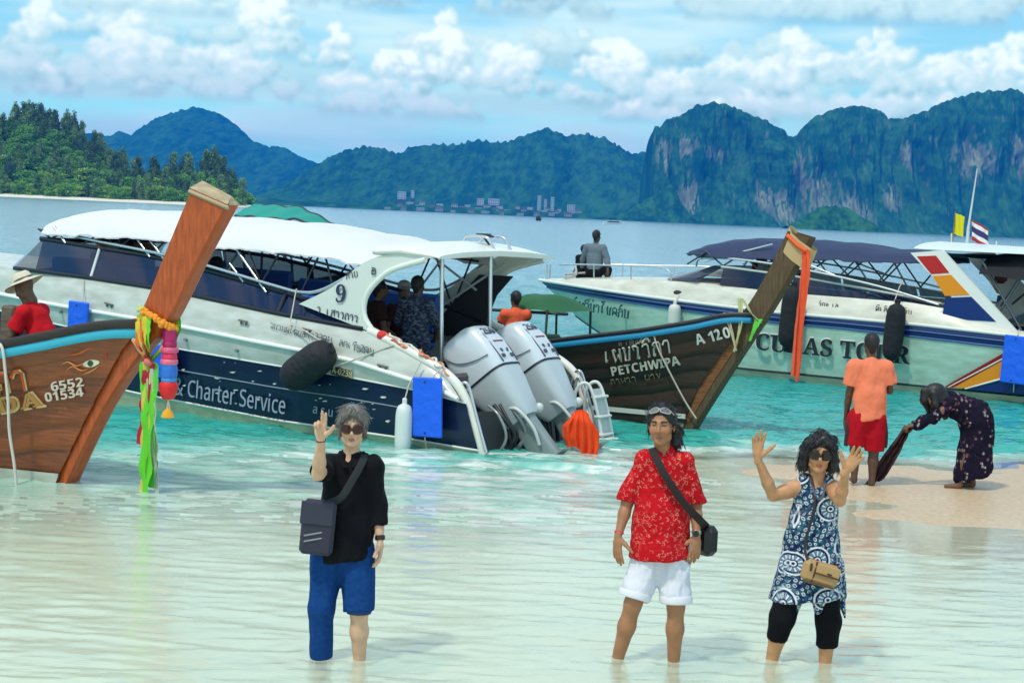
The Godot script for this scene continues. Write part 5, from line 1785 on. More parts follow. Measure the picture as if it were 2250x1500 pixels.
	words("CUBAS TOUR", 0.34, mat(0.78, 0.8, 0.76, 0.5), o, along(V(5.67, 0.51, -1.495), V(2.9, 0.49, -1.505)), "Droid Serif Bold", "lettering", 0.93, 0.012)
	words("CUBAS TOUR", 0.30, ink, o, along(V(5.65, 0.53, -1.51), V(2.9, 0.51, -1.52)), "Droid Serif Bold", "lettering", 1.05, 0.02)
	thai("จันดีน่าโชคลับ", 0.15, mat(0.01, 0.10, 0.10, 0.5), o, along(V(9.85, 0.98, -0.87), V(7.6, 0.84, -1.33)), 0.12, 0.95)
	thai("รักทะเล", 0.06, ink, o, along(V(4.5, 1.40, -1.43), V(4.0, 1.38, -1.43)), 0.1)
	thai("ดีเลิศทุกวัน", 0.07, ink, o, along(V(3.45, 1.385, -1.435), V(2.9, 1.365, -1.435)), 0.09)
	g = G.new()
	g.ball(V(7.35, 1.45, -1.30), V(0.09, 0.045, 0.02))
	part("port_light", g, mat(0.03, 0.03, 0.035, 0.4), o)
	# bow rail
	g = G.new()
	g.tube(curve([V(7.6, 1.66, -1.1), V(7.8, 1.88, -1.08), V(9.0, 1.86, -0.8), V(10.2, 1.82, -0.42), V(10.7, 1.78, 0), V(10.2, 1.82, 0.42), V(9.0, 1.86, 0.8), V(7.8, 1.88, 1.08), V(7.6, 1.66, 1.1)], 6), 0.015, 7)
	for x in [8.6, 9.6]:
		for s in [-1.0, 1.0]:
			g.tube([V(x, 1.6, s * lerpf(0.85, 0.55, x - 8.6)), V(x, 1.86, s * lerpf(0.88, 0.58, x - 8.6))], 0.013, 6)
	part("bow_rail", g, mat(0.6, 0.62, 0.62, 0.3, 0.5), o)
	part("bow_post", rods([[V(11.0, 1.4, -0.06), V(11.0, 1.78, -0.06)], [V(11.0, 1.4, 0.06), V(11.0, 1.78, 0.06)]], 0.022), mat(0.6, 0.65, 0.66, 0.3, 0.5), o)
	g = G.new()
	g.tube(curve([V(10.5, 1.58, 0.1), V(10.3, 1.75, -0.1), V(10.2, 1.6, -0.25), V(10.4, 1.56, -0.3), V(10.5, 1.6, -0.1), V(10.1, 1.66, 0.0)], 6), 0.02, 6)
	part("anchor_line", g, mat(0.45, 0.44, 0.4, 0.8), o)
	# mast and flags
	g = G.new()
	g.tube([V(2.42, 2.5, 0), V(2.41, 2.9, 0)], 0.03, 7)
	g.tube([V(2.41, 2.9, 0), V(2.32, 3.9, 0)], [0.022, 0.010], 7)
	part("mast", g, mat(0.62, 0.66, 0.68, 0.35, 0.3), o)
	g = G.new()
	g.box(Transform3D(Basis(), V(2.42, 2.58, 0)), V(0.5, 0.04, 0.5), 0.01)
	g.tube([V(2.72, 2.5, 0.1), V(2.74, 2.76, 0.1)], 0.016, 6)
	g.tube([V(1.9, 2.5, 0), V(1.9, 2.66, 0)], 0.014, 6)
	part("mast_foot", g, mat(0.6, 0.62, 0.6, 0.4), o)
	var yf := thing("flag", "small yellow flag on the tour speedboat's roof", "flag", B4)
	var fl := func(a: Vector3, hx: Vector3, hy: Vector3, sd: int) -> Array:
		var nz := noise(sd, 2.0, 2)
		var rows := []
		for k in 11:
			var r := PackedVector3Array()
			for q in 11:
				var p := a + hx * (q / 10.0) + hy * (k / 10.0)
				r.append(p + V(0, -0.04 * q / 10.0, sin(q * 0.9 + k * 0.3) * 0.03))
			rows.append(r)
		return rows
	g = G.new()
	g.grid(fl.call(V(2.72, 2.76, 0.1), V(-0.17, -0.02, 0.05), V(-0.01, 0.36, 0.02), 3))
	part("cloth", g, cloth_mat(0.74, 0.66, 0.01), yf)
	part("staff", rod(V(2.72, 2.5, 0.1), V(2.70, 3.14, 0.12), 0.012), mat(0.2, 0.15, 0.08, 0.7), yf)
	var tf := thing("flag", "red, white and blue striped flag beside the mast of the tour speedboat", "flag", B4)
	var rws: Array = fl.call(V(2.34, 2.66, 0), V(-0.30, -0.12, 0.04), V(0.03, 0.36, 0), 4)
	for e in [[0, 2, mat(0.4, 0.02, 0.03, 0.8)], [2, 4, mat(0.75, 0.74, 0.72, 0.8)], [4, 7, mat(0.04, 0.03, 0.14, 0.8)], [7, 9, mat(0.75, 0.74, 0.72, 0.8)], [9, 10, mat(0.4, 0.02, 0.03, 0.8)]]:
		g = G.new()
		g.grid(rws.slice(e[0], e[1] + 1))
		part("stripe", g, e[2], tf)
	# fenders
	var black := mat(0.008, 0.009, 0.012, 0.85, 0.0, {"heightmap_enabled": true, "heightmap_texture": mottled, "heightmap_scale": 1.5, "uv1_triplanar": true})
	for e in [[4.90, 1.18, 1.12, 0.165, "black cloth fender behind the orange ribbon on the tour boat"], [3.0, 1.06, 1.0, 0.15, "black cloth fender hanging above the man in the orange shirt"]]:
		var c := V(e[0], e[1], -1.70)
		ensemble_fender("cloth_fender", e[4], B4 * Transform3D(Basis(Vector3.BACK, 0.06), c), e[2], e[3], black, [[B4 * (c + V(0.03, e[2] * 0.5, 0)), B4 * (c + V(0.05, e[2] * 0.5 + 0.25, 0.25)), B4 * (c + V(0.05, e[2] * 0.5 + 0.35, 0.4))]], "black cloth fenders of the tour speedboat")
	ensemble_fender("long_fender", "white fender hanging from the navy stripe of the tour speedboat", B4 * Transform3D(Basis(), V(7.30, 1.03, -1.48)), 0.44, 0.10, mat(0.62, 0.62, 0.55, 0.5), [[B4 * V(7.30, 1.26, -1.48), B4 * V(7.3, 1.42, -1.35)]])
	hang_pad("blue foam pad at the stern of the tour speedboat", B4, V(0.95, 0.76, -1.62), 0.42, 0.78, 0.05, [[V(0.95, 1.14, -1.6), V(0.95, 1.25, -1.5)], [V(0.95, 0.38, -1.6), V(0.98, 0.22, -1.5)]])

# ------------------------------------------------------------------ smooth-union bodies meshed as surface nets
class Field:
	var prims := []

	# tapered capsule; s stretches space (2 on an axis makes it half as thick there); cut keeps only what lies behind a plane
	func cap(a: Vector3, b: Vector3, ra: float, rb: float, k := 0.03, s := Vector3.ONE, cut_at := Vector3.ZERO, cut_n := Vector3.ZERO, sub := false) -> void:
		prims.append([a, b, ra, rb, k, s, cut_at, cut_n, sub])

	func chain(pts: Array, radii: Array, k := 0.03) -> void:
		for q in pts.size() - 1:
			cap(pts[q], pts[q + 1], radii[q], radii[q + 1], k)

	func ell(c: Vector3, r: Vector3, k := 0.02, sub := false) -> void:
		var m := maxf(r.x, maxf(r.y, r.z))
		prims.append([c, c + Vector3(0, 1e-5, 0), m, m, k, Vector3(m / r.x, m / r.y, m / r.z), Vector3.ZERO, Vector3.ZERO, sub])

	func into(g: G, cell: float, xf := Transform3D(), paint = null, wr: FastNoiseLite = null, amp := 0.0) -> void:
		var lo := Vector3(1e9, 1e9, 1e9)
		var hi := -lo
		for p in prims:
			if p[8]:
				continue
			var r: float = maxf(p[2], p[3]) + p[4]
			var e: Vector3 = Vector3(r, r, r)
			lo = lo.min((p[0] as Vector3).min(p[1]) - e)
			hi = hi.max((p[0] as Vector3).max(p[1]) + e)
		lo -= Vector3.ONE * cell * 2.5
		hi += Vector3.ONE * cell * 2.5
		var nx := int((hi.x - lo.x) / cell) + 2
		var ny := int((hi.y - lo.y) / cell) + 2
		var nz := int((hi.z - lo.z) / cell) + 2
		var F := PackedFloat32Array()
		F.resize(nx * ny * nz)
		F.fill(9.0)
		for p in prims:
			var a: Vector3 = p[0]
			var ra: float = p[2]
			var dr: float = p[3] - ra
			var k: float = p[4]
			var s: Vector3 = p[5]
			var ba: Vector3 = ((p[1] as Vector3) - a) * s
			var bb := maxf(ba.length_squared(), 1e-12)
			var cutn: Vector3 = p[7]
			var cutp: Vector3 = p[6]
			var has_cut := cutn != Vector3.ZERO
			var sub: bool = p[8]
			var r: float = maxf(p[2], p[3]) + k + cell * 3.0
			var e: Vector3 = Vector3(r, r, r) / s + Vector3.ONE * cell * 2.0
			var l: Vector3 = ((a.min(p[1]) - e - lo) / cell).floor().max(Vector3.ZERO)
			var h: Vector3 = ((a.max(p[1]) + e - lo) / cell).ceil().min(Vector3(nx - 1, ny - 1, nz - 1))
			for z in range(int(l.z), int(h.z) + 1):
				for y in range(int(l.y), int(h.y) + 1):
					var at := (z * ny + y) * nx
					for x in range(int(l.x), int(h.x) + 1):
						var q := Vector3(lo.x + x * cell, lo.y + y * cell, lo.z + z * cell)
						var d3 := (q - a) * s
						var t := clampf(d3.dot(ba) / bb, 0.0, 1.0)
						var d := (d3 - ba * t).length() - ra - dr * t
						if has_cut:
							d = maxf(d, (q - cutp).dot(cutn))
						var o := F[at + x]
						if sub:
							var w := maxf(k - absf(o + d), 0.0) / k
							F[at + x] = maxf(o, -d) + w * w * k * 0.25
						else:
							var w := maxf(k - absf(o - d), 0.0) / k
							F[at + x] = minf(o, d) - w * w * k * 0.25
		var ids := PackedInt32Array()
		ids.resize(nx * ny * nz)
		ids.fill(-1)
		var off := [0, 1, nx, nx + 1, nx * ny, nx * ny + 1, nx * ny + nx, nx * ny + nx + 1]
		var ed := [[0, 1], [2, 3], [4, 5], [6, 7], [0, 2], [1, 3], [4, 6], [5, 7], [0, 4], [1, 5], [2, 6], [3, 7]]
		var cor := [Vector3(0, 0, 0), Vector3(1, 0, 0), Vector3(0, 1, 0), Vector3(1, 1, 0), Vector3(0, 0, 1), Vector3(1, 0, 1), Vector3(0, 1, 1), Vector3(1, 1, 1)]
		var base := g.v.size()
		var from := g.i.size()
		var lim := cell * 4.5
		for z in nz - 1:
			for y in ny - 1:
				var at := (z * ny + y) * nx
				for x in nx - 1:
					var i0 := at + x
					if absf(F[i0]) > lim:
						continue
					var inside := 0
					for o in off:
						if F[i0 + o] < 0.0:
							inside += 1
					if inside == 0 or inside == 8:
						continue
					var sum := Vector3.ZERO
					var n := 0
					for q in ed:
						var fa := F[i0 + off[q[0]]]
						var fb := F[i0 + off[q[1]]]
						if (fa < 0.0) != (fb < 0.0):
							sum += (cor[q[0]] as Vector3).lerp(cor[q[1]], fa / (fa - fb))
							n += 1
					var pos := lo + (Vector3(x, y, z) + sum / n) * cell
					if paint != null:
						g.col = paint.call(pos)
					ids[i0] = g.vert(pos)
		var sx := 1
		var sy := nx
		var sz := nx * ny
		for z in range(1, nz - 1):
			for y in range(1, ny - 1):
				for x in range(1, nx - 1):
					var i0 := (z * ny + y) * nx + x
					if ids[i0] < 0:
						continue
					var f0 := F[i0] < 0.0
					for ax in 3:
						var st: int = [sx, sy, sz][ax]
						if (F[i0 + st] < 0.0) == f0:
							continue
						var u: int = [sy, sz, sx][ax]
						var w: int = [sz, sx, sy][ax]
						var A := ids[i0]
						var B := ids[i0 - u]
						var C := ids[i0 - u - w]
						var D := ids[i0 - w]
						if A < 0 or B < 0 or C < 0 or D < 0:
							continue
						if f0:
							g.i.append_array([A, D, C, A, C, B])
						else:
							g.i.append_array([A, B, C, A, C, D])
		g.smooth(from)
		if wr != null:
			for k in range(base, g.v.size()):
				var nn := g.n[k].normalized()
				var p := g.v[k]
				g.v[k] = p + nn * (wr.get_noise_3d(p.x, p.y * 0.6, p.z) * amp)
				g.n[k] = Vector3.ZERO
			g.smooth(from)
		if xf.basis.determinant() < 0.0:
			for k in range(from, g.i.size(), 3):
				var sw := g.i[k]
				g.i[k] = g.i[k + 1]
				g.i[k + 1] = sw
		if xf != Transform3D():
			for k in range(base, g.v.size()):
				g.v[k] = xf * g.v[k]
				g.n[k] = xf.basis * g.n[k]
		g.col = Color.WHITE


# a hand with palm, four fingers and a thumb; d runs from the wrist to the knuckles, pn is the way the palm looks, ts the side of the thumb
func hand(g: G, w: Vector3, d: Vector3, pn: Vector3, ts: Vector3, curl: Array, spread: float, cell: float, skin: Color, fat := 1.0, size := 1.0) -> void:
	d = d.normalized()
	pn = (pn - d * pn.dot(d)).normalized()
	ts = (ts - d * ts.dot(d) - pn * ts.dot(pn)).normalized()
	var B := Basis(ts, d, pn)       # local: x thumb side, y along, z out of the palm
	var f := Field.new()
	var s := size
	f.cap(V(0.002, -0.03, 0) * s, V(0.0, 0.02, 0) * s, 0.026 * s, 0.028 * s, 0.02, V(1, 1, 1.25))
	f.cap(V(0.012, 0.03, 0) * s, V(0.022, 0.075, 0) * s, 0.022 * s, 0.017 * s, 0.02, V(1, 1, 1.5))
	f.cap(V(-0.012, 0.03, 0) * s, V(-0.024, 0.07, 0) * s, 0.022 * s, 0.016 * s, 0.02, V(1, 1, 1.5))
	f.cap(V(0, 0.03, 0) * s, V(0, 0.078, 0) * s, 0.022 * s, 0.017 * s, 0.02, V(1, 1, 1.5))
	var xs := [0.029, 0.010, -0.010, -0.028]
	var ls := [0.072, 0.081, 0.075, 0.058]
	for k in 4:
		var p := V(xs[k], [0.080, 0.086, 0.082, 0.074][k], 0) * s
		var fan: float = spread * [0.9, 0.25, -0.3, -0.95][k]
		var ang: float = 0.06 + curl[k] * 0.85
		for q in 3:
			var dir := V(sin(fan), cos(fan) * cos(ang), cos(fan) * sin(ang)).normalized()
			var e: Vector3 = p + dir * ls[k] * s * [0.46, 0.31, 0.25][q]
			f.cap(p, e, (0.0092 - 0.0009 * q) * s * fat, (0.0086 - 0.0010 * q) * s * fat, 0.006)
			p = e
			ang += curl[k]
	var tp := V(0.024, 0.012, 0.008) * s
	var tdir := V(0.75, 0.62, 0.25).normalized()
	var tc: float = curl[4]
	for q in 3:
		var e: Vector3 = tp + tdir * [0.042, 0.034, 0.027][q] * s
		f.cap(tp, e, [0.015, 0.0115, 0.0100][q] * s * fat, [0.0115, 0.0100, 0.0078][q] * s * fat, 0.008)
		tp = e
		tdir = (tdir + V(-0.35, 0.25, 0.35) * tc).normalized()
	f.into(g, cell, Transform3D(B, w), func(_p): return skin)

# a head; local z is forward, origin between the ears
func head(g: G, at: Vector3, b: Basis, cell: float, skin: Color, lips: Color, brow: Color, open_eyes: bool, size := 1.0, smile := 0.0) -> void:
	var f := Field.new()
	f.ell(V(0, 0.036, -0.012), V(0.074, 0.088, 0.094))
	f.ell(V(0, -0.028, 0.020), V(0.060, 0.076, 0.068), 0.03)
	f.ell(V(0, -0.092, 0.058), V(0.021, 0.017, 0.020), 0.03)
	f.cap(V(-0.050, -0.072, 0.018), V(-0.012, -0.096, 0.056), 0.012, 0.012, 0.03)
	f.cap(V(0.050, -0.072, 0.018), V(0.012, -0.096, 0.056), 0.012, 0.012, 0.03)
	for s in [-1.0, 1.0]:
		f.ell(V(s * 0.036, -0.024, 0.063), V(0.027, 0.025, 0.025), 0.025)
		f.cap(V(s * 0.012, 0.031, 0.086), V(s * 0.045, 0.027, 0.070), 0.007, 0.006, 0.016)
		f.ell(V(s * 0.074, -0.006, -0.008), V(0.010, 0.030, 0.018), 0.010)
	for s in [-1.0, 1.0]:
		f.ell(V(s * 0.031, 0.010, 0.092), V(0.019, 0.011, 0.014), 0.012, true)
	for s in [-1.0, 1.0]:
		f.ell(V(s * 0.031, 0.009, 0.070), V(0.0135, 0.0115, 0.0135), 0.004)
	f.cap(V(0, 0.020, 0.086), V(0, -0.024, 0.104), 0.008, 0.012, 0.012)
	for s in [-1.0, 1.0]:
		f.ell(V(s * 0.012, -0.029, 0.094), V(0.009, 0.008, 0.009), 0.008)
	f.cap(V(-0.021, -0.058 + smile * 0.006, 0.076), V(0, -0.0575, 0.087), 0.005, 0.008, 0.006)
	f.cap(V(0.021, -0.058 + smile * 0.006, 0.076), V(0, -0.0575, 0.087), 0.005, 0.008, 0.006)
	f.cap(V(-0.018, -0.065 + smile * 0.005, 0.076), V(0, -0.068, 0.084), 0.005, 0.009, 0.006)
	f.cap(V(0.018, -0.065 + smile * 0.005, 0.076), V(0, -0.068, 0.084), 0.005, 0.009, 0.006)
	f.cap(V(0, -0.05, -0.015), V(0, -0.14, -0.025), 0.050, 0.050, 0.03)
	f.into(g, cell / size, Transform3D(b * size, at), func(p: Vector3) -> Color:
		if absf(p.x) < 0.021 - absf(p.y + 0.063) * 0.6 and p.y < -0.053 and p.y > -0.074 and p.z > 0.078:
			return lips
		if p.z > 0.06 and p.y > 0.024 and p.y < 0.037 and absf(p.x) > 0.012 and absf(p.x) < 0.05:
			return brow
		if p.z > 0.074 and absf(p.y - 0.009) < (0.006 if open_eyes else 0.0035) and absf(absf(p.x) - 0.031) < 0.011:
			return Color(0.03, 0.02, 0.015)
		var c := skin
		if p.z > 0.05 and p.y < 0.0 and p.y > -0.05 and absf(p.x) > 0.02:
			c = c.lerp(Color(skin.r * 1.12, skin.g * 0.9, skin.b * 0.85), 0.5)
		return c)

func side_mid(a: Vector3, b: Vector3, t: float) -> Vector3:
	return a.lerp(b, t)

# J: joints; w: build (1 slim); S: which axis is the thin one of the trunk
func body(o: Node3D, J: Dictionary, skin: Color, cell: float, S: Vector3, w: float, hb: Basis, opt := {}) -> void:
	var g := G.new()
	var f := Field.new()
	var pel: Vector3 = J.pelvis
	var nk: Vector3 = J.neck
	var chest: Vector3 = nk.lerp(pel, 0.32)
	f.cap(chest, pel.lerp(chest, 0.35), 0.128 * w, 0.118 * w, 0.05, S)
	f.cap(pel.lerp(chest, 0.3), pel, 0.120 * w, 0.138 * w, 0.05, S)
	f.cap(J.shR, J.shL, 0.048 * w, 0.048 * w, 0.05)
	f.cap(nk - V(0, 0.06, 0), J.head - V(0, 0.06, 0), 0.055, 0.046, 0.03)
	for s in ["R", "L"]:
		var e: Vector3 = J["el" + s]
		f.chain([J["sh" + s], (J["sh" + s] as Vector3).lerp(e, 0.5), e], [0.050 * w, 0.045 * w, 0.036 * w], 0.03)
		f.chain([e, e.lerp(J["wr" + s], 0.35), J["wr" + s]], [0.036 * w, 0.037 * w, 0.024], 0.02)
		var kn: Vector3 = J["kn" + s]
		f.chain([J["hip" + s], (J["hip" + s] as Vector3).lerp(kn, 0.5), kn], [0.085 * w, 0.072 * w, 0.054], 0.04)
		f.chain([kn, kn.lerp(J["an" + s], 0.35), J["an" + s]], [0.052, 0.054, 0.034], 0.03)
		var toe: Vector3 = J["an" + s] + J.get("toe", V(0, -0.05, 0.16))
		f.cap(J["an" + s] + V(0, -0.03, 0), toe, 0.034, 0.026, 0.03)
	var mott := noise(88, 14.0, 3)
	f.into(g, cell, Transform3D(), func(p: Vector3) -> Color:
		var q := 1.0 + mott.get_noise_3d(p.x, p.y, p.z) * 0.22
		return Color(skin.r * q, skin.g * q * (1.0 - 0.06 * (q - 1.0)), skin.b * q))
	var hc: float = opt.get("head_cell", cell * 0.5)
	head(g, J.head, hb, hc, skin, opt.get("lips", Color(skin.r * 0.9, skin.g * 0.55, skin.b * 0.55)), opt.get("brow", Color(0.03, 0.02, 0.015)), opt.get("open_eyes", true), opt.get("head_size", 1.0), opt.get("smile", 0.0))
	for h in opt.get("hands", []):
		hand(g, h[0], h[1], h[2], h[3], h[4], h[5], h[6], skin, h[7], h[8])
	part("body", g, vmat(0.55, {"subsurf_scatter_enabled": true, "subsurf_scatter_strength": 0.06}), o)

func garment(called: String, o: Node3D, f: Field, cell: float, m: Material, seed_ := 1, freq := 9.0, amp := 0.006) -> void:
	var g := G.new()
	f.into(g, cell, Transform3D(), null, noise(seed_, freq, 2), amp)
	var fm := m as StandardMaterial3D
	fm.metallic_specular = 0.22
	if not fm.heightmap_enabled:
		fm.heightmap_enabled = true
		fm.heightmap_texture = weave
		fm.heightmap_scale = 0.55
		if not fm.uv1_triplanar:
			fm.uv1_triplanar = true
			fm.uv1_scale = V(2.6, 2.6, 2.6)
	part(called, g, m, o)

func top_field(J: Dictionary, S: Vector3, w: float, hem: Vector3, hem_n: Vector3, flare: float, sleeve: float, ease := 0.02) -> Field:
	var f := Field.new()
	var nk: Vector3 = J.neck
	var pel: Vector3 = J.pelvis
	var chest := nk.lerp(pel, 0.30)
	var rc := 0.132 * w + ease
	f.cap(chest, chest.lerp(hem, 0.5), rc, rc * lerpf(1.0, flare, 0.4), 0.05, S, hem, hem_n)
	f.cap(chest.lerp(hem, 0.45), hem + (hem - chest).normalized() * 0.12, rc * lerpf(1.0, flare, 0.4), rc * flare, 0.05, S.lerp(Vector3.ONE, 0.55), hem, hem_n)
	f.cap(J.shR, J.shL, 0.05 * w + ease, 0.05 * w + ease, 0.05)
	f.cap(nk - V(0, 0.09, 0), nk - V(0, 0.01, 0), 0.08, 0.062, 0.03)
	if sleeve > 0.0:
		for s in ["R", "L"]:
			var sh: Vector3 = J["sh" + s]
			var el: Vector3 = J["el" + s]
			var wr: Vector3 = J["wr" + s]
			if sleeve <= 1.0:
				var e := sh.lerp(el, sleeve)
				f.cap(sh, e + (el - sh).normalized() * 0.06, 0.05 * w + ease, 0.047 * w + ease * 1.6, 0.03, Vector3.ONE, e, (el - sh).normalized())
			else:
				var e := el.lerp(wr, sleeve - 1.0)
				f.cap(sh, el, 0.05 * w + ease, 0.042 * w + ease, 0.03)
				f.cap(el, e + (wr - el).normalized() * 0.05, 0.042 * w + ease, 0.034 * w + ease, 0.02, Vector3.ONE, e, (wr - el).normalized())
	return f

func leg_field(J: Dictionary, S: Vector3, w: float, fr: float, fl: float, ease := 0.016, thigh := 1.0) -> Field:
	var f := Field.new()
	var pel: Vector3 = J.pelvis
	f.cap(pel + V(0, 0.10, 0), pel, 0.128 * w + ease * 0.5, 0.142 * w + ease, 0.05, S)
	for s in ["R", "L"]:
		var t: float = fr if s == "R" else fl
		var hip: Vector3 = J["hip" + s]
		var kn: Vector3 = J["kn" + s]
		var an: Vector3 = J["an" + s]
		if t <= 1.0:
			var e := hip.lerp(kn, t)
			f.cap(hip, e + (kn - hip).normalized() * 0.06, (0.088 * w + ease) * thigh, (0.068 * w + ease * 1.3) * thigh, 0.035, Vector3.ONE, e, (kn - hip).normalized())
		else:
			var e := kn.lerp(an, t - 1.0)
			f.cap(hip, kn, (0.088 * w + ease) * thigh, (0.062 + ease) * thigh, 0.035)
			f.cap(kn, e + (an - kn).normalized() * 0.06, (0.060 + ease) * thigh, (0.050 + ease) * thigh, 0.03, Vector3.ONE, e, (an - kn).normalized())
	return f

func hair(o: Node3D, at: Vector3, b: Basis, cell: float, m: Material, kind: String, size := 1.0, seed_ := 1) -> void:
	var f := Field.new()
	match kind:
		"short":
			f.ell(V(0, 0.048, -0.020), V(0.084, 0.092, 0.098))
			for s in [-1.0, 1.0]:
				f.cap(V(s * 0.066, 0.04, 0.01), V(s * 0.074, -0.045, -0.012), 0.022, 0.014, 0.03)
				f.cap(V(s * 0.02, 0.10, 0.070), V(s * 0.066, 0.052, 0.056), 0.026, 0.018, 0.02)
			f.cap(V(0, 0.0, -0.085), V(0, -0.075, -0.065), 0.045, 0.034, 0.03)
			f.ell(V(0, -0.02, 0.098), V(0.060, 0.080, 0.062), 0.015, true)
		"bob":
			f.ell(V(0, 0.046, -0.020), V(0.085, 0.091, 0.101))
			for s in [-1.0, 1.0]:
				f.chain([V(s * 0.060, 0.06, 0.03), V(s * 0.088, -0.01, 0.012), V(s * 0.094, -0.075, 0.010), V(s * 0.080, -0.105, 0.025)], [0.026, 0.024, 0.026, 0.014], 0.03)
				f.chain([V(s * 0.075, 0.03, -0.04), V(s * 0.085, -0.08, -0.05)], [0.04, 0.034], 0.03)
			f.cap(V(0, 0.0, -0.08), V(0, -0.10, -0.075), 0.060, 0.045, 0.03)
			f.chain([V(0.01, 0.12, 0.02), V(-0.005, 0.142, 0.02), V(-0.012, 0.165, 0.0)], [0.035, 0.014, 0.005], 0.03)
			f.chain([V(0.05, 0.10, 0.0), V(0.085, 0.09, -0.02), V(0.105, 0.05, -0.03)], [0.03, 0.016, 0.006], 0.03)
			f.ell(V(0, -0.035, 0.105), V(0.060, 0.088, 0.075), 0.012, true)
			f.chain([V(0.01, 0.105, 0.062), V(-0.025, 0.080, 0.082), V(-0.055, 0.050, 0.066)], [0.018, 0.014, 0.008], 0.015)
			f.chain([V(0.02, 0.105, 0.060), V(0.045, 0.078, 0.074), V(0.066, 0.040, 0.052)], [0.018, 0.014, 0.010], 0.015)
		"tail":
			f.ell(V(0, 0.046, -0.018), V(0.081, 0.089, 0.098))
			f.ell(V(0, -0.015, 0.105), V(0.066, 0.090, 0.072), 0.012, true)
			f.cap(V(-0.062, 0.06, 0.0), V(-0.076, -0.03, -0.02), 0.024, 0.016, 0.03)
			f.cap(V(0.062, 0.06, 0.0), V(0.078, -0.04, -0.03), 0.022, 0.016, 0.03)
			f.chain([V(0.03, -0.01, -0.08), V(0.075, -0.05, -0.07), V(0.082, -0.11, -0.05), V(0.065, -0.15, -0.04)], [0.036, 0.034, 0.028, 0.010], 0.03)
		"crop":
			f.ell(V(0, 0.044, -0.020), V(0.079, 0.088, 0.097))
			f.cap(V(0, 0.0, -0.075), V(0, -0.05, -0.062), 0.045, 0.036, 0.03)
			f.ell(V(0, -0.04, 0.098), V(0.075, 0.088, 0.075), 0.012, true)
		"long":
			f.ell(V(0, 0.044, -0.018), V(0.086, 0.092, 0.102))
			f.chain([V(0, 0.03, -0.06), V(0, -0.09, -0.075), V(0, -0.2, -0.05), V(0, -0.26, -0.03)], [0.09, 0.085, 0.065, 0.03], 0.03)
			for s in [-1.0, 1.0]:
				f.chain([V(s * 0.07, 0.03, 0.0), V(s * 0.085, -0.08, 0.03), V(s * 0.07, -0.2, 0.04), V(s * 0.05, -0.26, 0.05)], [0.035, 0.04, 0.035, 0.01], 0.03)
			f.chain([V(0, 0.09, 0.07), V(0.0, 0.0, 0.105), V(0, -0.14, 0.11)], [0.04, 0.045, 0.02], 0.03)
	var g := G.new()
	f.into(g, cell / size, Transform3D(), null, noise(seed_, 60.0, 2), 0.0035)
	var hp := part("hair", g, m, o, Transform3D(b * size, at))
	if cell > 0.0075:
		return
	# loose strands that follow the head
	var r := RandomNumberGenerator.new()
	r.seed = seed_ + 50
	var sg := G.new()
	var downb := (b.inverse() * Vector3.DOWN).normalized()
	for k in 620:
		var i0 := r.randi() % g.v.size()
		var p := g.v[i0]
		var nn := g.n[i0].normalized()
		var flow := downb if kind != "tail" else (V(0.4, 0.1, -1.0) if p.y > 0.0 else downb)
		if p.y > 0.085 and kind != "tail":
			flow = V(p.x, -0.02, p.z).normalized()
		var d := (flow - nn * flow.dot(nn)).normalized() + V(r.randfn(), r.randfn(), r.randfn()) * 0.20
		var L := r.randf_range(0.02, 0.06)
		var sh := r.randf_range(0.55, 1.5)
		sg.col = Color(sh, sh, sh)
		var lift := r.randf_range(0.0005, 0.004)
		sg.tube([p + nn * lift, p + nn * (lift + 0.002) + d * L * 0.5, p + nn * lift + d * L - nn * 0.001], [0.0016, 0.0022, 0.0008], 4, false)
	var sm := m.duplicate() as StandardMaterial3D
	sm.vertex_color_use_as_albedo = true
	part("strands", sg, sm, hp)

func sunglasses(o: Node3D, xf: Transform3D, tint: Material, rim: Material, wide := 0.030, high := 0.024, called := "sunglasses") -> void:
	var p := Node3D.new()
	p.name = called
	p.transform = xf
	o.add_child(p, true)
	for s in [-1.0, 1.0]:
		var g := G.new()
		var rows := []
		for k in 5:
			var ring := PackedVector3Array()
			for q in 20:
				var a := TAU * q / 20
				var c := signf(cos(a)) * pow(absf(cos(a)), 0.75) * wide * (k / 4.0)
				var y := signf(sin(a)) * pow(absf(sin(a)), 0.75) * high * (k / 4.0) - (0.004 * absf(cos(a)) if sin(a) > 0 else 0.0)
				ring.append(V(s * 0.034 + c, y, 0.104 - pow((s * 0.034 + c) / 0.07, 2.0) * 0.03))
			rows.append(ring)
		g.grid(rows, true)
		part("lens", g, tint, p)
		g = G.new()
		var path := []
		for v in rows[4]:
			path.append(v)
		path.append(rows[4][0])
		g.tube(path, 0.0035, 6, false)
		g.tube([V(s * (0.034 + wide), 0.006, 0.086), V(s * 0.080, 0.006, 0.05), V(s * 0.080, 0.004, -0.02)], 0.004, 6)
		part("rim", g, rim, p)
	var b := G.new()
	b.tube([V(-0.006, 0.006, 0.104), V(0.006, 0.006, 0.104)], 0.004, 6)
	part("bridge", b, rim, p)

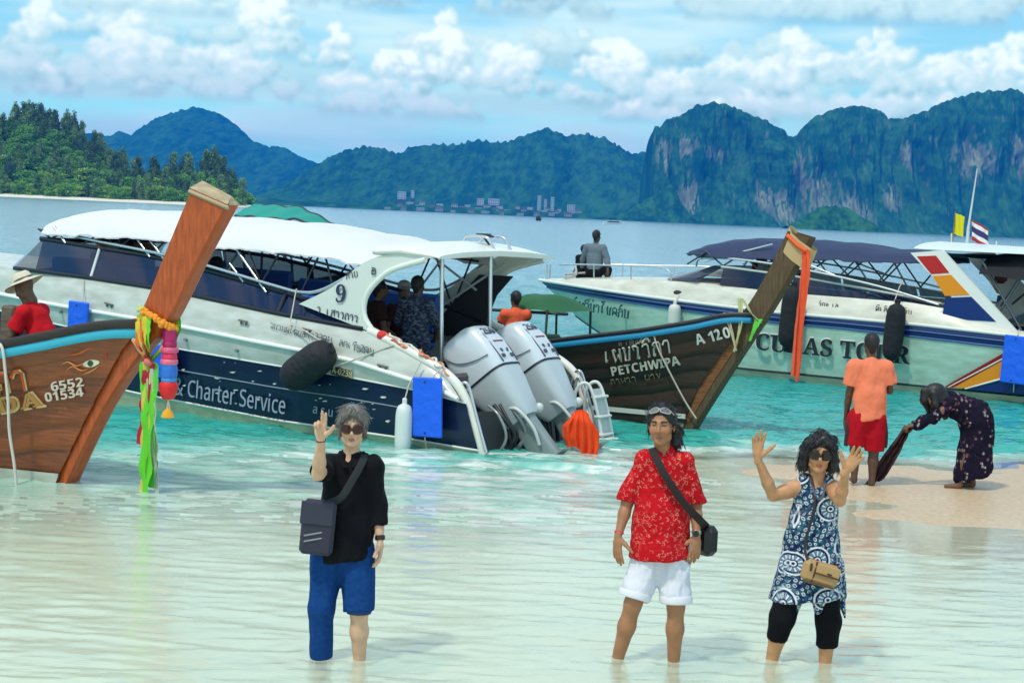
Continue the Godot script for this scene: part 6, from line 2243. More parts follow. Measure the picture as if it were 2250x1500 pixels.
func print_tex(seed_: int, base: Color, inks: Array, n: int, kind: String, size := 256) -> ImageTexture:
	var im := Image.create(size, size, false, Image.FORMAT_RGB8)
	im.fill(base.linear_to_srgb())
	var r := RandomNumberGenerator.new()
	r.seed = seed_
	var nz := noise(seed_, 0.022, 2)
	if kind == "camo":
		for y in size:
			for x in size:
				var t := nz.get_noise_2d(x, y * 1.5) * 0.5 + 0.5
				var t2 := nz.get_noise_2d(x * 1.4 + 400, y * 2.1) * 0.5 + 0.5
				var c: Color = inks[0] if t > 0.62 else inks[1] if t2 > 0.60 else inks[2] if t < 0.36 else base
				im.set_pixel(x, y, c.linear_to_srgb())
		return ImageTexture.create_from_image(im)
	for k in n:
		var cx := r.randf() * size
		var cy := r.randf() * size
		var ink: Color = inks[r.randi() % inks.size()]
		var a0 := r.randf() * TAU
		var rad := r.randf_range(0.6, 1.3)
		for q in (70 if kind == "sprig" else 160):
			var px: float
			var py: float
			if kind == "sprig":
				var t := q / 70.0
				var wob := sin(t * 6.0 + a0) * 4.0 * rad
				px = cx + cos(a0) * (t - 0.5) * 17.0 * rad - sin(a0) * wob + r.randf_range(-1.3, 1.3)
				py = cy + sin(a0) * (t - 0.5) * 17.0 * rad + cos(a0) * wob + r.randf_range(-1.3, 1.3)
			else:
				var t := TAU * q / 160.0
				var pr := (4.0 + 3.0 * absf(sin(t * 2.5 + a0))) * rad * sqrt(r.randf())
				px = cx + cos(t) * pr
				py = cy + sin(t) * pr * 1.2
			im.set_pixel(posmod(int(px), size), posmod(int(py), size), ink.linear_to_srgb())
	return ImageTexture.create_from_image(im)

func medallion_tex() -> ImageTexture:
	var N := 512
	var im := Image.create(N, N, false, Image.FORMAT_RGB8)
	var navy := Color(0.010, 0.018, 0.075)
	var white := Color(0.66, 0.70, 0.72)
	var pale := Color(0.16, 0.24, 0.36)
	var teal := Color(0.03, 0.12, 0.17)
	var meds := [[130, 110, 86, 70], [390, 150, 80, 95], [250, 330, 92, 74], [60, 400, 78, 78], [440, 430, 84, 66], [300, 40, 50, 50], [160, 500, 60, 46]]
	var nz := noise(3, 0.02, 2)
	for y in N:
		for x in N:
			var c := navy.lerp(teal, clampf(nz.get_noise_2d(x, y) + 0.4, 0, 1))
			# filler of little rings and leaves
			var gx := fmod(x + 9.0 * sin(y * 0.05), 34.0) - 17.0
			var gy := fmod(y + 7.0 * sin(x * 0.06), 30.0) - 15.0
			var gd := sqrt(gx * gx + gy * gy)
			if gd < 11.0 and gd > 6.5 and int(x / 34.0 + y / 30.0) % 3 != 0:
				c = white
			elif gd < 4.0:
				c = pale
			for m in meds:
				for ox in [-N, 0, N]:
					for oy in [-N, 0, N]:
						var dx: float = (x - m[0] - ox) / float(m[2])
						var dy: float = (y - m[1] - oy) / float(m[3])
						var d := dx * dx + dy * dy
						if d < 1.0:
							d = sqrt(d)
							var an := atan2(dy, dx)
							c = navy
							if d > 0.86:
								c = white
							elif d > 0.74:
								c = navy
							elif d > 0.34:
								c = white if sin(an * 11.0) > 0.25 and d < 0.68 else teal if d < 0.7 else navy
								if sin(an * 11.0) < -0.55:
									c = pale
							elif d > 0.24:
								c = navy
							elif d > 0.12:
								c = white
			im.set_pixel(x, y, c.linear_to_srgb())
	return ImageTexture.create_from_image(im)

func printed(t: Texture2D, metres: float, rough := 0.85) -> StandardMaterial3D:
	return mat(1, 1, 1, rough, 0.0, {"albedo_texture": t, "uv1_triplanar": true, "uv1_scale": V(1.0 / metres, 1.0 / metres, 1.0 / metres), "uv1_triplanar_sharpness": 4.0})

func strap(o: Node3D, pts: Array, width: float, m: Material, thick := 0.006, face := V(0, 0, 1)) -> void:
	var g := G.new()
	var c := curve(pts, 6)
	var rows := []
	for k in c.size():
		var d: Vector3 = (c[mini(k + 1, c.size() - 1)] - c[maxi(k - 1, 0)]).normalized()
		var s := d.cross(face).normalized() * width * 0.5
		var n := s.cross(d).normalized() * thick
		rows.append(PackedVector3Array([c[k] - s - n, c[k] + s - n, c[k] + s + n, c[k] - s + n]))
	g.grid(rows, true, true)
	part("strap", g, m, o)

func band_at(o: Node3D, called: String, a: Vector3, dir: Vector3, r: float, h: float, m: Material) -> void:
	var g := G.new()
	dir = dir.normalized()
	g.tube([a - dir * h * 0.5, a - dir * h * 0.3, a + dir * h * 0.3, a + dir * h * 0.5], [r * 0.93, r, r, r * 0.93], 14)
	part(called, g, m, o)

var weave: ImageTexture

# ------------------------------------------------------------------ the three women in the shallows
func women() -> void:
	var flat := V(1, 1, 1.42)
	# --- grey hair, black shirt, one arm up
	var A := Transform3D(Basis(), V(-0.96, 0, -10.39))
	var o := thing("person", "woman in a black shirt and blue jeans, grey hair and sunglasses, pointing up", "person", A)
	var J := {"head": V(0.02, 1.425, 0.02), "neck": V(0.015, 1.265, -0.02), "pelvis": V(-0.02, 0.70, 0), "shR": V(-0.125, 1.185, -0.01), "shL": V(0.14, 1.19, 0), "elR": V(-0.15, 1.17, 0.26), "wrR": V(-0.125, 1.385, 0.40), "elL": V(0.185, 0.94, -0.03), "wrL": V(0.215, 0.755, 0.04),
		"hipR": V(-0.10, 0.68, 0), "hipL": V(0.075, 0.68, 0), "knR": V(-0.125, 0.31, 0.03), "knL": V(0.105, 0.31, 0.05), "anR": V(-0.12, -0.06, -0.02), "anL": V(0.115, -0.06, -0.02)}
	var skin := Color(0.62, 0.38, 0.25)
	body(o, J, skin, 0.013, flat, 1.05, Basis(Vector3.UP, 0.06) * Basis(Vector3.RIGHT, 0.02), {"head_cell": 0.0055, "open_eyes": false, "brow": Color(0.3, 0.2, 0.15), "lips": Color(0.36, 0.13, 0.10), "head_size": 0.98,
		"hands": [[V(-0.128, 1.41, 0.415), V(-0.02, 0.98, 0.10), V(0.05, 0, 1), V(1, 0, 0), [0.05, 0.10, 1.05, 1.05, 0.5], 0.06, 0.0045, 1.12, 0.95], [V(0.216, 0.735, 0.045), V(0.06, -1, 0.12), V(-1, 0, 0.1), V(0, 0, 1), [0.3, 0.35, 0.38, 0.4, 0.3], 0.12, 0.0045, 1.12, 0.95]]})
	hair(o, J.head, Basis(Vector3.UP, 0.06), 0.0055, mat(0.19, 0.18, 0.165, 0.7), "short", 1.0, 4)
	sunglasses(o, Transform3D(Basis(Vector3.UP, 0.06), J.head), mat(0.035, 0.008, 0.006, 0.12), mat(0.05, 0.02, 0.015, 0.4), 0.031, 0.026)
	var black := mat(0.006, 0.006, 0.008, 0.75, 0.0, {"rim_enabled": true, "rim": 0.15})
	var f := top_field(J, flat, 1.05, V(0.0, 0.615, 0), V(0.15, -1, 0.0).normalized(), 1.18, 0.0, 0.016)
	f.cap(J.shR, J.elR, 0.068, 0.062, 0.03, Vector3.ONE, V(-0.148, 1.18, 0.20), V(-0.1, 0.1, 1).normalized())
	f.cap(J.shL, J.elL, 0.070, 0.060, 0.03)
	f.cap(J.elL, V(0.225, 0.70, 0.05), 0.060, 0.052, 0.02, Vector3.ONE, V(0.20, 0.835, 0.01), V(0.1, -1, 0.1).normalized())
	f.cap(V(0.005, 1.24, 0.06), V(0.02, 1.11, 0.14), 0.030, 0.006, 0.01, Vector3.ONE, Vector3.ZERO, Vector3.ZERO, true)
	garment("shirt", o, f, 0.012, black, 7, 8.0, 0.012)
	for s in [-1.0, 1.0]:
		var cg := G.new()
		var cs := [V(0.015 + s * 0.062, 1.268, -0.02), V(0.015 + s * 0.058, 1.25, 0.035), V(0.018 + s * 0.024, 1.19, 0.098)]
		cg.tube(curve(cs, 6), 0.016, 8, true, 0.6)
		part("collar", cg, black, o)
	var jeans := mat(0.010, 0.065, 0.24, 0.85, 0.0, {"albedo_texture": noise_tex(44, 0.06, 3, Color(0.72, 0.76, 0.8), Color(1, 1, 1), 128, 128), "uv1_triplanar": true, "uv1_scale": V(3, 3, 3)})
	garment("jeans", o, leg_field(J, flat, 1.05, 1.84, 1.0, 0.017, 1.0), 0.012, jeans, 9, 7.0, 0.007)
	band_at(o, "turned_up_cuff", V(0.105, 0.325, 0.05), V(0.02, -1, 0.03), 0.079, 0.055, mat(0.008, 0.045, 0.17, 0.85))
	band_at(o, "wristwatch", V(0.214, 0.765, 0.04), V(0.1, -1, 0.2), 0.031, 0.03, mat(0.02, 0.01, 0.008, 0.4))
	band_at(o, "bracelet", V(-0.127, 1.392, 0.405), V(0, 1, 0.4), 0.030, 0.012, mat(0.10, 0.02, 0.02, 0.4))
	var bag := thing("shoulder_bag", "navy shoulder bag with two pale lines at the hip of the woman in black", "bag", A)
	var g := G.new()
	g.box(Transform3D(Basis(Vector3.BACK, -0.06), V(-0.15, 0.835, 0.165)), V(0.20, 0.33, 0.075), 0.022)
	part("pouch", g, mat(0.022, 0.024, 0.045, 0.7), bag)
	g = G.new()
	g.box(Transform3D(Basis(Vector3.BACK, -0.06), V(-0.155, 0.925, 0.205)), V(0.195, 0.14, 0.012), 0.005)
	part("flap", g, mat(0.028, 0.030, 0.055, 0.7), bag)
	for y in [0.80, 0.765]:
		g = G.new()
		g.box(Transform3D(Basis(Vector3.BACK, 0.22), V(-0.175, y, 0.205)), V(0.11, 0.009, 0.006), 0.002)
		part("pale_stripe", g, mat(0.25, 0.25, 0.30, 0.6), bag)
	strap(bag, [V(-0.10, 0.98, 0.17), V(-0.02, 1.02, 0.17), V(0.04, 1.12, 0.145), V(0.09, 1.22, 0.085), V(0.10, 1.262, 0.0), V(0.07, 1.2, -0.1), V(-0.08, 0.95, -0.13), V(-0.2, 0.86, 0.08)], 0.045, mat(0.008, 0.014, 0.016, 0.8))
	# --- red printed blouse, white shorts
	A = Transform3D(Basis(), V(0.93, 0, -10.68))
	o = thing("person", "woman in a red printed blouse and white shorts with sunglasses on her black hair", "person", A)
	J = {"head": V(0.022, 1.485, 0.02), "neck": V(0.05, 1.335, -0.02), "pelvis": V(0.06, 0.74, 0), "shR": V(-0.075, 1.26, 0), "shL": V(0.172, 1.26, 0), "elR": V(-0.165, 0.985, -0.03), "wrR": V(-0.215, 0.795, 0.05), "elL": V(0.265, 0.99, -0.04), "wrL": V(0.268, 0.82, 0.06),
		"hipR": V(0.0, 0.71, -0.01), "hipL": V(0.125, 0.71, -0.01), "knR": V(-0.105, 0.37, 0.07), "knL": V(0.165, 0.36, 0.05), "anR": V(-0.19, -0.06, -0.02), "anL": V(0.175, -0.06, -0.01)}
	skin = Color(0.36, 0.165, 0.08)
	var hb := Basis(Vector3.UP, -0.28) * Basis(Vector3.BACK, 0.04)
	body(o, J, skin, 0.013, flat, 1.02, hb, {"head_cell": 0.0055, "open_eyes": false, "lips": Color(0.25, 0.085, 0.06), "smile": 1.0, "head_size": 1.02,
		"hands": [[V(-0.218, 0.775, 0.055), V(0.0, -1, 0.10), V(0.75, 0, -0.6), V(0.5, 0, 1), [0.12, 0.14, 0.16, 0.2, 0.2], 0.16, 0.0045, 1.12, 1.0], [V(0.268, 0.80, 0.065), V(-0.06, -1, 0.10), V(-0.4, 0, -1), V(-1, 0, 0.4), [0.15, 0.16, 0.18, 0.2, 0.25], 0.16, 0.0045, 1.12, 1.0]]})
	hair(o, J.head, hb, 0.0055, mat(0.010, 0.008, 0.008, 0.45), "tail", 1.02, 5)
	sunglasses(o, Transform3D(hb * Basis(Vector3.RIGHT, -0.75), J.head + V(0, 0.035, -0.005)), mat(0.22, 0.21, 0.20, 0.12, 0.4), mat(0.35, 0.34, 0.33, 0.3), 0.030, 0.020)
	var red := printed(print_tex(5, Color(0.50, 0.008, 0.014), [Color(0.62, 0.28, 0.20), Color(0.66, 0.20, 0.16), Color(0.60, 0.38, 0.26)], 150, "sprig"), 0.34)
	f = top_field(J, flat, 1.0, V(0.05, 0.655, 0), V(0.06, -1, 0).normalized(), 1.36, 0.0, 0.016)
	for s in ["R", "L"]:
		var sh: Vector3 = J["sh" + s]
		var el: Vector3 = J["el" + s]
		var e := sh.lerp(el, 0.93)
		f.cap(sh, e + (el - sh).normalized() * 0.05, 0.060, 0.076, 0.03, Vector3.ONE, e, ((el - sh).normalized() + V(0.25 if s == "R" else -0.35, 0, 0)).normalized())
	f.cap(V(0.045, 1.32, 0.07), V(0.055, 1.20, 0.15), 0.034, 0.010, 0.01, Vector3.ONE, Vector3.ZERO, Vector3.ZERO, true)
	garment("blouse", o, f, 0.012, red, 17, 9.0, 0.014)
	garment("shorts", o, leg_field(J, flat, 1.0, 0.90, 0.92, 0.020, 1.0), 0.012, mat(0.66, 0.67, 0.74, 0.85), 19, 11.0, 0.016)
	band_at(o, "turned_up_cuff", V(-0.096, 0.425, 0.063), V(-0.24, -1, 0.18), 0.105, 0.045, mat(0.70, 0.71, 0.76, 0.85))
	band_at(o, "turned_up_cuff", V(0.163, 0.405, 0.047), V(0.04, -1, 0.1), 0.105, 0.05, mat(0.70, 0.71, 0.76, 0.85))
	band_at(o, "wristwatch", V(0.268, 0.832, 0.055), V(0, -1, 0.4), 0.031, 0.022, mat(0.45, 0.40, 0.3, 0.3, 0.6))
	var wf := G.new()
	wf.tube([V(0.262, 0.83, 0.088), V(0.262, 0.833, 0.098)], 0.019, 16)
	part("watch_face", wf, mat(0.012, 0.012, 0.014, 0.2), o)
	band_at(o, "wristband", V(-0.212, 0.81, 0.045), V(-0.2, -1, 0.3), 0.030, 0.016, mat(0.6, 0.04, 0.08, 0.6))
	bag = thing("shoulder_bag", "black bag slung across the woman in the red blouse, behind her hip", "bag", A)
	strap(bag, [V(0.335, 0.86, -0.02), V(0.27, 0.93, 0.13), V(0.17, 1.03, 0.165), V(0.07, 1.16, 0.168), V(0.0, 1.275, 0.115), V(-0.03, 1.335, 0.01), V(0.0, 1.28, -0.1), V(0.15, 1.05, -0.15), V(0.32, 0.86, -0.10)], 0.048, mat(0.012, 0.006, 0.006, 0.8))
	g = G.new()
	g.box(Transform3D(Basis(Vector3.UP, 0.7), V(0.335, 0.77, -0.05)), V(0.12, 0.19, 0.17), 0.035)
	part("pouch", g, mat(0.006, 0.008, 0.010, 0.5), bag)
	# --- patterned tunic, arms up
	A = Transform3D(Basis(), V(1.90, 0, -10.81))
	o = thing("person", "woman in a blue and white medallion tunic and black leggings, both hands raised", "person", A)
	J = {"head": V(0.06, 1.335, 0.02), "neck": V(0.058, 1.19, -0.02), "pelvis": V(0.05, 0.64, 0), "shR": V(-0.055, 1.115, -0.01), "shL": V(0.165, 1.12, 0), "elR": V(-0.215, 1.06, 0.03), "wrR": V(-0.335, 1.295, 0.12), "elL": V(0.165, 1.08, 0.24), "wrL": V(0.165, 1.275, 0.38),
		"hipR": V(-0.03, 0.60, 0), "hipL": V(0.135, 0.60, 0), "knR": V(-0.12, 0.29, 0.06), "knL": V(0.175, 0.28, 0.04), "anR": V(-0.17, -0.07, -0.02), "anL": V(0.18, -0.07, -0.01)}
	skin = Color(0.52, 0.26, 0.125)
	hb = Basis(Vector3.UP, -0.08) * Basis(Vector3.BACK, -0.03)
	body(o, J, skin, 0.013, flat, 1.0, hb, {"head_cell": 0.0055, "open_eyes": false, "lips": Color(0.40, 0.08, 0.06), "head_size": 0.98,
		"hands": [[V(-0.338, 1.315, 0.125), V(-0.05, 1, 0.08), V(0.25, 0, 1), V(1, 0, -0.2), [0.10, 0.08, 0.08, 0.12, 0.1], 0.22, 0.0045, 1.12, 1.0], [V(0.168, 1.295, 0.385), V(0.50, 0.85, 0.1), V(-0.2, 0.0, 1), V(-0.8, 0.6, 0.3), [0.22, 0.2, 0.2, 0.22, 0.05], 0.24, 0.0045, 1.12, 1.0]]})
	hair(o, J.head, hb, 0.0055, mat(0.008, 0.007, 0.007, 0.4), "bob", 1.0, 6)
	sunglasses(o, Transform3D(hb, J.head), mat(0.012, 0.005, 0.005, 0.1), mat(0.02, 0.008, 0.008, 0.3), 0.033, 0.025)
	var tun := printed(medallion_tex(), 0.56)
	f = Field.new()
	var hemp := V(0.05, 0.415, 0)
	var hemn := V(0.10, -1, 0.0).normalized()
	f.cap(V(0.055, 1.01, 0), V(0.05, 0.78, 0), 0.143, 0.165, 0.05, flat)
	f.cap(V(0.05, 0.80, 0), V(0.045, 0.32, 0), 0.160, 0.262, 0.05, V(1, 1, 1.35), hemp, hemn)
	f.cap(V(-0.012, 1.08, 0.02), V(-0.018, 1.165, -0.005), 0.050, 0.042, 0.03)
	f.cap(V(0.128, 1.08, 0.02), V(0.132, 1.17, -0.005), 0.050, 0.042, 0.03)
	f.cap(V(0.20, 0.62, 0.0), V(0.285, 0.30, 0.02), 0.06, 0.010, 0.03, V(1, 1, 1.3))
	f.cap(V(-0.02, 0.5, 0.06), V(-0.04, 0.36, 0.09), 0.07, 0.02, 0.03, V(1, 1, 1.6))
	f.cap(V(0.11, 0.48, 0.07), V(0.10, 0.36, 0.10), 0.08, 0.03, 0.03, V(1, 1, 1.6))
	f.cap(V(0.058, 1.19, 0.06), V(0.058, 1.10, 0.15), 0.045, 0.025, 0.01, Vector3.ONE, Vector3.ZERO, Vector3.ZERO, true)
	garment("tunic", o, f, 0.011, tun, 27, 8.0, 0.014)
	garment("leggings", o, leg_field(J, flat, 0.92, 1.40, 1.48, 0.014, 1.04), 0.012, mat(0.006, 0.006, 0.008, 0.8), 29, 9.0, 0.006)
	var nk := G.new()
	nk.tube(curve([V(0.01, 1.185, 0.03), V(0.03, 1.10, 0.118), V(0.058, 1.065, 0.135), V(0.085, 1.10, 0.118), V(0.108, 1.185, 0.03)], 5), 0.007, 6)
	part("neckline", nk, mat(0.08, 0.10, 0.16, 0.8), o)
	bag = thing("handbag", "tan handbag with brown piping hanging before the patterned tunic", "bag", A)
	var bx := Transform3D(Basis(Vector3.BACK, -0.24), V(0.075, 0.615, 0.215))
	g = G.new()
	g.box(bx, V(0.235, 0.145, 0.085), 0.03)
	part("pouch", g, mat(0.40, 0.24, 0.10, 0.6), bag)
	g = G.new()
	g.box(bx * Transform3D(Basis(), V(0.035, 0.035, 0.045)), V(0.15, 0.062, 0.014), 0.006)
	part("flap", g, mat(0.44, 0.27, 0.115, 0.6), bag)
	g = G.new()
	g.tube([bx * V(-0.045, -0.072, 0.03), bx * V(-0.045, 0.0, 0.046), bx * V(-0.045, 0.072, 0.03)], 0.006, 6)
	g.tube([bx * V(-0.04, 0.005, 0.053), bx * V(0.108, 0.003, 0.053)], 0.005, 6)
	g.tube([bx * V(-0.10, -0.060, 0.043), bx * V(0.10, -0.060, 0.043)], 0.006, 6)
	part("piping", g, mat(0.09, 0.04, 0.015, 0.6), bag)
	g = G.new()
	g.box(bx * Transform3D(Basis(Vector3.BACK, 0.15), V(-0.075, 0.03, 0.044)), V(0.014, 0.05, 0.008), 0.003)
	g.box(bx * Transform3D(Basis(), V(0.045, 0.018, 0.055)), V(0.03, 0.01, 0.006), 0.002)
	part("clasp", g, mat(0.05, 0.022, 0.010, 0.5), bag)
	strap(bag, [bx * V(-0.10, 0.06, 0.0), V(-0.02, 0.78, 0.16), V(0.02, 0.98, 0.155), V(0.03, 1.08, 0.12), V(0.012, 1.20, 0.0), V(0.03, 1.0, -0.13), V(0.14, 0.75, -0.12), bx * V(0.115, 0.05, -0.02)], 0.016, mat(0.022, 0.014, 0.02, 0.7))

# ------------------------------------------------------------------ the pair on the bank
func bank_pair() -> void:
	var flat := V(1, 1, 1.42)
	var A := Transform3D(Basis(), V(3.83, 0.0, -18.40))
	var o := thing("person", "man in an orange T-shirt and red shorts seen from behind on the sand", "person", A)
	var J := {"head": V(0.01, 1.53, -0.03), "neck": V(0.02, 1.37, 0.0), "pelvis": V(0.01, 0.76, 0), "shR": V(-0.155, 1.30, 0), "shL": V(0.185, 1.30, 0), "elR": V(-0.20, 1.0, -0.02), "wrR": V(-0.20, 0.72, -0.12), "elL": V(0.235, 1.05, -0.02), "wrL": V(0.16, 1.04, -0.22),
		"hipR": V(-0.085, 0.74, 0), "hipL": V(0.095, 0.74, 0), "knR": V(-0.10, 0.40, -0.02), "knL": V(0.10, 0.40, -0.02), "anR": V(-0.10, 0.10, 0.02), "anL": V(0.095, 0.065, 0.0), "toe": V(0, -0.035, -0.15)}
	var skin := Color(0.10, 0.048, 0.027)
	var hb := Basis(Vector3.UP, PI)
	body(o, J, skin, 0.016, flat, 1.0, hb, {"head_cell": 0.011, "hands": [[V(-0.20, 0.70, -0.13), V(0, -1, -0.1), V(1, 0, 0), V(0, 0, -1), [0.3, 0.3, 0.3, 0.3, 0.2], 0.1, 0.0075, 1.25, 1.0], [V(0.15, 1.04, -0.24), V(-0.3, 0, -1), V(0, -1, 0), V(-1, 0, 0), [0.4, 0.4, 0.4, 0.4, 0.3], 0.1, 0.0075, 1.25, 1.0]]})
	hair(o, J.head, hb, 0.010, mat(0.006, 0.005, 0.005, 0.6), "crop", 1.03, 3)
	var shirt := mat(0.80, 0.21, 0.11, 0.85, 0.0, {"rim_enabled": true, "rim": 0.3})
	garment("t_shirt", o, top_field(J, flat, 1.05, V(0.02, 0.735, 0), V(0.22, -1, 0).normalized(), 1.10, 0.72, 0.026), 0.014, shirt, 31, 6.0, 0.018)
	var f := leg_field(J, flat, 1.0, 0.86, 1.0, 0.028, 1.05)
	garment("shorts", o, f, 0.014, mat(0.40, 0.006, 0.014, 0.8), 33, 7.0, 0.014)
	var g := G.new()
	for s in [-1.0, 1.0]:
		g = G.new()
		g.tube(curve([V(0.005 + s * 0.185, 0.74, 0.02), V(0.005 + s * 0.205, 0.58, 0.02), V(0.005 + s * 0.21, 0.44, 0.0)], 5), [0.022, 0.022, 0.023, 0.024, 0.025, 0.026, 0.026, 0.026, 0.026, 0.025, 0.022], 8)
		part("side_stripe", g, mat(0.030, 0.012, 0.02, 0.8), o)
	# woman bending to lift a dark cloth
	A = Transform3D(Basis(), V(4.93, 0.0, -18.56))
	o = thing("person", "woman in a long dark floral dress bending down with her black hair hanging", "person", A)
	var Sx := V(1.4, 1, 1)
	J = {"head": V(-0.37, 1.00, 0.03), "neck": V(-0.235, 0.98, 0.0), "pelvis": V(0.14, 0.76, -0.02), "shR": V(-0.19, 0.94, -0.14), "shL": V(-0.19, 0.94, 0.14), "elR": V(-0.36, 0.76, -0.10), "wrR": V(-0.54, 0.68, 0.0), "elL": V(-0.40, 0.77, 0.14), "wrL": V(-0.565, 0.695, 0.12),
		"hipR": V(0.14, 0.72, -0.08), "hipL": V(0.13, 0.72, 0.07), "knR": V(0.08, 0.40, -0.09), "knL": V(0.04, 0.40, 0.07), "anR": V(0.14, 0.075, -0.08), "anL": V(-0.04, 0.07, 0.06), "toe": V(-0.14, -0.035, 0.0)}
	skin = Color(0.16, 0.075, 0.04)
	hb = Basis(Vector3.UP, -PI / 2) * Basis(Vector3.RIGHT, 0.75)
	body(o, J, skin, 0.016, Sx, 0.95, hb, {"head_cell": 0.012, "hands": [[V(-0.575, 0.69, 0.12), V(-1, -0.25, 0), V(0, -1, 0), V(0, 0, -1), [0.7, 0.8, 0.8, 0.8, 0.6], 0.05, 0.0075, 1.25, 1.0], [V(-0.55, 0.675, 0.0), V(-1, -0.3, 0), V(0, -1, 0), V(0, 0, 1), [0.7, 0.8, 0.8, 0.8, 0.6], 0.05, 0.0075, 1.25, 1.0]]})
	hair(o, J.head, Basis(Vector3.UP, -PI / 2) * Basis(Vector3.RIGHT, 0.45), 0.011, mat(0.006, 0.006, 0.007, 0.5), "long", 1.0, 12)
	var floral := printed(print_tex(15, Color(0.010, 0.008, 0.020), [Color(0.45, 0.30, 0.28), Color(0.30, 0.10, 0.14), Color(0.40, 0.36, 0.34), Color(0.06, 0.03, 0.10)], 46, "flower"), 0.55)
	f = Field.new()
	f.cap(V(-0.17, 0.93, 0), V(0.12, 0.80, 0), 0.135, 0.165, 0.05)
	f.cap(V(0.13, 0.79, 0), V(0.13, 0.02, 0), 0.165, 0.235, 0.06, V(1.05, 1, 1.15), V(0.13, 0.15, 0), V(0.32, -1, 0).normalized())
	for s in ["R", "L"]:
		f.cap(J["sh" + s], J["el" + s], 0.062, 0.058, 0.03)
		f.cap(J["el" + s], (J["el" + s] as Vector3).lerp(J["wr" + s], 0.95), 0.056, 0.050, 0.02)
	garment("dress", o, f, 0.014, floral, 35, 7.0, 0.03)
	g = G.new()
	var rows := []
	var nz := noise(63, 3.0, 2)
	for k in 31:
		var t := k / 30.0
		var r := PackedVector3Array()
		for q in 17:
			var u := q / 16.0 * 2.0 - 1.0
			var wd := lerpf(0.05, 0.13, smoothstep(0.0, 0.7, t))
			var p := V(-0.62, 0.70, 0.10).lerp(V(-0.97, 0.03, 0.08), t) + V(u * wd * 0.9, u * wd * 0.45, 0)
			p.z += sin(u * 8.0 + t * 2.0) * 0.03 + nz.get_noise_2d(t * 2.0, u) * 0.04
			p.y = maxf(p.y, 0.025)
			r.append(p)
		rows.append(r)
	g.grid(rows)
	var cl := thing("dark_cloth", "dark brown cloth held by the bending woman, trailing to the sand", "cloth", A)
	part("cloth", g, mat(0.045, 0.014, 0.014, 0.9), cl)

# ------------------------------------------------------------------ people on the boats
# a plain figure that sits (sit > 0) or stands; facing +z, then turned
func sitter(label: String, xf: Transform3D, skin: Color, shirt: Material, legs: Material, hair_kind: String, opt := {}, group := "") -> Node3D:
	var o := thing("person", label, "person", xf, group)
	var k: float = opt.get("size", 1.0)
	var lean: float = opt.get("lean", 0.0)
	var sit: bool = opt.get("sit", true)
	var h0 := 0.46 if sit else 0.90
	var nk := V(0, h0 + 0.50, 0.50 * sin(lean))
	var J := {"pelvis": V(0, h0, 0) * k, "neck": nk * k, "head": (nk + V(0, 0.155, 0.03 + 0.12 * lean)) * k}
	for s in [[-1.0, "R"], [1.0, "L"]]:
		var sx: float = s[0]
		J["sh" + s[1]] = (nk + V(sx * 0.165, -0.065, -0.01)) * k
		J["el" + s[1]] = opt.get("el" + s[1], (nk + V(sx * 0.22, -0.34, 0.02))) * k
		J["wr" + s[1]] = opt.get("wr" + s[1], (nk + V(sx * 0.16, -0.44, 0.24))) * k
		J["hip" + s[1]] = V(sx * 0.09, h0 - 0.02, 0.0) * k
		J["kn" + s[1]] = (V(sx * 0.12, 0.46, 0.42) if sit else V(sx * 0.10, 0.47, 0.02)) * k
		J["an" + s[1]] = (V(sx * 0.12, 0.07, 0.38) if sit else V(sx * 0.10, 0.07, 0.0)) * k
	J["toe"] = V(0, -0.04, 0.15) * k
	var S := V(1, 1, 1.42)
	var hb := Basis(Vector3.UP, opt.get("look", 0.0)) * Basis(Vector3.RIGHT, opt.get("nod", 0.0))
	var cell: float = opt.get("cell", 0.022)
	var hands := []
	for s in [[-1.0, "R"], [1.0, "L"]]:
		var d: Vector3 = ((J["wr" + s[1]] as Vector3) - J["el" + s[1]]).normalized()
		hands.append([J["wr" + s[1]] + d * 0.02, d, V(-s[0], -0.3, 0.1), V(0, 0.3, 1), [0.4, 0.45, 0.45, 0.5, 0.3], 0.08, 0.009, 1.3, k])
	body(o, J, skin, cell, S, k, hb, {"head_cell": cell * 0.65, "head_size": k, "hands": hands})
	if hair_kind != "":
		hair(o, J.head, hb, cell * 0.6, opt.get("hair", mat(0.006, 0.005, 0.005, 0.6)), hair_kind, k * 1.03, 3)
	garment("shirt", o, top_field(J, S, k, V(0, h0 + 0.0, 0) * k, V(0, -1, 0), 1.1, opt.get("sleeve", 0.6), 0.022), cell * 0.85, shirt, 3, 7.0, 0.012)
	garment("trousers", o, leg_field(J, S, k, opt.get("leg", 1.3), opt.get("leg", 1.3), 0.02, 1.0), cell * 0.85, legs, 5, 7.0, 0.01)
	return o

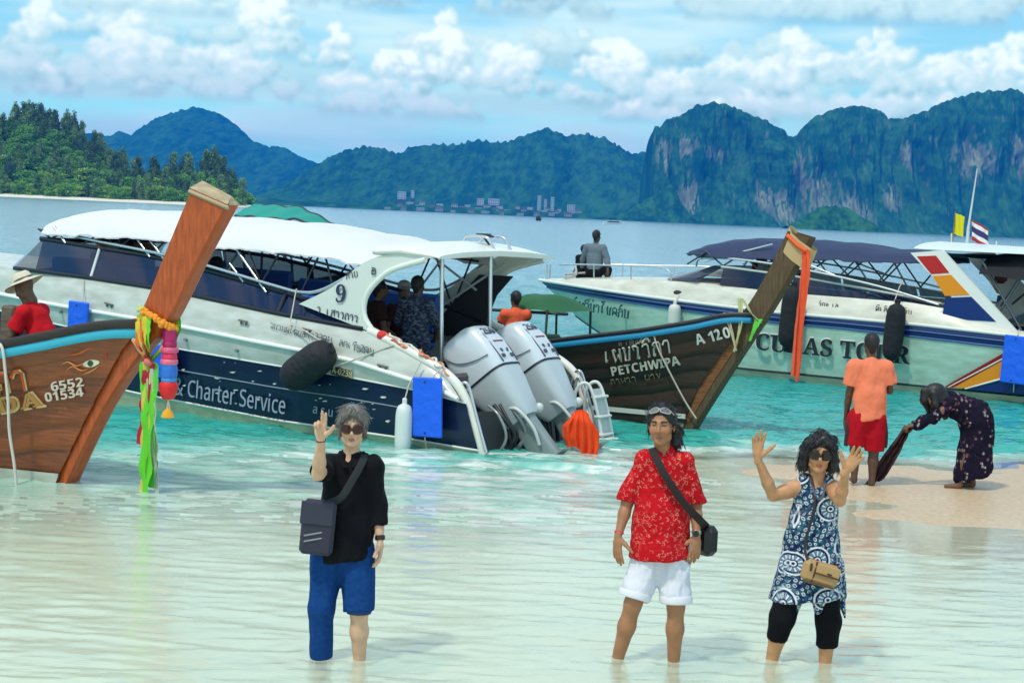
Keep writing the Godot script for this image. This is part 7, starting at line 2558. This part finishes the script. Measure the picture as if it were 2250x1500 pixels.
func boat_people() -> void:
	var brown := Color(0.17, 0.085, 0.045)
	var deep := Color(0.10, 0.05, 0.03)
	var dark := mat(0.012, 0.012, 0.016, 0.85)
	var turn := func(boat: Transform3D, at: Vector3, yaw: float) -> Transform3D:
		return Transform3D(boat.basis * Basis(Vector3.UP, yaw), boat * at)
	# man in red with a sun hat, in the near longtail
	var o := sitter("man in a red shirt and pale sun hat leaning over in the brown longtail", turn.call(B2, V(0.50, 0.70, 0.20), 1.75), Color(0.12, 0.06, 0.035), mat(0.52, 0.01, 0.016, 0.8), dark, "", {"sit": true, "lean": 0.42, "nod": 0.5, "cell": 0.016, "sleeve": 0.75, "elL": V(0.20, 0.66, 0.30), "wrL": V(0.16, 0.40, 0.40)})
	var hp := V(0, 1.135, 0.275)
	var g := G.new()
	var rows := []
	for e in [[0.0, 0.155], [0.03, 0.15], [0.075, 0.135], [0.10, 0.115], [0.115, 0.10], [0.02, 0.10]]:
		pass
	var hb := Basis(Vector3.RIGHT, 0.5)
	for e in [[0.135, 0.02], [0.13, 0.06], [0.105, 0.085], [0.06, 0.098], [0.045, 0.102], [0.04, 0.115], [0.02, 0.165], [0.012, 0.19], [0.005, 0.188], [0.03, 0.11]]:
		var ring := PackedVector3Array()
		for q in 24:
			var a := TAU * q / 24
			ring.append(hp + hb * V(cos(a) * e[1] * 0.95, e[0] + 0.012 * sin(a * 2.0) * e[1] / 0.19 + 0.02, sin(a) * e[1] * 1.08))
		rows.append(ring)
	g.grid(rows, true, true)
	part("sun_hat", g, mat(0.62, 0.56, 0.42, 0.85), o)
	g = G.new()
	g.tube(curve([hp + hb * V(-0.098, 0.07, 0.0), hp + hb * V(0, 0.068, 0.11), hp + hb * V(0.098, 0.07, 0.0), hp + hb * V(0, 0.07, -0.11), hp + hb * V(-0.098, 0.07, 0.0)], 6), 0.012, 6)
	part("hat_band", g, mat(0.10, 0.09, 0.07, 0.8), o)
	g = G.new()
	g.box(Transform3D(Basis(), V(0.13, 0.55, -0.14)), V(0.10, 0.26, 0.05), 0.02)
	var yb := thing("yellow_bag", "yellow bag behind the man in red in the brown longtail", "bag", (o as Node3D).transform)
	part("pouch", g, mat(0.72, 0.50, 0.01, 0.7), yb)
	# crew at the stern of the speedboat
	var camo := printed(print_tex(25, Color(0.030, 0.040, 0.075), [Color(0.12, 0.15, 0.20), Color(0.07, 0.09, 0.14), Color(0.012, 0.016, 0.035)], 0, "camo"), 0.45)
	sitter("man in blue grey camouflage clothes, his back turned, at the speedboat's stern", turn.call(B1, V(1.52, 0.26, -0.15), 0.25), deep, camo, camo, "crop", {"sit": false, "size": 1.0, "cell": 0.016, "sleeve": 1.1, "leg": 1.8, "elR": V(-0.25, 1.10, 0.08), "elL": V(0.25, 1.10, 0.08), "wrR": V(-0.18, 0.95, 0.25), "wrL": V(0.18, 0.95, 0.25)})
	sitter("crewman in dark brown seated inside the arch, nearest the number 9", turn.call(B1, V(2.3, 0.62, 0.10), -0.6), brown, mat(0.05, 0.022, 0.014, 0.8), dark, "crop", {"size": 0.98})
	o = sitter("crewman in a grey cap seated between the arch and the man in camouflage", turn.call(B1, V(2.05, 0.62, 0.30), -2.2), brown, mat(0.045, 0.018, 0.016, 0.8), dark, "crop", {"size": 0.96})
	g = G.new()
	g.ball(V(0, 1.165, 0.02), V(0.09, 0.075, 0.10))
	g.ball(V(0, 1.15, 0.11), V(0.07, 0.012, 0.07))
	part("cap", g, mat(0.28, 0.27, 0.28, 0.8), o)
	# passengers under the canopy
	var shades := [mat(0.03, 0.02, 0.02, 0.8), mat(0.02, 0.03, 0.06, 0.8), mat(0.06, 0.03, 0.02, 0.8), mat(0.015, 0.016, 0.02, 0.8), mat(0.03, 0.03, 0.04, 0.8)]
	var seats := [[V(7.35, 1.10, 0.25), 1.6, "passenger with dark hair at the front of the white canopy, nearest the windscreen", "crop"], [V(6.75, 1.06, 0.1), 1.5, "passenger in brown under the front half of the canopy, before the blue seats", "long"], [V(5.65, 0.96, 0.0), 1.7, "passenger half hidden by the orange prow, under the middle of the canopy", "crop"], [V(4.95, 0.88, 0.0), 1.6, "passenger just right of the orange prow under the canopy", "crop"], [V(4.3, 0.74, 0.05), 1.4, "rearmost canopy passenger, sitting low beside the blue bench", "crop"]]
	for k in 5:
		var e: Array = seats[k]
		sitter(e[2], turn.call(B1, e[0] - V(0, 0.08, 0), e[1]), deep, shades[k], dark, e[3], {"size": 0.97}, "passengers under the white canopy")
	# boy in orange on the dark longtail
	sitter("person in an orange shirt with a hand raised to the face on the dark longtail", turn.call(B3, V(2.55, 0.56, -0.66), 0.9), deep, mat(0.80, 0.12, 0.05, 0.85), dark, "crop", {"size": 0.92, "cell": 0.018, "elR": V(-0.24, 0.84, 0.20), "wrR": V(-0.10, 1.06, 0.22), "elL": V(0.22, 0.74, 0.1), "wrL": V(0.12, 0.62, 0.26), "sleeve": 0.7})
	# two on the foredeck of the tour boat
	sitter("person in a grey long sleeved shirt sitting on the tour boat's foredeck", turn.call(B4, V(9.92, 1.27, 0.0), 0.15), deep, mat(0.14, 0.18, 0.21, 0.85), dark, "crop", {"size": 1.0, "cell": 0.018, "sleeve": 1.9, "elR": V(-0.26, 0.70, -0.02), "wrR": V(-0.30, 0.52, -0.06), "elL": V(0.27, 0.66, 0.04), "wrL": V(0.30, 0.46, 0.12)})
	sitter("smaller person in black beside the grey shirt on the tour boat's foredeck", turn.call(B4, V(10.28, 1.24, 0.15), -0.3), deep, dark, dark, "crop", {"size": 0.78})
	for e in [[V(6.45, 1.05, 0.2), "passenger in red behind the tour boat's windscreen", mat(0.30, 0.02, 0.02, 0.8)], [V(6.1, 1.05, -0.3), "passenger in white behind the tour boat's windscreen", mat(0.4, 0.4, 0.4, 0.8)], [V(5.7, 1.02, 0.1), "passenger in dark red under the tour boat's canopy", mat(0.14, 0.015, 0.015, 0.8)]]:
		sitter(e[1], turn.call(B4, e[0] + V(0, 0.12, 0), 1.6), deep, e[2], dark, "crop", {"size": 0.95}, "passengers of the tour boat")

# ------------------------------------------------------------------ wooded island, town, far boats
func tree_meshes() -> Array:
	var out := []
	for k in 7:
		rng.seed = 300 + k
		var spiky := k < 4           # casuarina: tall, feathery; else rounded broadleaf
		var tone: Color = [Color(0.075, 0.13, 0.04), Color(0.11, 0.18, 0.04), Color(0.06, 0.11, 0.045), Color(0.12, 0.18, 0.06), Color(0.10, 0.23, 0.03), Color(0.16, 0.27, 0.035), Color(0.08, 0.18, 0.032)][k]
		var g := G.new()
		var clumps := []
		var H := 14.0 if spiky else 9.5
		for q in (26 if spiky else 20):
			var y := rng.randf_range(0.18, 0.98)
			var rad := (1.0 - y) * 3.2 + 0.7 if spiky else 3.6 * sqrt(maxf(0.05, 1.0 - pow((y - 0.52) / 0.52, 2.0)))
			var a := rng.randf() * TAU
			var rr := rad * sqrt(rng.randf())
			clumps.append([V(cos(a) * rr, y * H, sin(a) * rr), rng.randf_range(0.9, 1.7) * (1.0 if spiky else 1.3), rng.randf_range(0.75, 2.1)])
		for c in clumps:
			var col: Color = tone * c[2]
			for q in 64:
				var d := V(rng.randfn(), rng.randfn(), rng.randfn()).normalized() * pow(rng.randf(), 0.4)
				var p: Vector3 = c[0] + d * c[1] * (V(0.8, 1.6, 0.8) if spiky else V(1.25, 0.75, 1.25))
				var u := V(rng.randfn(), rng.randfn() + (1.4 if spiky else 0.0), rng.randfn()).normalized()
				var w := u.cross(V(rng.randfn(), rng.randfn(), rng.randfn())).normalized()
				var L := rng.randf_range(0.35, 0.8) if spiky else rng.randf_range(0.3, 0.6)
				g.col = Color(col.r, col.g, col.b) * rng.randf_range(0.75, 1.3)
				var W := L * (0.28 if spiky else 0.7)
				g.tri(p - w * W, p + u * L, p + w * W)
				g.tri(p - w * W, p + w * W, p - u * L * 0.6)
		var t := G.new()
		t.col = Color(0.12, 0.09, 0.06)
		t.tube(curve([V(0, -2, 0), V(0.2, H * 0.3, 0.1), V(-0.1, H * 0.6, 0), V(0, H * 0.92, 0)], 3), [0.32, 0.3, 0.28, 0.26, 0.24, 0.2, 0.16, 0.12, 0.08, 0.05], 6)
		for q in 5:
			var y := rng.randf_range(0.3, 0.8) * H
			var a := rng.randf() * TAU
			t.tube([V(0, y, 0), V(cos(a) * 1.2, y + 0.8, sin(a) * 1.2), V(cos(a) * 2.2, y + 1.1, sin(a) * 2.2)], [0.12, 0.08, 0.03], 5)
		out.append([g.mesh(), t.mesh(), H])
	return out

func island() -> void:
	var D := 960.0
	# ground: a strip of pale sand and a wooded rise behind it
	var top := [[-640, 30], [-500, 40], [-400, 42], [-330, 37], [-303, 40], [-289, 38], [-280, 35], [-269, 33], [-260, 27], [-247, 20], [-228, 10], [-200, 11], [-178, 15], [-168, 9], [-158, 3], [-146, 0]]
	var g := G.new()
	var rows := []
	var nz := noise(501, 0.03, 3)
	for r in 27:
		var t := r / 26.0
		var row := PackedVector3Array()
		for k in 120:
			var x := lerpf(-640, -140, k / 119.0)
			var h := lerp_pts(top, x)
			var z := -D + 6.0 * sin(x * 0.02) - t * 150.0 * clampf((-x - 138.0) / 60.0, 0.1, 0.8) + (x + 280.0) * 0.20
			var y := h * smoothstep(0.05, 0.75, t) * (1.0 - smoothstep(0.85, 1.0, t) * 0.9) + nz.get_noise_2d(x, t * 90.0) * 1.5 * smoothstep(0.1, 0.4, t)
			y += smoothstep(0.0, 0.06, t) * 1.8 - 0.4
			g.col = Color(0.72, 0.68, 0.56)
			row.append(V(x, y, z))
		rows.append(row)
	g.grid(rows)
	for k in g.v.size():
		var r := int(k / 120.0)
		g.c[k] = Color(0.74, 0.70, 0.58) if r < 3 else Color(0.03, 0.055, 0.02)
	structure("island_ground", g, vmat(0.95))
	# undergrowth that nobody could count
	rng.seed = 77
	var protos := tree_meshes()
	var leaf := vmat(0.9, {"backlight_enabled": true, "backlight": Color(0.25, 0.3, 0.12)})
	var bark := vmat(0.95)
	var place := func(x: float, t: float) -> Vector3:
		var h := lerp_pts(top, x)
		var z := -D + 6.0 * sin(x * 0.02) - t * 150.0 * clampf((-x - 138.0) / 60.0, 0.1, 0.8) + (x + 280.0) * 0.20
		return V(x, h * smoothstep(0.05, 0.75, t) * (1.0 - smoothstep(0.85, 1.0, t) * 0.9) + 1.0, z)
	var mm := MultiMesh.new()
	mm.transform_format = MultiMesh.TRANSFORM_3D
	mm.mesh = protos[4][0]
	mm.instance_count = 900
	for k in 900:
		var x := rng.randf_range(-620, -148)
		if k < 740:
			x = rng.randf_range(-300, -148)
		var s := rng.randf_range(0.4, 0.85)
		mm.set_instance_transform(k, Transform3D(Basis(Vector3.UP, rng.randf() * TAU).scaled(V(s * 1.3, s, s * 1.3)), place.call(x, rng.randf_range(0.085, 0.8)) - V(0, 1.6, 0)))
	var ug := MultiMeshInstance3D.new()
	ug.name = "undergrowth"
	ug.multimesh = mm
	ug.material_override = leaf
	add_child(ug)
	tag(ug, "low green undergrowth between the trees of the island", "undergrowth", "", "stuff")
	var first := {}
	var n := 0
	var spots := []
	for k in 34:       # along the beach
		spots.append([lerpf(-306, -150, k / 33.0) + rng.randf_range(-2, 2), rng.randf_range(0.08, 0.13), rng.randf_range(0.75, 1.05), [4, 5, 0, 3, 1, 5][k % 6]])
	for k in 64:
		spots.append([rng.randf_range(-306, -153), rng.randf_range(0.18, 0.45), rng.randf_range(0.8, 1.15), rng.randi() % 7])
	for k in 76:
		spots.append([rng.randf_range(-310, -158), rng.randf_range(0.5, 0.8), rng.randf_range(0.85, 1.25), [0, 1, 2, 3, 6, 0][k % 6]])
	for k in 26:
		spots.append([rng.randf_range(-600, -310), rng.randf_range(0.1, 0.8), rng.randf_range(0.8, 1.2), rng.randi() % 7])
	for x in [-306.0, -301.0, -297.0, -290.0, -284.0, -279.0, -272.0, -268.0, -205.0, -196.0, -184.0, -178.0]:
		spots.append([x, 0.72, rng.randf_range(1.15, 1.4), rng.randi() % 4])
	for s in spots:
		var kind: int = s[3]
		var words_: String = ["tall feathery dark tree on the wooded island", "tall olive feathery tree on the wooded island", "dark blue green tall tree on the wooded island", "pale feathery tree on the wooded island", "rounded mid green tree on the wooded island", "bright green rounded tree on the wooded island", "deep green rounded tree on the wooded island"][kind]
		var o: Node3D
		if first.has(kind):
			o = (first[kind] as Node3D).duplicate()
			o.name = numbered("tree")
			add_child(o)
		else:
			o = thing("tree", words_, "tree", Transform3D(), "trees of the wooded island")
			part("crown", protos[kind][0], leaf, o)
			part("trunk", protos[kind][1], bark, o)
			first[kind] = o
		tag(o, words_, "tree", "trees of the wooded island")
		var sc: float = s[2]
		o.transform = Transform3D(Basis(Vector3.UP, rng.randf() * TAU).scaled(V(sc * 1.1, sc, sc * 1.1)), place.call(s[0], s[1]) - V(0, 1.0, 0))

func block(label: String, at: Vector3, s: Vector3, floors: int, bays: int, wall: Material, flat_roof: bool, group: String, foot := 0.0) -> void:
	var o := thing("building", label, "building", Transform3D(Basis(), at), group)
	var g := G.new()
	var up := s.y - foot
	g.box(Transform3D(Basis(), V(0, foot + up * 0.5, 0)), V(s.x, up, s.z))
	part("wall", g, wall, o)
	if foot > 2.0:
		g = G.new()
		g.box(Transform3D(Basis(), V(0, foot * 0.5, -1.0)), V(s.x * 1.4, foot, s.z))
		part("terrace", g, mat(0.04, 0.09, 0.035, 0.95), o)
	var win := mat(0.05, 0.07, 0.09, 0.3)
	g = G.new()
	for f in floors:
		for b in bays:
			g.box(Transform3D(Basis(), V((b + 0.5) / bays * s.x - s.x * 0.5, foot + (f + 0.55) / floors * up, s.z * 0.5)), V(s.x / bays * 0.5, up / floors * 0.45, 0.3))
	var wn := part("window", g, win, o)
	tag(wn, "", "", "", "stuff")
	g = G.new()
	if flat_roof:
		g.box(Transform3D(Basis(), V(0, s.y + 0.5, 0)), V(s.x * 1.03, 1.0, s.z * 1.03))
	else:
		g.slab(PackedVector2Array([Vector2(-s.x * 0.55, s.y), Vector2(s.x * 0.55, s.y), Vector2(s.x * 0.4, s.y + 3.5), Vector2(-s.x * 0.4, s.y + 3.5)]), Transform3D(Basis(), Vector3.ZERO), s.z * 1.1)
	part("roof", g, mat(0.5, 0.48, 0.45, 0.8) if flat_roof else mat(0.22, 0.15, 0.10, 0.8), o)

func town() -> void:
	rng.seed = 90
	var white := mat(0.50, 0.52, 0.46, 0.8)
	var cream := mat(0.36, 0.36, 0.28, 0.8)
	# the taller blocks stand out; x, foot height, width, height
	var big := [[-272, 26, 19, 17, "white hotel block high on the hillside, left of the town"], [-247, 30, 7, 17, "slim white tower right of the hillside hotel"], [49, 14, 8, 34, "tall white tower in the town, left of a pair"], [64, 14, 6, 26, "grey tower between the two white ones in the town"], [80, 14, 8, 32, "tall white tower in the town, right of a pair"], [-598, 1.5, 26, 12, "lone white villa on the far left shore"], [-650, 1.0, 40, 7, "long white building low on the far left shore"], [-57, 22, 26, 14, "pale block above the middle of the town"], [-88, 20, 16, 15, "cream block on the slope over the middle of the town"], [124, 14, 18, 16, "white block at the right end of the town"]]
	for b in big:
		# each stands on its own terrace down to the foot of the slope
		block(b[4], V(b[0], 0, -4050), V(b[2], b[1] + b[3], 14), maxi(2, int(b[3] / 5.0)), maxi(2, int(b[2] / 5.0)), white if b[3] > 13 else cream, true, "tall buildings of the shore town", b[1])
	for k in 36:
		var x := lerpf(-265, 130, k / 35.0) + rng.randf_range(-6, 6)
		var row := k % 3
		var w := rng.randf_range(8, 18)
		var h := rng.randf_range(3.5, 6)
		var y: float = [1.0, 7.0, 13.0][row] + rng.randf_range(-1, 2)
		block("low pale house in the strip of the shore town", V(x, 0, [-3584.0, -3700.0, -3850.0][row]), V(w, y + h, 12), 2, int(w / 4.0), white if k % 3 else cream, k % 2 == 0, "low houses of the shore town", y)
	# two boats far out
	var o := thing("fishing_boat", "small dark boat far out on the water before the town", "boat", Transform3D(Basis(Vector3.UP, 1.2), V(11, 0, -900)))
	var g := G.new()
	var rows := []
	for k in 9:
		var t := k / 8.0 * 2.0 - 1.0
		var b := 0.9 * (1.0 - t * t * 0.9)
		rows.append(PackedVector3Array([V(t * 4.0, 0.9 + 0.8 * t * t, -b), V(t * 3.8, -0.2, 0), V(t * 4.0, 0.9 + 0.8 * t * t, b)]))
	g.grid(rows)
	part("hull", g, mat(0.03, 0.025, 0.025, 0.7), o)
	g = G.new()
	g.box(Transform3D(Basis(), V(-0.4, 1.5, 0)), V(2.2, 1.6, 1.4), 0.1)
	part("cabin", g, mat(0.04, 0.035, 0.035, 0.7), o)
	g = G.new()
	g.box(Transform3D(Basis(), V(-0.4, 2.4, 0)), V(2.8, 0.12, 1.7), 0.04)
	part("roof", g, mat(0.06, 0.06, 0.06, 0.7), o)
	part("mast", rod(V(0.6, 2.4, 0), V(0.6, 5.5, 0), 0.10), mat(0.3, 0.3, 0.3, 0.6), o)
	o = thing("tour_boat", "white boat with a long roof far out on the water before the cliffs", "boat", Transform3D(Basis(Vector3.UP, 0.15), V(48, 0, -880)))
	g = G.new()
	rows = []
	for k in 11:
		var t := k / 10.0 * 2.0 - 1.0
		var b := 1.2 * sqrt(maxf(0.02, 1.0 - pow(maxf(0.0, -t), 3.0)))
		rows.append(PackedVector3Array([V(t * 5.0, 0.8 + 0.3 * maxf(0.0, -t), -b), V(t * 4.8, -0.1, -b * 0.7), V(t * 4.8, -0.1, b * 0.7), V(t * 5.0, 0.8 + 0.3 * maxf(0.0, -t), b)]))
	g.grid(rows, false, true)
	part("hull", g, mat(0.72, 0.74, 0.74, 0.4), o)
	g = G.new()
	g.box(Transform3D(Basis(), V(0.8, 1.25, 0)), V(6.0, 0.7, 1.8), 0.1)
	part("cabin", g, mat(0.04, 0.05, 0.07, 0.4), o)
	g = G.new()
	g.box(Transform3D(Basis(), V(0.9, 1.75, 0)), V(6.8, 0.16, 2.2), 0.06)
	part("roof", g, mat(0.74, 0.74, 0.72, 0.5), o)

func _ready() -> void:
	camera_and_light()
	sea()
	hills()
	textures()
	island()
	town()
	speedboat_nine()
	longtail_near()
	longtail_far()
	longtail_hidden()
	speedboat_tour()
	women()
	bank_pair()
	boat_people()
	prow_ornaments()
